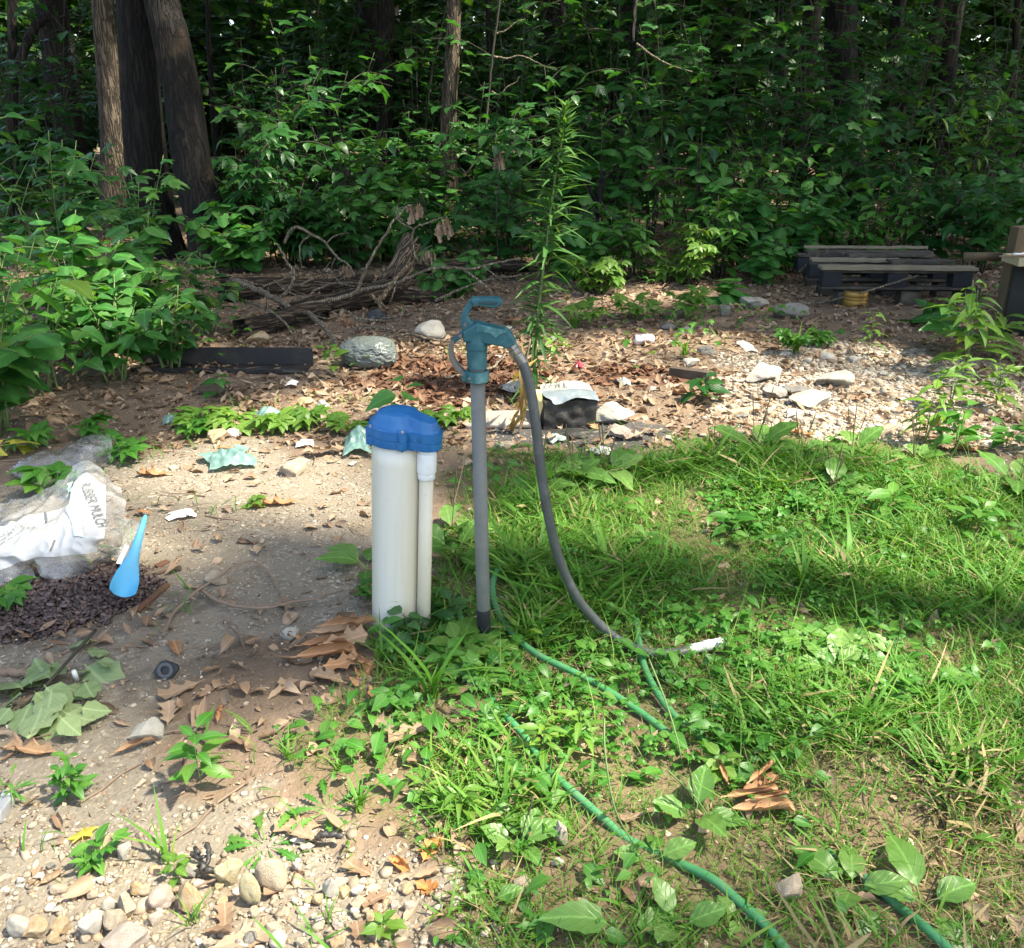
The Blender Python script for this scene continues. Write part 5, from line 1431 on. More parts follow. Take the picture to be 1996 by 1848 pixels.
# rubber mulch
MULCH = plain_mat('dark_rubber_mulch', (.055, .038, .034), .6, .5, 40, .3, objrand=0)
nt_ = MULCH.node_tree
rs = np.random.default_rng(5)
cm = G(88, 1172); n = 6000
r_ = np.sqrt(rs.random(n)); th = rs.uniform(0, 2 * PI, n)
mx = cm.x + .34 * r_ * np.cos(th); my = cm.y + .22 * r_ * np.sin(th) + .05 * r_ * np.cos(th)
keep = rs.random(n) < np.clip((1 - r_) * 3.2, 0, 1); mx, my, r_ = mx[keep], my[keep], r_[keep]; n = len(mx)
mz = gz(mx, my) + np.maximum(0, .045 * (1 - r_ ** 2)) * rs.uniform(.5, 1, n)
V, T, L = T_pebble(21, 1); V = V * [1, .75, .26]
me = scatter('mulch_chips', (V, T, L), frames(rs.normal(size=(n, 3)) * [1, 1, .4], rs.normal(size=(n, 3)) * .6 + [0, 0, 1], rs.uniform(.005, .018, n)), np.stack([mx, my, mz], 1), rs.random(n))
def mulch_mat():
    m, nt, out = new_mat('rubber_mulch_chips'); N = NT(nt)
    col = N.ramp(N.rnd(), [(0, (.03, .02, .018)), (.5, (.07, .046, .042)), (1, (.13, .09, .08))]); N.bsdf(out, col, .55, None, .4); return m
me.materials.append(mulch_mat()); tag(obj('mulch_chips', me), 'heap of dark brown rubber mulch spilling from the torn bag', kind='stuff')
# scoop: tapering handle and a flat-bottomed blade with raised sides
SKY = plain_mat('light_blue_plastic', (.08, .36, .58), .55, .10, 20, .08, spec=.3, dirt=(.16, .36, .48), dirt_amt=.5)
s0, s1 = G(236, 1162, .055), D(284, 1004, 2.44)
scp = thing('scoop', s0, 'light blue plastic scoop propped beside the torn mulch bag', 'scoop')
axs = s1 - s0; Ls = axs.length; ys = axs.normalized(); vis = (Vector((0, 0, CAM_H)) - s0).normalized()
xs = ys.cross(vis).normalized(); zs = xs.cross(ys)
def sp3(x, y, z): return xs * x + ys * y + zs * z
prof = [(0, .030, .0), (.03, .034, .004), (.10, .036, .006), (.20, .034, .012), (.30, .028, .014), (.42, .019, .013), (.60, .0130, .010), (.80, .0095, .008), (.95, .008, .006), (1, .004, .003)]
v, f = [], []
K = 14
for t, w, dp in prof:
    flat = max(0, 1 - t / .42)
    for k in range(K + 1):
        a = PI * k / K
        x = -math.cos(a) * w
        z = math.sin(a) * dp * 1.3 * (1 - flat) + flat * (abs(math.cos(a)) ** 2.2 * w * .80 - .003)
        v.append(sp3(x, t * Ls, z))
for j in range(len(prof) - 1):
    for k in range(K):
        a = j * (K + 1) + k; f.append((a, a + 1, a + K + 2, a + K + 1))
o = obj('scoop_shell', MB().add(v, f), SKY, scp); sm = o.modifiers.new('thick', 'SOLIDIFY'); sm.thickness = .003; sb = o.modifiers.new('sub', 'SUBSURF'); sb.levels = 1; sb.render_levels = 2
# bubble wrap
bw = [[G(22, 915, .03), G(70, 890, .07), G(120, 880, .07), G(160, 858, .10), G(215, 850, .12)], [G(25, 925, .02), G(70, 905, .06), G(120, 898, .07), G(165, 880, .10), G(218, 872, .09)], [G(40, 935, .01), G(80, 928, .02), G(125, 922, .03), G(172, 915, .03), G(212, 898, .02)]]
wb = G(120, 910); o = thing('bubble_wrap', wb, 'crumpled clear bubble wrap lying behind the mulch bag', 'bubble wrap')
me = sheet(bw, 70, 34, .016, 1.7, wb, 12)
bm = bmesh.new(); bm.from_mesh(me)
for i, v_ in enumerate(bm.verts):
    if (i % 2) and (i // 71) % 2: v_.co.z += .006
bm.to_mesh(me); bm.free()
obj('wrap_film', me, CLEAR, o)

# ------------------------------------------------------------------ litter and scrap in the clearing
def rag(px, py, w, h, hz, label, mat, name='plastic_rag', cat='rag', seed=1, amp=.03, n=44):
    b = G(px, py); b.z = gz1(b.x, b.y)
    k = ppm(b); W, Dp = w / k, h / k / math.sin(math.atan2(CAM_H, b.y))
    v, f = [], []
    for j in range(n + 1):
        for i in range(n + 1):
            u, w_ = i / n * 2 - 1, j / n * 2 - 1
            r = math.hypot(u, w_); a = math.atan2(w_, u)
            edge = .78 + .35 * noise.noise(Vector((math.cos(a) * 1.6 + seed * 3, math.sin(a) * 1.6, seed)))
            s = min(1, 1 / max(abs(math.cos(a)), abs(math.sin(a)), 1e-6))
            x, y = u * edge / s * (1 if r else 1), w_ * edge / s
            z = hz * max(0, 1 - r * .72) ** .7
            p = Vector((x * W / 2, y * Dp / 2, 0))
            z += crumple(p, amp * 1.2, seed * 7.1, 9 + seed % 4) * (1 - .5 * min(r, 1)) + .004
            v.append((p.x, p.y, max(z, .002)))
    for j in range(n):
        for i in range(n): a = j * (n + 1) + i; f.append((a, a + 1, a + n + 2, a + n + 1))
    o = obj(name, MB().add(v, f), mat); o.location = b; o.rotation_euler = (0, 0, seed * .7 % .5)
    return tag(o, label, cat)
def film_mat(name, col, trans=.3, rough=.3):
    m, nt, out = new_mat(name); N = NT(nt); c = N.coords('Object')
    nz = N.noise(30, 5, .6, c, .8)
    p = N.bsdf(None, N.mix(nz, tuple(x * .75 for x in col), tuple(min(1, x * 1.15) for x in col)), rough, N.bump(nz, .5, .008), .6)
    t = N.n('BsdfTranslucent'); t.inputs[0].default_value = col + (1,)
    mx = N.n('MixShader', i_0=trans); nt.links.new(p.outputs[0], mx.inputs[1]); nt.links.new(t.outputs[0], mx.inputs[2]); nt.links.new(mx.outputs[0], out.inputs[0])
    return m
TEALFILM = film_mat('pale_teal_film', (.20, .34, .30)); GREYFILM = film_mat('grey_green_film', (.34, .40, .38), .25, .22); PAPER = film_mat('white_scrap', (.75, .74, .70), .15, .6)
rag(450, 907, 112, 44, .035, 'pale teal crumpled rag on the gravel left of the casing', TEALFILM, seed=2)
rag(703, 882, 70, 50, .07, 'pale teal crumpled plastic bag half hidden behind the white casing', TEALFILM, 'plastic_bag', 'plastic bag', 3, .03)
rag(527, 822, 56, 32, .05, 'teal plastic bag caught under the low creeper leaves', TEALFILM, 'plastic_bag', 'plastic bag', 4, .03)
rag(336, 820, 30, 20, .04, 'small teal plastic scrap at the foot of the thicket', TEALFILM, 'plastic_scrap', 'scrap', 5)
rag(594, 874, 46, 16, .022, 'white curved scrap lying flat on the litter beyond the teal rag', PAPER, 'paper_scrap', 'scrap', 6, .006)
rag(356, 1016, 62, 18, .020, 'torn white paper strip on the gravel right of the mulch bag', PAPER, 'paper_scrap', 'scrap', 7, .006)
rag(1452, 684, 34, 22, .03, 'bright white scrap with a fold near the soda can', PAPER, 'paper_scrap', 'scrap', 8, .006)
rag(732, 620, 46, 18, .05, 'grey-black plastic scrap at the root of the branch pile', film_mat('dark_grey_film', (.05, .052, .055), .1, .4), 'plastic_scrap', 'scrap', 9, .02)
rag(570, 750, 30, 10, .02, 'pale curled leaf-like scrap beside the black trough\'s right end', PAPER, 'paper_scrap', 'scrap', 10, .01)
rag(1085, 862, 44, 16, .02, 'grey crumpled foil scrap under the burnt litter jug', GREYFILM, 'foil_scrap', 'scrap', 12, .015)
rag(1170, 888, 50, 16, .02, 'white bone-like scrap in front of the burnt litter jug', PAPER, 'paper_scrap', 'scrap', 13, .01)
rag(1215, 748, 26, 14, .025, 'silvery scrap right behind the burnt litter jug', GREYFILM, 'foil_scrap', 'scrap', 14, .015)
rag(1128, 720, 20, 12, .03, 'red plastic scrap on the rusty litter', film_mat('red_film', (.35, .04, .06), .1, .4), 'plastic_scrap', 'scrap', 15, .01)

# stones
def stone_mat(name, a, b, c):
    m, nt, out = new_mat(name); N = NT(nt); co = N.coords('Object')
    n1 = N.noise(2.2, 6, .65, co); n2 = N.noise(9, 5, .65, co)
    col = N.mix(N.smooth(n1, .35, .65), a, b)
    col = N.mix(N.math('MULTIPLY', N.smooth(n2, .52, .7), .4), col, c)
    col = N.mix(N.math('MULTIPLY', N.rnd(), .18), col, tuple(x * .65 for x in a))
    N.bsdf(out, col, .85, N.bump(N.math('ADD', n2, N.noise(28, 4, .6, co)), .7, .06), .25); return m
ST = {'white': stone_mat('white_limestone', (.62, .58, .50), (.72, .68, .60), (.45, .38, .28)), 'tan': stone_mat('tan_chert', (.56, .45, .32), (.68, .58, .45), (.44, .30, .17)),
      'orange': stone_mat('orange_chert', (.62, .42, .22), (.72, .58, .40), (.46, .27, .11)), 'grey': stone_mat('grey_limestone', (.30, .28, .25), (.42, .40, .36), (.17, .15, .12)),
      'yellow': stone_mat('yellow_lichened_stone', (.52, .44, .26), (.64, .58, .40), (.34, .27, .12)), 'pink': stone_mat('pinkish_stone', (.60, .48, .40), (.70, .60, .51), (.46, .32, .22))}
def rock_mesh(seed, angular):
    bm = bmesh.new(); bmesh.ops.create_icosphere(bm, subdivisions=4, radius=1)
    rr = random.Random(seed)
    planes = [(Vector((rr.gauss(0, 1), rr.gauss(0, 1), rr.gauss(0, 1))).normalized(), rr.uniform(.42, .8)) for _ in range(16 if angular else 6)]
    for v in bm.verts:
        p = v.co.copy()
        for nrm, d in planes:
            k = p.dot(nrm) - d
            if k > 0: p -= nrm * k * (1.0 if angular else .6)
        p += p.normalized() * (noise.noise(p * 1.6 + Vector((seed, 0, 0))) * .12 + noise.noise(p * 5 + Vector((0, seed, 0))) * .045 + noise.noise(p * 13) * .015)
        v.co = p
    me = bpy.data.meshes.new('rock'); bm.to_mesh(me); bm.free()
    mx = max(abs(v.co.x) for v in me.vertices); mz = max(abs(v.co.z) for v in me.vertices)
    for v in me.vertices: v.co.x /= mx; v.co.y /= mx; v.co.z /= mz
    sharp(me, 24 if angular else 60)
    return me
ROCKS = {}
def rock(px, py, w, h, kind, label, ang=False, seed=0, depth=.8, group=None, name='stone', rz=None, sink=.10):
    key = (seed % 9, ang, kind)
    if key not in ROCKS: ROCKS[key] = rock_mesh(seed % 9 + (20 if ang else 0), ang); ROCKS[key].materials.append(ST[kind])
    b = onG(px, py + h * .15); k = ppm(b)
    rx = w / k / 2; ry = rx * depth
    el = math.atan2(CAM_H, b.y); rz_ = max(h / k / 2 * .80 / math.cos(el), rx * .42)
    o = bpy.data.objects.new(name, ROCKS[key]); COL.objects.link(o)
    o.scale = (rx, ry, rz_); o.location = (b.x, b.y + ry * .2, gz1(b.x, b.y) + rz_ * (1 - 2 * sink)); o.rotation_euler = (random.uniform(-.1, .1), random.uniform(-.12, .12), rz if rz is not None else random.uniform(-.5, .5))
    o.scale = (rx, ry, rz_); return tag(o, label, 'stone', group)
for i, r in enumerate([
    (840, 655, 66, 52, 'white', 'rounded pale boulder behind the hydrant under the thin stick', False), (497, 667, 54, 36, 'orange', 'tan three-cornered stone behind the black trough', True),
    (1473, 597, 62, 36, 'grey', 'left of two grey boulders in front of the thicket, larger and flat-topped', True), (1541, 614, 76, 36, 'grey', 'right of two grey boulders in front of the thicket, low and rounded', False), (1411, 612, 26, 28, 'grey', 'upright pointed grey stone beside the flat-topped boulder', True),
    (1376, 688, 48, 22, 'grey', 'half buried grey stone left of the white scrap near the can', True), (1343, 711, 42, 20, 'white', 'flat pale stone below the half buried grey stone', True), (1305, 640, 30, 16, 'grey', 'small grey stone at the foot of the sunny creeper', False),
    (1490, 738, 92, 28, 'white', 'long white slab, farthest of the sunlit slabs', True), (1516, 772, 60, 18, 'white', 'narrow white stone below the long white slab', True), (1622, 748, 84, 26, 'white', 'white slab with rough top, rightmost of the sunlit slabs', True), (1555, 768, 60, 22, 'grey', 'grey stone wedged between the sunlit slabs', True), (1580, 788, 84, 32, 'white', 'yellowish white slab, nearest of the sunlit slabs', True),
    (1545, 812, 42, 14, 'white', 'small flat white stone in front of the nearest slab', True), (1612, 697, 30, 18, 'white', 'small white stone in front of the grass tuft beyond the slabs', False), (1664, 705, 34, 12, 'white', 'curved white sliver of stone right of the grass tuft', True), (1558, 668, 46, 16, 'grey', 'flat stone in the low creeper below the right boulder', True),
    (1198, 818, 92, 54, 'white', 'white broken stone leaning against the burnt litter jug', True), (1214, 850, 52, 34, 'pink', 'pale stone under the white broken stone by the jug', True), (1460, 987, 22, 26, 'white', 'lone whitish stone standing in the middle of the grass', True),
    (985, 873, 44, 26, 'tan', 'flat tan stone left in front of the burnt jug', True), (1000, 762, 60, 34, 'white', 'pale stone in the shade behind the hydrant\'s spout', True),
    (420, 858, 44, 32, 'orange', 'tan knobbly stone left of the teal rag', True), (455, 847, 34, 20, 'white', 'small white stone right of the tan knobbly stone', False), (572, 922, 74, 32, 'tan', 'low tan stone on the gravel left of the casing top', True), (598, 785, 40, 18, 'orange', 'orange-brown stone under the creeper leaves', True), (630, 795, 30, 26, 'white', 'white stone at the right end of the creeper leaves', True),
    (425, 1135, 56, 22, 'tan', 'pale flat stone under the arching twig', True), (282, 1440, 74, 60, 'white', 'blocky white stone with a curled leaf against it', True),
    (450, 1712, 48, 52, 'yellow', 'angular yellow stone beside the burnt scraps', True), (530, 1722, 54, 54, 'tan', 'round buff stone right of the angular yellow stone', False), (490, 1755, 36, 60, 'yellow', 'elongated spotted stone between the round buff stone and its neighbours', False), (367, 1768, 50, 58, 'orange', 'orange stone with a pointed top in the row at the bottom left', True), (314, 1765, 42, 34, 'pink', 'pinkish rounded stone left of the orange pointed stone', False),
    (320, 1745, 34, 22, 'pink', 'small pink stone behind the pinkish rounded stone', False), (252, 1782, 38, 44, 'tan', 'tan stone left in the row at the bottom left', True), (232, 1808, 44, 40, 'tan', 'buff stone leaning on the tan stone of the row', True), (40, 1816, 40, 34, 'white', 'chalk-white stone near the bottom left corner', False), (185, 1812, 46, 46, 'white', 'bright white lump left of the row of stones', True), (245, 1848, 72, 44, 'pink', 'big pinkish stone cut by the bottom edge', True), (215, 1775, 26, 26, 'white', 'small white pebble-like stone on top of the bright white lump', False),
    (644, 1743, 34, 40, 'white', 'white stone right of the round buff stone', True), (240, 1668, 34, 34, 'white', 'white broken stone beside the low leafy weed', True), (1020, 1727, 32, 22, 'tan', 'tan stone among the plantains', True), (1088, 1685, 28, 18, 'white', 'white stone right of the upright plantain', True), (1096, 1640, 34, 52, 'pink', 'flat pinkish stone behind the upright plantain', True), (1530, 1752, 52, 58, 'tan', 'flat pale stone between the two hose runs at the bottom', True),
    (567, 1243, 40, 30, 'white', 'whitish stone left of the curled brown leaves', False), (120, 1815, 30, 34, 'orange', 'orange-brown stone next to the chalk-white stone', True), (70, 1820, 44, 30, 'orange', 'rust-brown stone between the chalk-white and the orange-brown stone', True), (265, 1740, 30, 26, 'orange', 'small orange stone above the row at the bottom left', True), (300, 1800, 28, 20, 'pink', 'small pink stone below the pinkish rounded stone', True), (985, 1172, 34, 18, 'white', 'flat white stone right of the hydrant foot', True), (1010, 1160, 30, 14, 'white', 'second flat white stone right of the hydrant foot', True), (1040, 1010, 30, 20, 'white', 'whitish stone in the grass behind the grey hose', True), (580, 1640, 36, 16, 'white', 'white flat stone by the dandelion rosette', True), (600, 1655, 30, 18, 'pink', 'pinkish stone right of the dandelion rosette', True),
    (700, 700, 0, 0, None, None)]):
    k_ = 1.22 if r[1] > 1690 else 1.0
    if r[4]: rock(r[0], r[1], r[2] * k_, r[3] * k_, r[4], r[5], ang=r[6], seed=i, name='boulder' if r[2] > 60 and r[1] < 700 else 'stone')
# more small stones in the gravel at the bottom left, alike
rr = random.Random(8)
for i in range(64):
    px, py = rr.uniform(10, 840), rr.uniform(1680, 1846)
    s = rr.uniform(13, 34)
    rock(px, py, s, s * rr.uniform(.6, .9), rr.choice(['tan', 'orange', 'pink', 'white', 'tan', 'grey']), 'small rough stone among the gravel along the bottom left', ang=rr.random() < .6, seed=rr.randrange(9), group='small stones in the gravel at the bottom left')
for i in range(26):
    px, py = rr.uniform(1390, 1900), rr.uniform(690, 850)
    s = rr.uniform(10, 30)
    rock(px, py, s, s * .5, rr.choice(['white', 'white', 'tan', 'grey']), 'small pale stone on the sunlit litter around the white slabs', ang=True, seed=rr.randrange(9), group='small stones around the sunlit slabs')
for i in range(22):
    px, py = rr.uniform(360, 900), rr.uniform(780, 930)
    s = rr.uniform(9, 20)
    rock(px, py, s, s * .6, rr.choice(['white', 'tan', 'orange']), 'small pale stone on the litter between thicket and casing', ang=True, seed=rr.randrange(9), group='small stones between thicket and casing')

for i in range(44):
    px, py = rr.uniform(960, 1460), rr.uniform(640, 860)
    s = rr.uniform(8, 24)
    rock(px, py, s, s * .5, rr.choice(['white', 'white', 'tan', 'pink']), 'small pale stone on the brown litter behind the hydrant and the burnt jug', ang=True, seed=rr.randrange(9), group='small stones on the litter behind the hydrant')
# bale wrapped in plastic film
b = G(715, 722); b.z = gz1(b.x, b.y)
bm = bmesh.new(); bmesh.ops.create_icosphere(bm, subdivisions=6, radius=1)
for v_ in bm.verts:
    p = v_.co.copy(); s = 1 / max(.86, (abs(p.x) ** 3 + abs(p.y) ** 3 + abs(p.z) ** 3) ** (1 / 3))
    p *= s
    p += p.normalized() * crumple(p, .075, 6.6, 3.0) + p.normalized() * crumple(p, .04, 2.2, 7) + p.normalized() * (noise.noise(p * 1.1) * .08)
    v_.co = (p.x * .145, p.y * .115, p.z * .078)
me = bpy.data.meshes.new('wrapped_bundle'); bm.to_mesh(me); bm.free(); me.polygons.foreach_set('use_smooth', [True] * len(me.polygons))
o = obj('wrapped_bundle', me, film_mat('crinkled_grey_film', (.12, .137, .13), .10, .15)); o.location = b + Vector((0, .1, .075)); tag(o, 'lumpy bundle wrapped in shiny grey-green plastic on the litter', 'bundle')

# black trough, rusty channel, board scraps
BLACKIRON = plain_mat('black_charred_metal', (.018, .018, .021), .55, .35, 18, .2, dirt=(.05, .042, .035), dirt_amt=.5)
RUST = plain_mat('rusted_iron', (.12, .055, .03), .85, .4, 20, .4, dirt=(.07, .035, .02), dirt_amt=.6)
p0, p1 = G(262, 722), G(603, 724)
b = (p0 + p1) / 2; b.z = gz1(b.x, b.y)
tr_ = thing('black_trough', b, 'long black metal trough lying at the foot of the thicket', 'trough')
L_ = (p1 - p0).length
a_ = math.atan2(p1.y - p0.y, p1.x - p0.x); tr_.rotation_euler = (0, 0, a_)
o = obj('back_wall', MB().box((0, .10, .052), (L_, .008, .104), None, .003), BLACKIRON, tr_); bevel(o, .002)
o = obj('bottom_plate', MB().box((0, .02, .006), (L_ * .98, .165, .008), None, .002), BLACKIRON, tr_)
o = obj('front_lip', MB().box((-.06, -.065, .014), (L_ * .86, .010, .028), None, .003), BLACKIRON, tr_); bevel(o, .002)
b = G(128, 700); b.z = gz1(b.x, b.y)
o = obj('rusty_channel', MB().box((0, 0, .04), (.40, .02, .085), None, .004).box((0, -.04, .004), (.40, .08, .008)), RUST); o.location = b; o.rotation_euler = (0, 0, -.05); tag(o, 'rust-red iron channel half hidden under the thicket left of the black trough', 'iron channel')
DARKWOOD = plain_mat('dark_damp_wood', (.06, .042, .03), .8, .45, 12, .4, dirt=(.12, .09, .06), dirt_amt=.5)
LATH = plain_mat('weathered_lath', (.14, .10, .07), .8, .35, 14, .35)
def board(px, py, w_m, d_m, t_m, rz, label, mat, name='board_scrap', cat='board', tilt=0.0, dz=0.0):
    b = G(px, py); b.z = gz1(b.x, b.y) + t_m / 2 + dz
    mb = MB(); nn = 8; outl = []
    rr_ = random.Random(int(px * 7))
    top = [(w_m * (i / nn - .5), d_m / 2 + rr_.uniform(-.05, .05) * d_m) for i in range(nn + 1)]; bot = [(w_m * (.5 - i / nn), -d_m / 2 + rr_.uniform(-.05, .05) * d_m) for i in range(nn + 1)]
    o = obj(name, mb.prism_xy((bot[::-1] + top[::-1]), -t_m / 2, t_m / 2), mat); o.location = b; o.rotation_euler = (tilt, 0, rz); bevel(o, min(t_m, .01) * .3, 1); return tag(o, label, cat)
board(414, 760, .16, .13, .022, -.25, 'dark wet board scrap below the black trough', DARKWOOD)
board(268, 1137, .20, .022, .016, .62, 'dark brown lath on the edge of the mulch heap below the scoop', LATH, 'lath', 'lath')
board(318, 1108, .045, .022, .008, 1.0, 'rust-brown chip of wood at the upper end of the dark lath', RUST, 'wood_chip', 'wood chip', .1)
board(299, 1175, .155, .020, .012, 1.36, 'rust-brown flat stick pointing at the viewer on the gravel', RUST, 'flat_stick', 'stick')
board(975, 826, .32, .17, .02, .12, 'grey warped board lying left of the burnt jug', plain_mat('grey_weathered_board', (.25, .22, .19), .8, .2, 10, .25), 'grey_board', 'board', .06, .01)
board(1450, 800, .17, .035, .02, .45, 'bleached stick of wood in the sunlit litter left of the slabs', plain_mat('bleached_wood', (.36, .27, .18), .8, .25, 14, .3), 'wood_stick', 'stick')
board(1345, 738, .22, .05, .05, -.5, 'dark knotty piece of wood left of the sunlit slabs', DARKWOOD, 'wood_chunk', 'wood')
board(1720, 843, .20, .05, .02, .7, 'grey-brown board end at the edge of the grass right of the slabs', plain_mat('grey_brown_wood', (.25, .2, .15), .8, .2, 12, .2), 'board_scrap', 'board')

# burnt litter jug
b = G(1112, 838); b.z = gz1(b.x, b.y)
CHAR = plain_mat('charred_plastic', (.020, .019, .018), .55, .5, 26, .5, dirt=(.09, .075, .055), dirt_amt=.55, dirt_scale=14)
JUGW = plain_mat('cream_jug_plastic', (.38, .365, .30), .4, .12, 22, .1, dirt=(.45, .44, .38), dirt_amt=.5)
GREYFOLD = plain_mat('grey_blue_melted_plastic', (.16, .19, .21), .35, .25, 16, .2)
jug = thing('burnt_jug', b, 'half burnt plastic cat litter jug, charred black in front, lettered top', 'plastic jug')
jug.rotation_euler = (0, 0, .10)
bm = bmesh.new(); bmesh.ops.create_cube(bm, size=1); bmesh.ops.subdivide_edges(bm, edges=bm.edges, cuts=14, use_grid_fill=True)
for v_ in bm.verts:
    p = v_.co
    q_ = Vector((p.x * .235, p.y * .16 + .08, (p.z + .5) * .135))
    nz_ = noise.noise(q_ * 22) * .010 + noise.noise(q_ * 60) * .004
    v_.co = q_ + Vector((nz_, noise.noise(q_ * 25 + Vector((3, 1, 0))) * .010, noise.noise(q_ * 20 + Vector((0, 7, 0))) * .010))
me = bpy.data.meshes.new('charred_body'); bm.to_mesh(me); bm.free(); sharp(me, 50); obj('charred_body', me, CHAR, jug)
gt = [[Vector((-.118, .16, .162)), Vector((-.03, .165, .172)), Vector((.05, .165, .175)), Vector((.105, .16, .16))], [Vector((-.12, .09, .150)), Vector((-.03, .09, .158)), Vector((.05, .09, .158)), Vector((.112, .09, .150))]]
obj('label_panel', sheet(gt, 24, 12, .004, 2.2, Vector((0, 0, 0))), JUGW, jug)
gt2 = [[Vector((-.12, .09, .150)), Vector((-.03, .09, .158)), Vector((.05, .09, .158)), Vector((.116, .09, .150))], [Vector((-.115, .03, .147)), Vector((-.03, .02, .15)), Vector((.05, .02, .15)), Vector((.122, .03, .145))], [Vector((-.095, -.008, .140)), Vector((-.06, -.012, .122)), Vector((.03, -.012, .146)), Vector((.122, -.004, .128))]]
obj('melted_fold', sheet(gt2, 34, 26, .008, 5.2, Vector((0, 0, 0)), 14), GREYFOLD, jug)
gs = [[Vector((-.175, .10, .135)), Vector((-.14, .11, .150)), Vector((-.118, .10, .150))], [Vector((-.16, .06, .10)), Vector((-.14, .05, .125)), Vector((-.118, .04, .140))], [Vector((-.135, .03, .03)), Vector((-.128, .02, .06)), Vector((-.117, .01, .1))]]
obj('peeled_label', sheet(gs, 14, 18, .010, 9.2, Vector((0, 0, 0)), 14), plain_mat('yellow_cream_label', (.62, .52, .22), .5, .3, 14, .1, dirt=(.7, .68, .6), dirt_amt=.8), jug)
me = text_mesh('TIDY', .055)
for v_ in me.vertices:
    x, y = v_.co.x, v_.co.y
    X = .004 - x * .95; Y = .146 - y * 1.15                # upside down, read from behind
    u = min(max((X + .118) / .225, 0), 1)
    v_.co = Vector((X, Y, .1655 + (Y - .09) * .19))
obj('jug_lettering', me, INK, jug)
bm = bmesh.new(); bmesh.ops.create_icosphere(bm, subdivisions=4, radius=1)
for v_ in bm.verts:
    p = v_.co; k = 1 + noise.noise(p * 2.4) * .35 + noise.noise(p * 7) * .15; v_.co = Vector((p.x * .17, p.y * .06, max(p.z, -.2) * .024)) * k
me = bpy.data.meshes.new('ash_heap'); bm.to_mesh(me); bm.free(); o = obj('ash_heap', me, CHAR); o.location = G(1130, 850); tag(o, 'black ash and melted residue in front of the burnt jug', 'ash')

# soda can, brass tin
b = G(1254, 672); b.z = gz1(b.x, b.y) + .031
def can_mat():
    m, nt, out = new_mat('faded_can_print'); N = NT(nt); c = N.coords('Object')
    col = N.mix(N.smooth(N.noise(22, 3, .5, c), .45, .6), (.62, .58, .58), (.20, .12, .20)); N.bsdf(out, col, .35, None, .5, .3); return m
can = thing('soda_can', b, 'crushed faded soda can lying on the litter', 'can')
o = obj('can_body', MB().lathe([(.024, -.061), (.030, -.055), (.033, -.048), (.033, -.01), (.0315, .005), (.033, .02), (.033, .048), (.027, .058), (.026, .061)], 28), can_mat(), can); o.rotation_euler = (0, R(90), R(8))
o = obj('can_lid', MB().lathe([(.0262, .0605), (.0262, .0625), (.024, .0625), (.0235, .058), (.001, .058)], 24), STEEL, can); o.rotation_euler = (0, R(90), R(8))
b = G(1665, 596); b.z = gz1(b.x, b.y) - .004
k = ppm(b); rT = 23.5 / k
BRASS = plain_mat('tarnished_brass_tin', (.34, .20, .045), .42, .25, 14, .1, metal=.55, dirt=(.14, .08, .03), dirt_amt=.6, dirt_scale=10)
tin = thing('brass_tin', b, 'round brass-coloured tin standing upside down in front of the pallet', 'tin')
hT = 30 / k
sharp(obj('tin_body', MB().lathe([(rT * .97, 0), (rT, .004), (rT, hT * .44), (rT * .993, hT * .45), (rT * 1.0, hT * .46), (rT * 1.0, hT * .62), (rT * .993, hT * .63), (rT, hT * .64), (rT, hT * .93), (rT * .96, hT * .98)], 40), BRASS, tin).data, 40)
sharp(obj('tin_bottom', MB().lathe([(rT * .97, hT * .975), (rT * .95, hT), (rT * .86, hT), (rT * .84, hT * .965), (.001, hT * .965)], 40), plain_mat('rusty_tin_bottom', (.20, .12, .07), .7, .3, 20, .2), tin).data, 40)

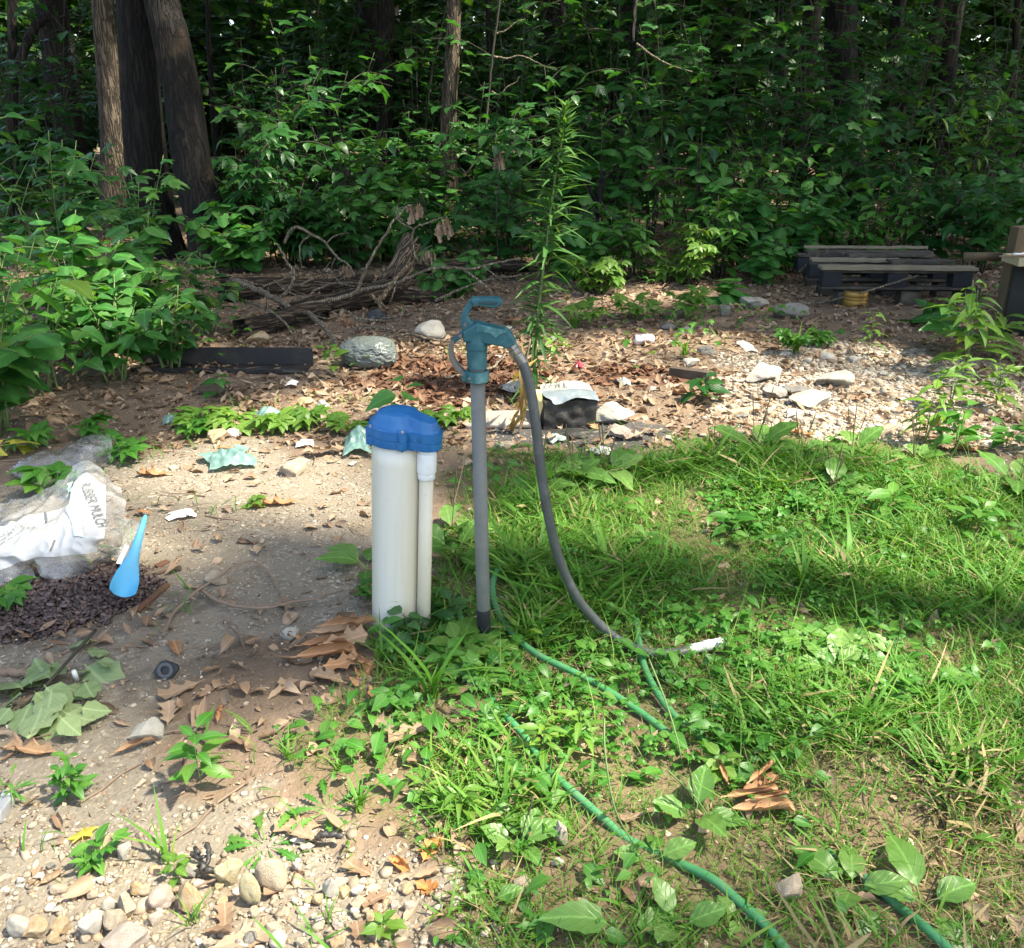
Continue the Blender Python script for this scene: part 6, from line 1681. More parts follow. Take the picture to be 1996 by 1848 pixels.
# pallets
PALLET = plain_mat('weathered_dark_pallet_wood', (.04, .034, .027), .8, .35, 9, .35, dirt=(.17, .14, .10), dirt_amt=.6, dirt_scale=6)
PALE_EDGE = plain_mat('greyed_pallet_board', (.22, .18, .125), .8, .3, 9, .35, dirt=(.09, .075, .055), dirt_amt=.6, dirt_scale=5)
BLUEWOOD = plain_mat('faded_blue_black_block', (.006, .009, .014), .75, .35, 9, .3, dirt=(.008, .008, .010), dirt_amt=.6, dirt_scale=5)
pf0, pf1 = G(1592, 592), G(1880, 590)
PX0 = pf0.x; Wp = 1.06; yf = 6.55
def pallet(loc, rz, label, boards, name='pallet', low=False):
    root = thing(name, loc, label, 'pallet', None); root.rotation_euler = (0, 0, rz)
    for y in (.06, .42, .78):
        for x in (.07, Wp / 2, Wp - .07):
            bevel(obj('block', MB().box((x, y, .07 + .0), (.14, .11, .098), None, .004), BLUEWOOD, root), .003, 1)
    for y in (.06, .42, .78):
        bevel(obj('bottom_board', MB().box((Wp / 2, y, .010), (Wp, .10, .020), None, .003), PALLET, root), .002, 1)
        bevel(obj('stringer_board', MB().box((Wp / 2, y, .130), (Wp, .10, .020), None, .003), PALLET, root), .002, 1)
    for (y, w_, x0, x1, rz_, dz, pale) in boards:
        mb = MB(); n = 10; rr_ = random.Random(int(y * 999))
        v = []; f = []
        for i in range(n + 1):
            x = x0 + (x1 - x0) * i / n; wob = rr_.uniform(-.008, .008); zz_ = rr_.uniform(-.003, .003)
            v += [(x, y - w_ / 2 + wob, .143 + dz + zz_), (x, y + w_ / 2 + wob, .143 + dz + zz_), (x, y + w_ / 2 + wob, .163 + dz + zz_), (x, y - w_ / 2 + wob, .163 + dz + zz_)]
        for i in range(n):
            for k in range(4): f.append((i * 4 + k, i * 4 + (k + 1) % 4, i * 4 + 4 + (k + 1) % 4, i * 4 + 4 + k))
        f += [(3, 2, 1, 0), tuple(n * 4 + k for k in range(4))]
        o = obj('deck_board', mb.add(v, f).mesh('deck_board', False), PALE_EDGE if pale else PALLET, root); o.rotation_euler = (0, 0, rz_)
    return root
zp = gz1(PX0 + .5, yf)
lo = thing('pallet', (PX0 + .10, yf - .02, zp - .02), 'dark lower pallet of which only the blocks show under the upper pallet', 'pallet')
for y in (.06, .42, .78):
    for x in (.10, .56, .98): bevel(obj('block', MB().box((x, y, .06), (.15, .12, .12), None, .004), PALLET, lo), .003, 1)
for y in (.06, .42, .78): bevel(obj('top_board', MB().box((.53, y, .131), (1.06, .10, .020), None, .003), BLUEWOOD, lo), .002, 1)
pallet((PX0, yf - .03, zp + .118), R(-2.5), 'weathered wooden pallet with broken deck boards stacked on the lower pallet', [(.05, .13, -.02, Wp + .02, 0, 0, True), (.22, .12, .55, Wp - .05, .05, .015, False), (.42, .10, 0, Wp * .62, -.03, 0, True), (.60, .10, .4, Wp, .08, .004, False), (.82, .13, .08, Wp, 0, 0.0, False), (.90, .02, .08, Wp, 0, .03, True)])
o = obj('rusty_bar', MB().tube([(0, 0, 0), (.3, .01, .0)], .008, 8).tube([(0, 0, 0), (-.01, -.03, .01)], .018, 8), RUST); o.location = D(1668, 556, 6.62); tag(o, 'rusty bar with a knob lying in the left opening of the upper pallet', 'bar')
# dry leaves on the pallet
# bench at the right edge
TREATED = plain_mat('yellowish_treated_board', (.34, .29, .17), .7, .2, 8, .25, dirt=(.30, .25, .16), dirt_amt=.5)
POSTW = plain_mat('brown_post_wood', (.09, .065, .037), .8, .3, 9, .3)
bp = at(1968, 5.55); bp.z = gz1(bp.x, bp.y)
ben = thing('work_bench', bp, 'rough wooden bench cut off by the right picture edge', 'bench')
zt = D(1968, 500, 5.55).z
o = obj('bench_top', MB().box((.42, .0, zt - bp.z - .02), (1.03, .20, .045), None, .004), TREATED, ben); bevel(o, .004)
o = obj('bench_post', MB().box((.02, .14, (zt + .16 - bp.z) / 2), (.10, .10, zt + .16 - bp.z), None, .004), POSTW, ben); bevel(o, .004)
o = obj('bench_post', MB().box((.86, .14, (zt - .05 - bp.z) / 2), (.10, .10, zt - .05 - bp.z), None, .004), POSTW, ben); bevel(o, .004)
o = obj('side_board', MB().box((-.15, .22, zt - bp.z - .03), (.24, .03, .05), None, .004), POSTW, ben)
o = obj('lower_panel', MB().box((.45, .05, (zt - .06 - bp.z) / 2), (.95, .03, zt - .08 - bp.z), None, .004), plain_mat('dark_bench_panel', (.022, .022, .017), .8, .3, 7, .2), ben)  # dark-coloured panel below the bench top
b = D(1996, 490, 5.5); b.z = zt + .004
o = obj('white_faucet_part', MB().tube(smooth_pts([(-.06, 0, .0125), (0, 0, .015), (.05, .01, .05), (.06, .01, .10)], 5), .0125, 10), WHITEP); o.location = b + Vector((0, 0, .0)); tag(o, 'white plastic fitting lying on the bench top', 'plastic fitting')
o = obj('dark_stick', MB().tube(smooth_pts([(-.16, -.03, .008), (-.1, -.05, .012), (-.02, -.04, .014), (.12, -.03, .02)], 5), lerp_r(.006, .010, 16), 7), TWIG); o.location = b; tag(o, 'thin dark stick lying on the bench top', 'stick')

# ------------------------------------------------------------------ fallen logs and the pile of dead branches
def pol(pts): return [D(a, b, c) for a, b, c in pts]
def branch(name, polys, label, mat=WOOD_BRANCH, cat='branch', seg=8, n=6):
    base = D(*polys[0][0][0]); base.z = max(base.z, 0)
    mb = MB()
    for pts, r0, r1 in polys:
        P = [p - base for p in smooth_pts(pol(pts), n)]
        for i in range(1, len(P) - 1): P[i] = P[i] + Vector((random.uniform(-1, 1), random.uniform(-1, 1), random.uniform(-1, 1))) * r0 * .35
        mb.tube(P, lerp_r(r0, r1, len(P)), seg, True, .08)
    o = obj(name, mb, mat); o.location = base
    return tag(o, label, cat)
def log(name, p0, p1, r0, r1, label, seed=0, mat=WOOD_ROT, seg=22):
    p0, p1 = Vector(p0), Vector(p1); base = p0.copy()
    dv_ = (p1 - p0); n = 30; L = dv_.length; t = dv_.normalized()
    v, f = [], []
    for i in range(n + 1):
        s = i / n
        for k in range(seg):
            an = 2 * PI * k / seg
            nz_ = noise.noise(Vector((math.cos(an) * 1.5, math.sin(an) * 1.5, s * L * 3 + seed * 9)))
            nz2 = noise.noise(Vector((math.cos(an) * 6, math.sin(an) * 6, s * L * 5 + seed * 9)))
            rr_ = (r0 + (r1 - r0) * s) * (1 + .30 * nz_ + .16 * nz2)
            end = (random.uniform(-.07, .07) if i in (0, n) else 0)
            v.append(Vector((math.cos(an) * rr_, math.sin(an) * rr_, s * L + end)) + Vector((math.sin(s * 4 + seed) * .03, math.cos(s * 3 + seed) * .03, 0)))
    for i in range(n):
        for k in range(seg): k2 = (k + 1) % seg; f.append((i * seg + k, i * seg + k2, (i + 1) * seg + k2, (i + 1) * seg + k))
    f += [tuple(range(seg - 1, -1, -1)), tuple(n * seg + k for k in range(seg))]
    o = obj(name, MB().add(v, f), mat); o.location = base; o.rotation_mode = 'QUATERNION'; o.rotation_quaternion = t.to_track_quat('Z', 'Y')
    return tag(o, label, 'log')
def gp3(px, py, r): p = onG(px, py); p.z += r * .7; return p
log('fallen_log', gp3(440, 590, .10), D(720, 545, 7.2), .095, .08, 'dark rotten log at the back of the branch pile, left part', 1)
log('fallen_log', gp3(560, 618, .07), D(765, 560, 6.6), .06, .08, 'broken log rising to the right in the middle of the branch pile', 2)
log('broken_stump', D(752, 556, 6.6), D(806, 482, 6.75), .09, .075, 'upright splintered stump end of the broken log', 3, bark_mat('mossy_broken_wood', (.05, .035, .025), (.24, .17, .11), 2.0, (.09, .09, .02)))
log('fallen_log', gp3(468, 655, .07), gp3(640, 628, .07), .065, .05, 'black charred log lying in front of the branch pile', 4)
log('fallen_log', D(790, 530, 7.4), D(1020, 520, 7.6), .07, .05, 'dark log running right behind the forked branch', 5)
log('fallen_log', gp3(700, 600, .07), gp3(850, 590, .06), .08, .06, 'dark log in the shade under the middle of the branch pile', 6)
branch('fallen_branch', [([(452, 545, 6.5), (506, 567, 6.2), (540, 583, 6.0), (570, 604, 5.9), (596, 610, 5.8), (626, 631, 5.55), (644, 652, 5.4), (664, 684, 5.2)], .022, .014),
                         ([(570, 604, 5.9), (612, 591, 6.0), (666, 580, 6.1), (692, 570, 6.15), (711, 532, 6.2), (718, 512, 6.2), (751, 458, 6.25), (772, 424, 6.3), (798, 400, 6.35)], .017, .006),
                         ([(692, 570, 6.15), (719, 562, 6.2), (772, 551, 6.2), (812, 535, 6.2), (852, 522, 6.2), (919, 523, 6.25), (965, 512, 6.3), (1015, 505, 6.3)], .014, .006),
                         ([(540, 583, 6.0), (564, 564, 6.0), (574, 532, 6.0), (559, 511, 6.0), (547, 487, 6.0), (540, 475, 6.0)], .014, .006),
                         ([(900, 523, 6.25), (950, 560, 6.2), (965, 585, 6.1), (985, 600, 6.1)], .010, .004), ([(940, 518, 6.25), (980, 548, 6.2)], .007, .003), ([(785, 430, 6.3), (772, 415, 6.3), (776, 398, 6.3)], .007, .003)], 'long forked dead branch lying across the branch pile')
branch('dead_twig', [([(479, 588, 5.9), (519, 602, 5.7), (554, 628, 5.5), (572, 655, 5.35), (590, 686, 5.15)], .009, .005), ([(519, 602, 5.7), (523, 560, 5.7)], .005, .003)], 'thin bare stick sloping down to the black trough\'s right half', cat='stick')
branch('dead_twig', [([(554, 474, 7.0), (572, 444, 7.0), (607, 456, 7.0), (636, 475, 7.0), (655, 500, 6.9), (679, 516, 6.8), (692, 540, 6.7)], .012, .007), ([(636, 475, 7.0), (652, 460, 7.0), (679, 454, 7.0)], .007, .003), ([(607, 456, 7.0), (586, 476, 7.0), (585, 500, 7.0), (588, 519, 7.0)], .007, .003), ([(655, 500, 6.9), (648, 515, 6.9), (645, 530, 6.9)], .005, .003)], 'arching thin dead twig standing over the left half of the branch pile', cat='twig')
branch('dead_twig', [([(815, 512, 6.6), (804, 479, 6.6), (807, 447, 6.6), (830, 436, 6.6), (854, 427, 6.6), (864, 424, 6.6)], .009, .004), ([(807, 447, 6.6), (778, 431, 6.6), (774, 408, 6.6), (790, 404, 6.6), (808, 398, 6.6)], .008, .003), ([(815, 500, 6.6), (830, 485, 6.6), (842, 478, 6.6)], .004, .003)], 'forked dead twig rising from the stump with hanging brown leaves', cat='twig')
branch('fallen_stick', [([(690, 672, 5.3), (740, 662, 5.3), (794, 652, 5.32), (826, 658, 5.15), (860, 664, 5.1), (897, 668, 5.1)], .009, .006)], 'long thin stick passing in front of the rounded pale boulder', cat='stick')
branch('fallen_stick', [([(690, 642, 5.75), (740, 640, 5.75), (790, 648, 5.7)], .010, .006)], 'short stick on the brown litter left of the rounded boulder', cat='stick')
rr = random.Random(91)
for i in range(16):
    x0, y0 = rr.uniform(480, 860), rr.uniform(545, 625); Y0 = 5.7 + (625 - y0) / 80 * 1.1
    a_ = rr.uniform(-.5, .6); L_ = rr.uniform(60, 190) * rr.choice([-1, 1])
    x1, y1 = x0 + L_, y0 - abs(L_) * a_ * .5 - rr.uniform(0, 18)
    xm, ym = (x0 + x1) / 2 + rr.uniform(-10, 10), (y0 + y1) / 2 + rr.uniform(-14, 8)
    ps = [([(x0, y0, Y0), (xm, ym, Y0 + .1), (x1, y1, Y0 + rr.uniform(0, .3))], rr.uniform(.006, .012), .003)]
    ps.append(([(xm, ym, Y0 + .1), (xm + L_ * .25, ym - rr.uniform(14, 34), Y0 + .15)], .005, .002))
    branch('thin_branch', ps, 'thin bare branch tangled in the branch pile', cat='branch', seg=6)['group'] = 'thin bare branches of the branch pile'
SPLINT = bark_mat('pale_split_wood', (.16, .11, .07), (.42, .32, .20), 3.0)
branch('splintered_wood', [([(735, 592, 6.3), (752, 570, 6.35), (775, 540, 6.4), (800, 512, 6.45)], .022, .008), ([(722, 574, 6.3), (742, 590, 6.3), (755, 600, 6.25), (800, 596, 6.3)], .015, .006), ([(738, 588, 6.3), (742, 604, 6.2)], .016, .007), ([(760, 592, 6.3), (772, 555, 6.3)], .008, .004)], 'pale splintered root leaning on the dark log in the middle of the pile', SPLINT, 'root wood')
branch('loose_roots', [([(665, 650, 5.9), (672, 630, 5.9), (668, 612, 5.95)], .009, .004), ([(670, 652, 5.9), (690, 640, 5.9), (680, 622, 5.9)], .008, .004), ([(655, 655, 5.85), (640, 640, 5.9)], .006, .003), ([(675, 660, 5.8), (660, 640, 5.85), (665, 620, 5.9)], .006, .004), ([(685, 655, 5.8), (676, 640, 5.8), (684, 618, 5.9)], .006, .003)], 'tangle of orange-brown roots at the front of the branch pile', plain_mat('orange_root_bark', (.24, .11, .055), .85, .35, 20, .3), 'roots')
mb = MB(); mb.tube([Vector((math.cos(a) * .055, 0, math.sin(a) * .055 + .05)) for a in np.linspace(-1.2, 4.0, 20)], .0035, 6)
o = obj('wire_loop', mb, RUST); b = onG(776, 622); o.location = b; tag(o, 'rusty wire loop sticking up by the splintered root', 'wire')
for (px, py, Y, w, h, lab) in ((807, 413, 6.6, 30, 34, 'hanging bunch of dry brown leaves, upper one on the forked twig'), (862, 443, 6.58, 26, 38, 'hanging bunch of dry brown leaves at the right tip of the forked twig'), (676, 530, 6.75, 20, 28, 'small bunch of dry leaves hanging under the arching twig'), (835, 500, 6.7, 26, 30, 'bunch of dry brown leaves behind the stump'), (972, 310, 8.6, 24, 36, 'bunch of dead brown leaves among the shrubs left of the tall weed')):
    b = D(px, py, Y); root = thing('dry_leaf_bunch', b, lab, 'dry leaves', 'bunches of dry leaves caught on twigs')
    rr = random.Random(px); k = ppm(b)
    LMd = LM.setdefault('dry', variants('dry_leaf', [T_oak(9, .26, c, .4, s) for c, s in ((1.6, 1), (2.4, 2), (.9, 3))], BRN['litter']))
    for i in range(16):
        leafobj(root, 'dry', Vector((rr.uniform(-.5, .5) * w / k, rr.uniform(-.3, .3) * w / k, rr.uniform(-.1, .5) * h / k)), (rr.uniform(-.35, .35), rr.uniform(-.35, .35), -1), (rr.uniform(-1, 1), -1, .2), h / k * rr.uniform(.4, .7), rr)
# branches and twigs in the wood
branch('dead_twig', [([(962, 110, 10), (990, 114, 10), (1012, 108, 10), (1040, 118, 10), (1062, 130, 10), (1086, 137, 9.9)], .010, .004), ([(1030, 114, 10), (1050, 104, 10)], .005, .002), ([(1066, 128, 10), (1082, 120, 10)], .004, .002)], 'bare pale twig sticking out to the right of the slim sapling', cat='twig')
branch('dead_twig', [([(958, 178, 10), (975, 184, 10), (990, 168, 10), (1006, 160, 10), (1012, 150, 10)], .008, .003)], 'small bare twig below the longer bare twig', cat='twig')
branch('dead_twig', [([(962, 66, 10), (985, 60, 10), (1008, 42, 10), (1024, 38, 10)], .008, .003)], 'short bare twig high on the slim sapling', cat='twig')
branch('slim_sapling', [([(935, 420, 9.7), (943, 300, 9.9), (952, 200, 10), (960, 110, 10), (972, 20, 10), (980, -60, 10)], .014, .010)], 'slim green-barked sapling stem between the pale trunk and the tall weed', STEM_BROWN, 'sapling')
branch('dead_branch', [([(1240, 85, 10), (1275, 110, 10), (1310, 128, 10), (1350, 140, 10)], .011, .006)], 'bare grey branch crossing the upper right leaves', cat='branch')
branch('dead_snag', [([(1160, 470, 8.3), (1164, 420, 8.3), (1172, 360, 8.3), (1176, 335, 8.3)], .035, .022), ([(1164, 400, 8.3), (1152, 372, 8.3), (1146, 350, 8.3)], .02, .012)], 'broken black stub right of the tall weed', BARK_DARK, 'stump')
branch('leaning_branch', [([(1240, 0, 9), (1237, 40, 9), (1235, 80, 9)], .012, .010)], 'pale hanging stem at the top edge in the sunlit leaves', WOOD_BRANCH, 'branch')
branch('forked_limb', [([(18, 160, 10.9), (40, 120, 10.9), (62, 60, 10.9), (88, 30, 10.9), (100, -10, 10.9)], .055, .04)], 'dark limb rising to the right from the forked tree at the left edge', BARK_FAR, 'branch')
branch('grey_stick', [([(1556, 532, 7.2), (1580, 510, 7.1), (1605, 490, 7.0), (1612, 487, 6.9)], .008, .006)], 'pale stick leaning on the left corner of the upper pallet', WOOD_BRANCH, 'stick')
branch('grey_stick', [([(1560, 592, 6.5), (1610, 588, 6.45), (1648, 578, 6.4)], .008, .006)], 'pale stick on the ground left of the brass tin', WOOD_BRANCH, 'stick')
branch('grey_stick', [([(1676, 572, 6.38), (1720, 558, 6.44), (1776, 541, 6.5), (1790, 537, 6.52)], .008, .006)], 'pale stick slanting from the brass tin up to the pallet', WOOD_BRANCH, 'stick')
branch('arching_twig', [([(318, 1240, 2.03), (325, 1222, 2.07), (342, 1191, 2.16), (380, 1155, 2.24), (428, 1122, 2.32), (455, 1103, 2.38), (493, 1094, 2.41), (520, 1112, 2.39), (540, 1145, 2.30), (556, 1180, 2.18), (566, 1206, 2.12)], .0042, .0028)], 'thin twig arching over the gravel between the scoop and the casing', TWIG, 'twig')
branch('ground_twig', [([(388, 1150, 2.27), (445, 1179, 2.18), (513, 1184, 2.16), (570, 1174, 2.19), (620, 1165, 2.22), (668, 1150, 2.26)], .0055, .003)], 'long thin twig on the gravel left of the casing', TWIG, 'twig')
branch('ground_twig', [([(300, 1740, 1.22), (345, 1735, 1.225), (400, 1722, 1.235), (440, 1700, 1.25)], .0035, .002)], 'thin curved twig behind the row of stones at the bottom left', TWIG, 'twig')
branch('ground_twig', [([(480, 1825, 1.135), (560, 1832, 1.13), (650, 1828, 1.133), (700, 1826, 1.135)], .0028, .002)], 'straight pale twig across the big oak leaf at the bottom', TWIG, 'twig')
branch('ground_twig', [([(680, 1150, 2.26), (720, 1140, 2.28)], .004, .003)], 'short twig just left of the casing', TWIG, 'twig')
branch('ground_twig', [([(880, 775, 4.3), (915, 770, 4.3), (955, 772, 4.3), (990, 780, 4.25), (1004, 786, 4.2)], .011, .008)], 'grey curved stick behind the standpipe', WOOD_BRANCH, 'stick')
branch('ground_twig', [([(830, 750, 4.5), (870, 738, 4.55), (915, 728, 4.6), (960, 715, 4.7), (985, 690, 4.9)], .010, .007)], 'grey bent stick behind the hydrant head', WOOD_BRANCH, 'stick')
branch('ground_twig', [([(400, 905, 3.35), (418, 925, 3.27), (440, 938, 3.2)], .007, .006)], 'short dark twig left of the teal rag', TWIG, 'twig')
branch('black_stick', [([(618, 1628, 1.335), (640, 1626, 1.335), (668, 1632, 1.33)], .0075, .006)], 'short black charred stick right of the dandelion rosette', CHAR, 'stick')
branch('burnt_scrap', [([(392, 1690, 1.265), (410, 1694, 1.262), (428, 1700, 1.258)], .010, .004), ([(404, 1645, 1.31), (408, 1668, 1.285), (402, 1690, 1.268)], .0055, .004), ([(372, 1664, 1.29), (388, 1672, 1.28), (400, 1670, 1.285)], .005, .003), ([(380, 1652, 1.305), (386, 1664, 1.29)], .004, .006), ([(408, 1668, 1.285), (416, 1660, 1.29)], .004, .002)], 'black burnt scrap left of the angular yellow stone', CHAR, 'burnt scrap')
branch('stub_root', [([(0, 1309, 1.90), (40, 1312, 1.89), (80, 1310, 1.895)], .012, .011)], 'brown stick end behind the fallen green branch at the left edge', TWIG, 'stick')
b = onG(150, 1330); o = obj('paper_tube', MB().lathe([(.006, -.02), (.006, .02)], 12), WHITEP); o.location = b + Vector((0, 0, .018)); o.rotation_euler = (.35, .1, 0); tag(o, 'short white tube standing behind the fallen green branch', 'tube')

# black round fitting on the gravel
b = onG(326, 1318); fit = thing('pipe_fitting', b + Vector((0, 0, .018)), 'black round plastic fitting with a hole, lying on the gravel', 'pipe fitting')
fit.rotation_euler = (R(62), 0, R(6))
BP = bpy.data.materials['black_plastic_fitting']
pts = []
for i in range(24): a = 2 * PI * i / 24; rr_ = .030 if i % 6 < 3 else .026; pts.append((rr_ * math.cos(a), rr_ * math.sin(a) * .8))
bevel(obj('flange', MB().prism_xy(pts, -.008, .004), BP, fit), .0015, 1)
sharp(obj('socket_ring', MB().lathe([(.017, .002), (.019, .004), (.019, .012), (.016, .013), (.011, .012), (.010, .0), (.0001, 0)], 28), plain_mat('worn_black_plastic', (.05, .052, .058), .4, .3, 40), fit).data, 40)
b = onG(4, 1588); o = obj('metal_fitting', MB().box((0, 0, .012), (.03, .05, .024), None, .003).box((0, .03, .016), (.022, .016, .03), None, .002), plain_mat('grey_cast_metal', (.40, .41, .43), .4, .2, 30, .1, metal=.5)); o.location = b; bevel(o, .003); tag(o, 'grey metal piece cut by the left picture edge', 'metal piece')
# orange fungus-like dead leaf lump
b = onG(814, 1698); root = thing('orange_leaf_clump', b, 'bright orange crumpled dead leaf in the grass at the bottom', 'dead leaf')
LM['orange'] = variants('orange_leaf', [T_oak(9, .4, c, .6, s, .4) for c, s in ((1.2, 4), (2.0, 5), (.7, 6))], BRN['orange'])
rr = random.Random(3)
for (dx, dy, s, az) in ((0, .04, .05, .4), (.01, .015, .045, 1.3), (-.012, -.015, .045, 2.4), (.0, -.035, .04, -.6), (-.02, .01, .035, 3), (.012, -.05, .03, .2)):
    leafobj(root, 'orange', (dx, dy, .012), (math.cos(az), math.sin(az), .1), (rr.uniform(-.4, .4), rr.uniform(-.5, 0), 1), s, rr)

# single dry leaves
LM['oak'] = variants('oak_leaf', [T_oak(18, .30, c, b_, s, .5, 3) for c, b_, s in ((.7, .3, 1), (1.5, .15, 2), (.3, -.3, 3), (2.6, .1, 4))], BRN['oak'])
LM['oakpale'] = variants('pale_oak_leaf', [T_oak(18, .32, c, b_, s, .5, 3) for c, b_, s in ((.5, .2, 5), (1.0, -.2, 6))], BRN['litter'])
LM['curl'] = variants('curled_leaf', [T_oak(14, .22, 3.2, .12, 7, .12, 2), T_oak(14, .25, 2.6, -.1, 8, .15, 2)], BRN['oak'])
def dryleaf(px, py, s_px, az, kind, label, seed=0, tilt=(0, 0), dz=.012, group=None):
    b = onG(px, py); b.z += dz; k = ppm(b); rr = random.Random(seed + int(px))
    me, _ = LM[kind][rr.randrange(len(LM[kind]))]
    o = bpy.data.objects.new('dry_leaf', me); COL.objects.link(o)
    s = s_px / k; o.scale = (s, s, s); o.rotation_euler = (tilt[0], tilt[1], az)
    o.location = b - Matrix.Rotation(az, 3, 'Z') @ Vector((0, s * .5, 0)); return tag(o, label, 'dry leaf', group)
for i, (px, py, s, az, kd, lab) in enumerate([
    (475, 1838, 110, -1.2, 'oakpale', 'large grey-brown oak leaf at the bottom edge left of the middle'), (440, 1796, 70, .3, 'oakpale', 'grey-brown oak leaf right of the orange pointed stone'), (60, 1468, 110, 1.4, 'oak', 'big tan oak leaf under the fallen green branch'), (268, 1462, 80, -1.0, 'curl', 'curled brown leaf leaning on the blocky white stone'),
    (712, 1320, 85, 2.9, 'oak', 'tan oak leaf with deep lobes below the leaf heap by the casing'), (740, 1370, 90, -2.6, 'oak', 'holed tan oak leaf right below the leaf heap'), (640, 1330, 70, 1.2, 'oakpale', 'dull oak leaf below the left end of the leaf heap'), (800, 1440, 90, 2.1, 'oakpale', 'pale lobed oak leaf on the dark soil below the casing'), (750, 1425, 70, .7, 'oakpale', 'pale papery leaf left of the lobed leaf on the dark soil'), (430, 1398, 48, .1, 'oak', 'upright rounded brown leaf by the thin leafy weed'),
    (345, 1270, 60, .5, 'oak', 'brown oak leaf behind the black round fitting'), (350, 1350, 80, 2.2, 'oakpale', 'purplish brown crumpled leaf below the black round fitting'), (330, 1395, 70, .3, 'oakpale', 'pale brown leaf on the path of leaves below the fitting'), (300, 928, 66, 1.5, 'oak', 'curled brown leaf on the gravel right of the bubble wrap'), (240, 1015, 40, 1.0, 'curl', 'small rolled brown leaf on the gravel above the scoop'), (280, 1005, 34, 1.6, 'oak', 'rusty leaf just beyond the tip of the scoop handle'),
    (545, 985, 70, 1.7, 'oak', 'orange-brown leaf flat on the gravel left of the casing'), (500, 990, 26, 1.0, 'orange', 'small bright orange leaf on the open gravel'), (135, 1040, 60, .6, 'oak', 'brown dead leaf lying in the mulch bag'), (848, 1265, 60, -.4, 'oakpale', 'brown leaf leaning on the foot of the white conduit'), (800, 1275, 70, .8, 'oakpale', 'dark brown leaf under the creeping plant at the casing\'s foot'),
    (1232, 1600, 50, 1.9, 'oakpale', 'pinkish curled leaf on the green hose'), (1720, 1500, 50, .5, 'oakpale', 'pale pinkish leaf in the thin grass at the right'), (1672, 1458, 44, .2, 'pale', 'pale greenish single leaf upright in the grass at the right'), (1880, 1205, 46, .4, 'oakpale', 'yellow-brown leaf in the grass at the right edge'), (1650, 870, 40, 1.2, 'oak', 'tan leaf at the far edge of the grass'), (715, 1090, 30, .4, 'oak', 'small tan leaf close beside the casing\'s left side'), (580, 1615, 90, 1.5, 'oakpale', 'rolled pale leaf above the white stones by the rosette'), (600, 1640, 70, 1.2, 'oakpale', 'brown leaf between the rosette and the charred stick'),
    (1560, 760, 50, 1.0, 'oak', 'tan leaf between the sunlit slabs'), (1680, 780, 50, 2.0, 'oak', 'tan leaf on the sunlit ground right of the slabs'), (1560, 848, 60, .9, 'oak', 'tan leaf at the grass edge below the slabs'), (1335, 770, 60, 1.4, 'oak', 'orange-brown leaf right of the white broken stone'), (1010, 632, 60, 1.2, 'oak', 'rust-orange leaf behind the hydrant handle'), (920, 600, 50, .3, 'oak', 'rust-brown leaf in the shade right of the round-leaved shrub'), (1890, 880, 60, 1.4, 'oak', 'reddish brown leaf under the sunlit weeds at the right edge'), (160, 1620, 56, .5, 'yellow', 'yellow leaf under the low leafy weed'), (1900, 1530, 44, 2, 'oakpale', 'brown leaf in the dry grass at the right edge'),
    (700, 1830, 60, .3, 'oakpale', 'pale leaf at the bottom edge right of the oak leaf'), (730, 1760, 60, 2.0, 'oakpale', 'tan leaf left of the orange leaf at the bottom'), (700, 1700, 70, 1.0, 'oakpale', 'brown leaf left of the orange leaf, higher up')]):
    dryleaf(px, py, s, az, kd, lab, i)
rr = random.Random(21)
for i in range(70):
    z_ = rr.random()
    if z_ < .5: px, py = rr.uniform(620, 1480), rr.uniform(660, 860)
    elif z_ < .75: px, py = rr.uniform(1560, 1880), rr.uniform(600, 700)
    else: px, py = rr.uniform(330, 900), rr.uniform(760, 900)
    b = onG(px, py)
    dryleaf(px, py, ppm(b) * rr.uniform(.07, .13), rr.uniform(0, 6.28), rr.choice(['oak', 'oakpale', 'curl', 'oakpale']), 'brown dry leaf lying on the leaf litter beyond the grass', i, (rr.uniform(-.3, .3), rr.uniform(-.3, .3)), .015, 'dry leaves on the litter beyond the grass')
# heap of curled leaves by the casing, and the one in the grass
def leafheap(px, py, label, spec, seed):
    b = onG(px, py); root = thing('dry_leaf_heap', b, label, 'leaf heap'); rr = random.Random(seed); k = ppm(b)
    for (dx, dy, s, az, kd, dz) in spec:
        leafobj(root, kd, (dx / k - math.sin(az) * 0, dy / k, dz), (math.cos(az), math.sin(az), rr.uniform(-.05, .12)), (rr.uniform(-.3, .3), rr.uniform(-.6, 0), 1), s / k, rr)
leafheap(655, 1262, 'heap of curled orange-brown oak leaves left of the casing\'s foot', [(-63, -18, 101, .12, 'curl', .022), (-49, 18, 93, .05, 'curl', .03), (-36, 45, 85, .0, 'curl', .028), (-63, -54, 109, .2, 'curl', .02), (-27, 76, 78, -.05, 'oak', .02), (-18, -27, 85, .25, 'oak', .035), (-67, 9, 46, 2.8, 'oak', .02), (9, 27, 70, .3, 'curl', .035), (27, -54, 62, -.5, 'oak', .02), (-9, -81, 70, .3, 'oak', .015)], 1)
leafheap(1470, 1560, 'clump of curled tan oak leaves in the grass at the lower right', [(-60, -20, 100, .1, 'curl', .03), (-55, -45, 120, .0, 'curl', .02), (-10, 10, 85, .75, 'curl', .04), (-50, 20, 60, 1.8, 'curl', .03), (-20, -35, 80, .2, 'curl', .035), (-30, -10, 90, .45, 'oak', .025)], 2)

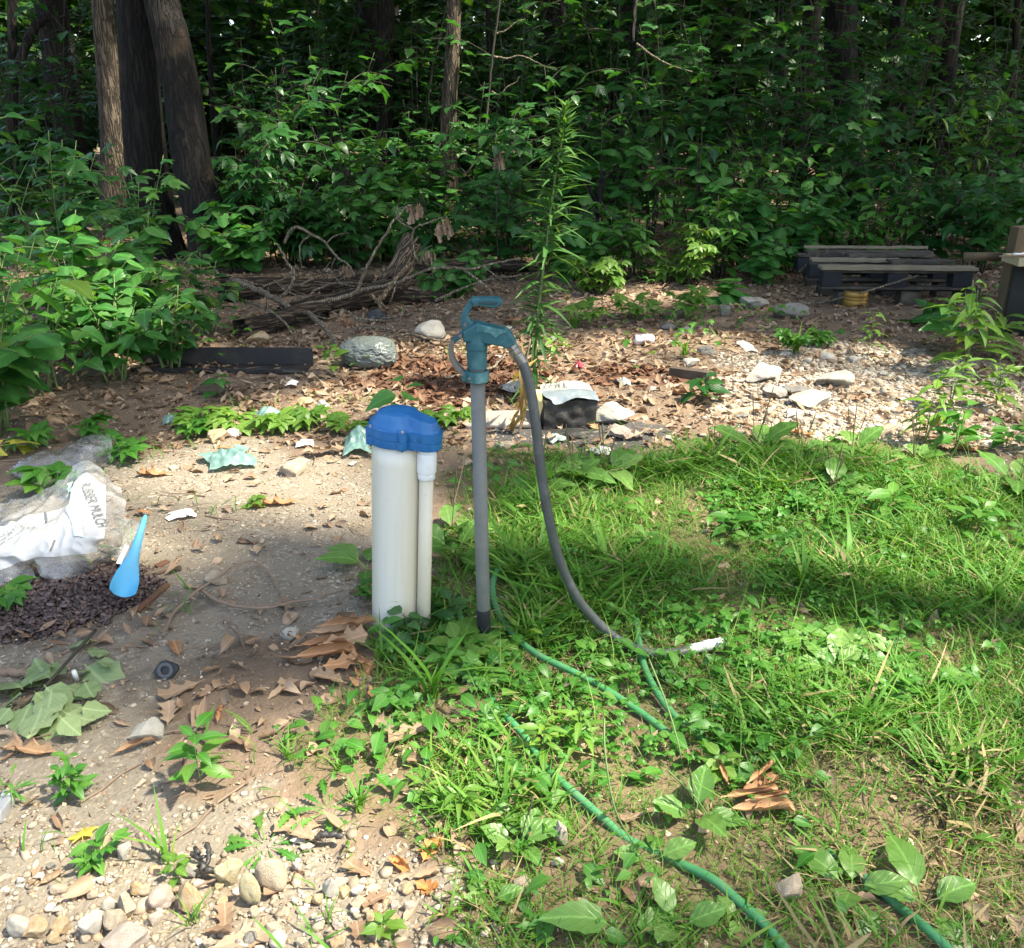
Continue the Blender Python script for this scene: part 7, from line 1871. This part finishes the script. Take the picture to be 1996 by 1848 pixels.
# ------------------------------------------------------------------ tall horseweed behind the hydrant
b = onG(1040, 775); base = b.copy()
Yw = base.y
wd = thing('tall_weed', base, 'tall narrow-leaved weed rising behind the hydrant into the dark wood', 'weed')
pth = [p - base for p in smooth_pts([base - Vector((0, 0, .02)), D(1043, 690, Yw), D(1050, 600, Yw), D(1066, 470, Yw), D(1080, 360, Yw), D(1096, 270, Yw), D(1103, 205, Yw)], 12)]
obj('stem', MB().tube(pth, lerp_r(.0085, .003, len(pth)), 8), STEM, wd)
rr = random.Random(12); az = 0
LM['horse'] = variants('narrow_leaf', [T_ovate(6, .074, b_, .3, .75, .03) for b_ in (.15, .3, .5, .75)], leaf_mat('horseweed_green', (.042, .13, .025), (.064, .165, .038), (.10, .19, .05), .32))
N_ = 340
for j in range(N_):
    t = .06 + .94 * j / N_; i = min(int(t * (len(pth) - 1)), len(pth) - 2); q_ = pth[i].lerp(pth[i + 1], t * (len(pth) - 1) - i)
    az += 2.4 + rr.uniform(-.5, .5)
    if t < .22 and j % 2: continue
    up_ = .15 + .6 * t if t < .8 else .6 + 2.0 * (t - .8) * 2
    d_ = Vector((math.cos(az), math.sin(az), up_ + rr.uniform(-.35, .25)))
    s_ = (.155 if t < .7 else .155 - .30 * (t - .7)) * rr.uniform(.7, 1.1)
    leafobj(wd, 'horse', q_, d_, (rr.uniform(-.2, .2), rr.uniform(-.3, .1), 1), max(s_ * rr.uniform(.75, 1.15), .05), rr)
# withered yellow-brown lower leaves
LM['wither'] = variants('withered_leaf', [T_ovate(6, .09, 1.2, .5, .75, .03)], leaf_mat('withered_leaf', (.22, .14, .05), (.30, .20, .07), (.35, .28, .08), .25, .2))
wi = thing('withered_weed', onG(1010, 850), 'withered brown weed stalk between the standpipe and the grey hose', 'weed')
pw = [Vector((0, 0, 0)), Vector((.02, 0, .12)), Vector((.03, .01, .30)), Vector((.05, .02, .42))]
obj('stem', MB().tube(smooth_pts(pw, 5), .004, 6), TWIG, wi)
for j in range(26):
    q_ = Vector((.03 * j / 26 + rr.uniform(-.02, .02), rr.uniform(-.02, .02), .06 + .32 * j / 26)); leafobj(wi, 'wither', q_, (rr.uniform(-1, 1), rr.uniform(-1, 1), -.9), (0, -1, .4), rr.uniform(.06, .12), rr)

# ------------------------------------------------------------------ fallen branch with pale green leaves, lower left
b = onG(110, 1350); fb = thing('leafy_branch', b, 'cut branch with limp pale green leaves lying on the gravel at the left edge', 'leafy branch')
obj('branch_stem', MB().tube(smooth_pts([G(186, 1228, .07) - b, G(140, 1280, .055) - b, G(100, 1325, .045) - b, G(76, 1350, .03) - b, G(40, 1380, .02) - b], 6), lerp_r(.0045, .003, 25), 8), STEM_BROWN, fb)
k = ppm(b); rr = random.Random(31)
ups_ = [(150, 1260, 165, 1235, 70), (190, 1290, 235, 1290, 100), (170, 1300, 225, 1350, 90), (165, 1330, 190, 1380, 90), (150, 1310, 175, 1300, 70), (130, 1340, 175, 1355, 85), (100, 1350, 90, 1420, 100), (110, 1370, 130, 1450, 110), (60, 1370, 20, 1440, 90), (80, 1380, 60, 1460, 100), (40, 1340, 5, 1310, 80), (60, 1330, 45, 1300, 70), (90, 1340, 140, 1400, 95), (130, 1390, 200, 1420, 100), (160, 1380, 210, 1390, 90), (20, 1380, -20, 1420, 80), (70, 1350, 110, 1380, 70), (30, 1360, -10, 1370, 80), (170, 1270, 215, 1265, 80), (95, 1320, 70, 1300, 60), (120, 1400, 160, 1440, 80)]
for (x0, y0, x1, y1, s) in ups_:
    p0, p1 = onG(x0, y0, rr.uniform(.02, .05)), onG(x1, y1, .012); dd_ = p1 - p0
    leafobj(fb, 'pale', p0 - b, dd_, (rr.uniform(-.35, .35), rr.uniform(-.5, .1), 1), max(dd_.length * .95, s / k * .62) * rr.uniform(.8, 1.05), rr)

# ------------------------------------------------------------------ single plants on the ground
def rosette(px, py, n, s_px, label, seed, kind='plantain', name='plantain', pitch=(.25, 1.2), cat='plantain', spikes=0, group='broad-leaved plantains in the grass'):
    b = onG(px, py); root = thing(name, b, label, cat, group); rr = random.Random(seed); k = ppm(b)
    for i in range(n):
        a = 2 * PI * i / n + rr.uniform(-.35, .35); pz = rr.uniform(*pitch)
        s = s_px / k * rr.uniform(.7, 1.1)
        d = Vector((math.cos(a), math.sin(a), pz)).normalized()
        leafobj(root, kind, d * s * .4, d, (rr.uniform(-.2, .2), -.25, 1), s, rr)
    for i in range(spikes):
        a = rr.uniform(0, 6.28); l_ = s_px / k * rr.uniform(1.2, 2.2); e = Vector((math.cos(a) * .2 * l_, math.sin(a) * .2 * l_, l_))
        obj('seed_spike', MB().tube(smooth_pts([(0, 0, 0), e * .5 + Vector((0, 0, .01)), e * .7, e], 3), [.0012] * 5 + [.0022] * 4 + [.0012], 5), bpy.data.materials.get('seed_spike') or plain_mat('seed_spike', (.10, .085, .04), .8, .3, 60), root)
    return root
for i, a in enumerate([
    (1012, 1655, 6, 72, 'upright plantain with ribbed leaves in the sun below the middle'), (955, 1762, 5, 62, 'plantain at the bottom left of the single large leaf'), (1205, 1815, 2, 115, 'plantain with one very large ribbed leaf at the bottom middle'), (1355, 1600, 4, 82, 'tall bright plantain right of the green hose in the sun'), (1270, 1680, 4, 66, 'plantain lying over the first hose at the bottom'), (1660, 1745, 5, 92, 'ragged plantain between the two hose runs, with folded leaves'), (1800, 1770, 4, 95, 'plantain covering the second hose at the lower right'), (1320, 1812, 3, 70, 'plantain at the bottom edge left of the hose'), (1440, 1800, 3, 45, 'small plantain touching the first hose at the bottom edge'),
    (1120, 935, 8, 58, 'big plantain behind the grey hose, left one of a pair'), (1180, 930, 7, 60, 'big plantain behind the grey hose, right one of a pair'), (890, 1080, 7, 80, 'plantain between the casing and the standpipe'), (880, 1040, 6, 70, 'darker plantain behind the one between casing and standpipe'), (715, 1110, 5, 60, 'plantain peeping out left of the casing'), (1050, 960, 6, 60, 'plantain right beside the standpipe\'s middle'),
    (1470, 880, 6, 66, 'plantain with one upright leaf at the far edge of the grass'), (1560, 890, 5, 46, 'plantain right of the upright-leaved one at the far grass edge'), (1660, 885, 5, 52, 'plantain at the middle of the far grass edge'), (1780, 900, 5, 46, 'plantain at the right part of the far grass edge'), (1390, 905, 5, 42, 'plantain at the left part of the far grass edge'), (1980, 955, 6, 70, 'plantain at the right picture edge beside the grass'), (1620, 960, 7, 60, 'plantain inside the far grass'), (1600, 1265, 6, 60, 'plantain in the dense grass right of the hose end'), (1620, 1310, 6, 70, 'plantain in the dense grass below the hose end'), (1740, 1290, 5, 60, 'plantain in the shade of the right grass')]):
    rosette(*a, seed=500 + i, spikes=4 if 850 < a[1] < 970 else (1 if i % 3 == 0 else 0))
LM['dand'] = variants('toothed_leaf', [T_ovate(12, .13, b_, .25, 1.5, .2, .01, .38, .8) for b_ in (.3, .6)], GRN['weed'])
rosette(520, 1650, 11, 75, 'dandelion-like rosette with toothed leaves left of the charred stick', 540, 'dand', 'dandelion', (.05, .4), 'dandelion', 0, None)
rosette(640, 1580, 9, 60, 'low toothed rosette above the charred stick', 541, 'dand', 'dandelion', (.05, .5), 'dandelion', 0, None)
rosette(830, 1370, 9, 80, 'flat toothed rosette below the hydrant foot', 542, 'dand', 'dandelion', (.05, .4), 'dandelion', 0, None)

PLN = 'leafy weeds standing on the ground'
def weed(px, py, h_px, n, kind, L_px, label, seed, nst=1, spread=.3, second=None, droop=(-.3, .4), start=.25, group=PLN, name='leafy_weed'):
    b = onG(px, py, -.005); k = ppm(b); h = h_px / k
    return plant(name, b, label, 'weed', group, h, nst, h * spread, kind, L_px / k, n, seed, 0, start, droop, max(.0012, h * .008), STEM, 400, second=second)
W = [
    (395, 1540, 150, 14, 'weed', 62, 'thin upright weed with two long dark leaves right of the blocky stone'), (150, 1560, 110, 34, 'weed', 38, 'low leafy weed near the bottom left'), (190, 1680, 75, 20, 'weed', 46, 'drooping leafy weed below the yellow leaf'), (345, 1720, 60, 8, 'lime', 40, 'small light green seedling right of the white broken stone'), (30, 1560, 50, 20, 'grassy', 40, 'small feathery weed at the left edge below the oak leaf'),
    (940, 1265, 60, 10, 'creeper', 50, 'creeper hugging the black foot of the standpipe'), (760, 1255, 70, 9, 'weed', 46, 'small weed at the left side of the casing\'s foot'), (870, 1215, 60, 10, 'deep', 44, 'oval-leaved weed between conduit and black hose end'), (720, 1180, 60, 9, 'creeper', 46, 'creeper against the casing\'s left side'),
    (775, 1385, 60, 6, 'trif', 70, 'bright broad three-leaved weed below the casing'), (800, 1265, 80, 13, 'deep', 55, 'creeping plant with oval leaves at the casing\'s foot'), (845, 1230, 55, 7, 'deep', 60, 'oval-leaved plant in front of the white conduit'), (895, 1290, 70, 10, 'lime', 75, 'sunlit weed with pale leaves between casing and hydrant'), (985, 1305, 55, 5, 'creeperlime', 75, 'bright lobed creeper right of the standpipe\'s foot'), (870, 1310, 60, 12, 'weed', 50, 'mixed leafy weed covering the hose below the casing'), (935, 1340, 60, 14, 'creeper', 60, 'creeper covering the first hose below the hydrant'), (960, 1420, 40, 12, 'creeper', 50, 'creeper beside the reappearing hose'),
    (1060, 1480, 90, 16, 'willow', 55, 'slender pointed-leaved weed on the green hose'), (1130, 1460, 80, 14, 'willow', 55, 'slender pointed-leaved weed right of the green hose'), (900, 1600, 70, 16, 'willow', 60, 'reddish-stemmed weed left of the upright plantain'), (1000, 1560, 70, 12, 'willow', 50, 'narrow-leaved weed above the upright plantain'), (1400, 1520, 60, 10, 'lime', 50, 'bright weed above the leaf clump in the grass'), (830, 1560, 60, 14, 'willow', 50, 'narrow-leaved weed above the orange leaf'), (750, 1830, 60, 9, 'lime', 45, 'light seedling at the bottom edge left of the plantains'), (880, 1830, 50, 20, 'weed', 30, 'fine-leaved weed at the bottom edge left of the plantains'), (1050, 1830, 55, 22, 'weed', 34, 'dense low weed at the bottom edge below the plantains'),
    (785, 830, 95, 6, 'broad', 70, 'large-leaved weed standing right behind the blue cap'), (860, 830, 42, 9, 'creeperlime', 56, 'light creeper right behind the blue cap'), (905, 825, 36, 8, 'creeperlime', 50, 'light creeper between the blue cap and the standpipe'), (400, 830, 55, 10, 'creeperlime', 66, 'light creeper at the left end of the creeper row'), (460, 845, 48, 9, 'creeperlime', 60, 'light creeper second from the left in the creeper row'), (545, 840, 48, 9, 'creeperlime', 62, 'light creeper over the teal bag'), (610, 838, 46, 9, 'creeperlime', 60, 'light creeper left of the white stone in the creeper row'), (680, 845, 45, 9, 'creeperlime', 58, 'light creeper at the right end of the creeper row'), (395, 850, 40, 8, 'creeper', 56, 'creeper in front of the row\'s left end'),
    (240, 900, 55, 8, 'creeper', 62, 'dark creeper at the right end of the bubble wrap'), (100, 965, 55, 9, 'creeper', 80, 'creeper growing over the back of the mulch bag'), (20, 890, 50, 3, 'yellow', 90, 'yellow-green lobed weed at the left edge above the bubble wrap'), (70, 880, 50, 8, 'creeper', 60, 'creeper left behind the bubble wrap'), (160, 860, 60, 10, 'creeper', 60, 'creeper behind the middle of the bubble wrap'), (10, 1200, 60, 8, 'creeper', 80, 'weed at the left edge beside the mulch heap'),
    (715, 720, 28, 8, 'lime', 40, 'bright sprout right of the wrapped bundle'), (645, 730, 60, 10, 'lime', 36, 'bright sprout between trough and wrapped bundle'), (430, 780, 55, 5, 'broad', 40, 'little broad-leaved sprout in front of the black trough'), (500, 990, 26, 12, 'lime', 26, 'tiny sprout on the open gravel left of the casing'), (1368, 785, 60, 12, 'deep', 46, 'dark round-leaved weed left of the sunlit slabs'),
    (1690, 700, 95, 16, 'willow', 34, 'thin pale-leaved weed on the shaded litter in front of the pallet'), (1880, 730, 190, 40, 'willow', 72, 'tall light-leaved weed in front of the bench'), (1930, 700, 120, 26, 'willow', 66, 'light-leaved weed right of the tall one by the bench'), (1850, 690, 110, 14, 'broad', 66, 'broad-leaved weed left of the tall light one by the bench'), (1820, 640, 60, 9, 'heart', 60, 'lobed weed between the pallet and the bench'), (1850, 800, 130, 45, 'willow', 42, 'bushy weed at the right end of the sunlit ground'), (1940, 800, 110, 40, 'willow', 42, 'bushy weed at the right edge below the bench'), (1800, 870, 150, 26, 'willow', 60, 'tall weed rising from the far grass edge at the right'), (1860, 890, 120, 22, 'weed', 52, 'weed with dark leaves right of the one at the far grass edge'), (1960, 880, 90, 20, 'weed', 50, 'weed at the right edge beside the reddish leaf'),
    (1540, 690, 55, 26, 'creeper', 34, 'dark creeper in front of the right boulder'), (1600, 680, 40, 20, 'creeper', 36, 'dark creeper right of the right boulder'), (1150, 640, 60, 14, 'creeperlime', 46, 'sunny creeper at the foot of the thicket behind the hydrant'), (1240, 625, 60, 14, 'creeperlime', 46, 'sunny creeper right of the one behind the hydrant'), (1330, 620, 70, 16, 'creeperlime', 48, 'sunny creeper in the middle of the thicket\'s foot'), (1420, 590, 60, 14, 'heart', 46, 'broad-leaved creeper left of the boulders'), (1080, 690, 50, 14, 'willow', 36, 'grassy weed at the tall weed\'s foot'),
    (1430, 1040, 60, 8, 'weed', 56, 'broad-leaved weed in the grass above the lone stone'), (1720, 1010, 80, 10, 'weed', 60, 'leafy weed in the dense grass right of the lone stone'), (1900, 1040, 80, 12, 'weed', 56, 'leafy weed at the right side of the dense grass'), (1260, 1080, 50, 10, 'weed', 44, 'leafy weed in the grass right of the grey hose'), (1450, 1320, 60, 18, 'trif', 40, 'clover-like clump below the hose end'), (1760, 1370, 60, 26, 'trif', 40, 'dark clover-like clump at the right in the grass'), (1860, 1350, 60, 24, 'trif', 44, 'second clover-like clump farther right in the grass'), (1560, 1010, 50, 16, 'trif', 36, 'clover-like clump in the far grass'), (1290, 1330, 40, 8, 'deep', 40, 'oval-leaved weed between the hose runs')]
LM['grassy'] = LM['lance']
for i, (px, py, h, n, kind, L, lab) in enumerate(W):
    tallthin = h > 90
    weed(px, py, h, n, kind, L, lab, 700 + i, 1 if n < 20 and kind not in ('creeper', 'creeperlime') else 4, .25 if tallthin else .7, start=.2 if kind not in ('creeper', 'creeperlime', 'trif') else .45)
# grass tufts one can tell apart
LM['blade'] = variants('grass_blade', [T_blade(5, .028, b) for b in (.35, .7, 1.1)], GRN['grass'])
for i, (px, py, n, s, lab) in enumerate([(842, 1362, 8, 170, 'tall coarse grass tuft below the casing'), (330, 1680, 6, 130, 'coarse grass tuft with one long arching blade near the angular yellow stone'), (700, 1580, 16, 80, 'grass tuft above the brown leaves at the bottom'), (880, 1590, 22, 100, 'grass tuft leaning left below the dark soil'), (560, 1480, 16, 60, 'yellowish grass tuft at the edge of the gravel'), (660, 1500, 18, 60, 'yellowish grass tuft right of the one at the gravel edge'), (1335, 700, 22, 56, 'pale grass tuft in the sun left of the slabs'), (1550, 690, 24, 66, 'pale grass tuft in the sun beyond the slabs'), (1120, 640, 30, 56, 'wispy grass tuft at the tall weed\'s foot'), (170, 1700, 10, 60, 'small grass tuft among the gravel near the bottom left'), (380, 1800, 12, 70, 'small grass tuft at the orange pointed stone'), (1400, 880, 20, 50, 'grass tuft at the far edge of the grass'), (640, 1800, 9, 60, 'grass tuft near the bottom edge by the white stone'), (1075, 1190, 20, 80, 'grass tuft right of the standpipe inside the hose loop'), (1180, 1110, 26, 110, 'grass tuft right of the grey hose'), (1560, 1150, 26, 110, 'lush grass tuft in the dense grass'), (1930, 1180, 20, 110, 'lush grass tuft at the right edge'), (740, 1300, 9, 90, 'thin grass tuft over the leaf heap')]):
    b = onG(px, py); root = thing('grass_tuft', b, lab, 'grass tuft', 'grass tufts'); rr = random.Random(i + 70); k = ppm(b)
    for j in range(n):
        a = rr.uniform(0, 6.28)
        leafobj(root, 'blade', (rr.uniform(-.012, .012), rr.uniform(-.012, .012), 0), (math.cos(a), math.sin(a), rr.uniform(-.1, .3)), (0, 0, 1), s / k * rr.uniform(.5, 1), rr, 'blade')
# seed stalks
for i, (pts, lab) in enumerate([([(1332, 1500, .0), (1320, 1440, .06), (1295, 1360, .10), (1265, 1285, .14)], 'tall grass seed stalk in front of the hose loop'), ([(1245, 1660, 0), (1200, 1580, .08), (1180, 1470, .16), (1178, 1400, .2)], 'thin pale grass stalk right of the green hose'), ([(880, 1000, 0), (900, 920, .1), (905, 880, .14)], 'brown plantain spike left of the standpipe'), ([(1395, 1620, 0), (1360, 1560, .06), (1300, 1500, .12)], 'pale bent grass stalk by the tall bright plantain')]):
    P = [G(a, b, z) for a, b, z in pts]; base = P[0].copy()
    o = obj('grass_stalk', MB().tube([p - base for p in smooth_pts(P, 6)], lerp_r(.0016, .0022, 19), 5), STEM if i != 2 else TWIG); o.location = base; tag(o, lab, 'grass stalk')
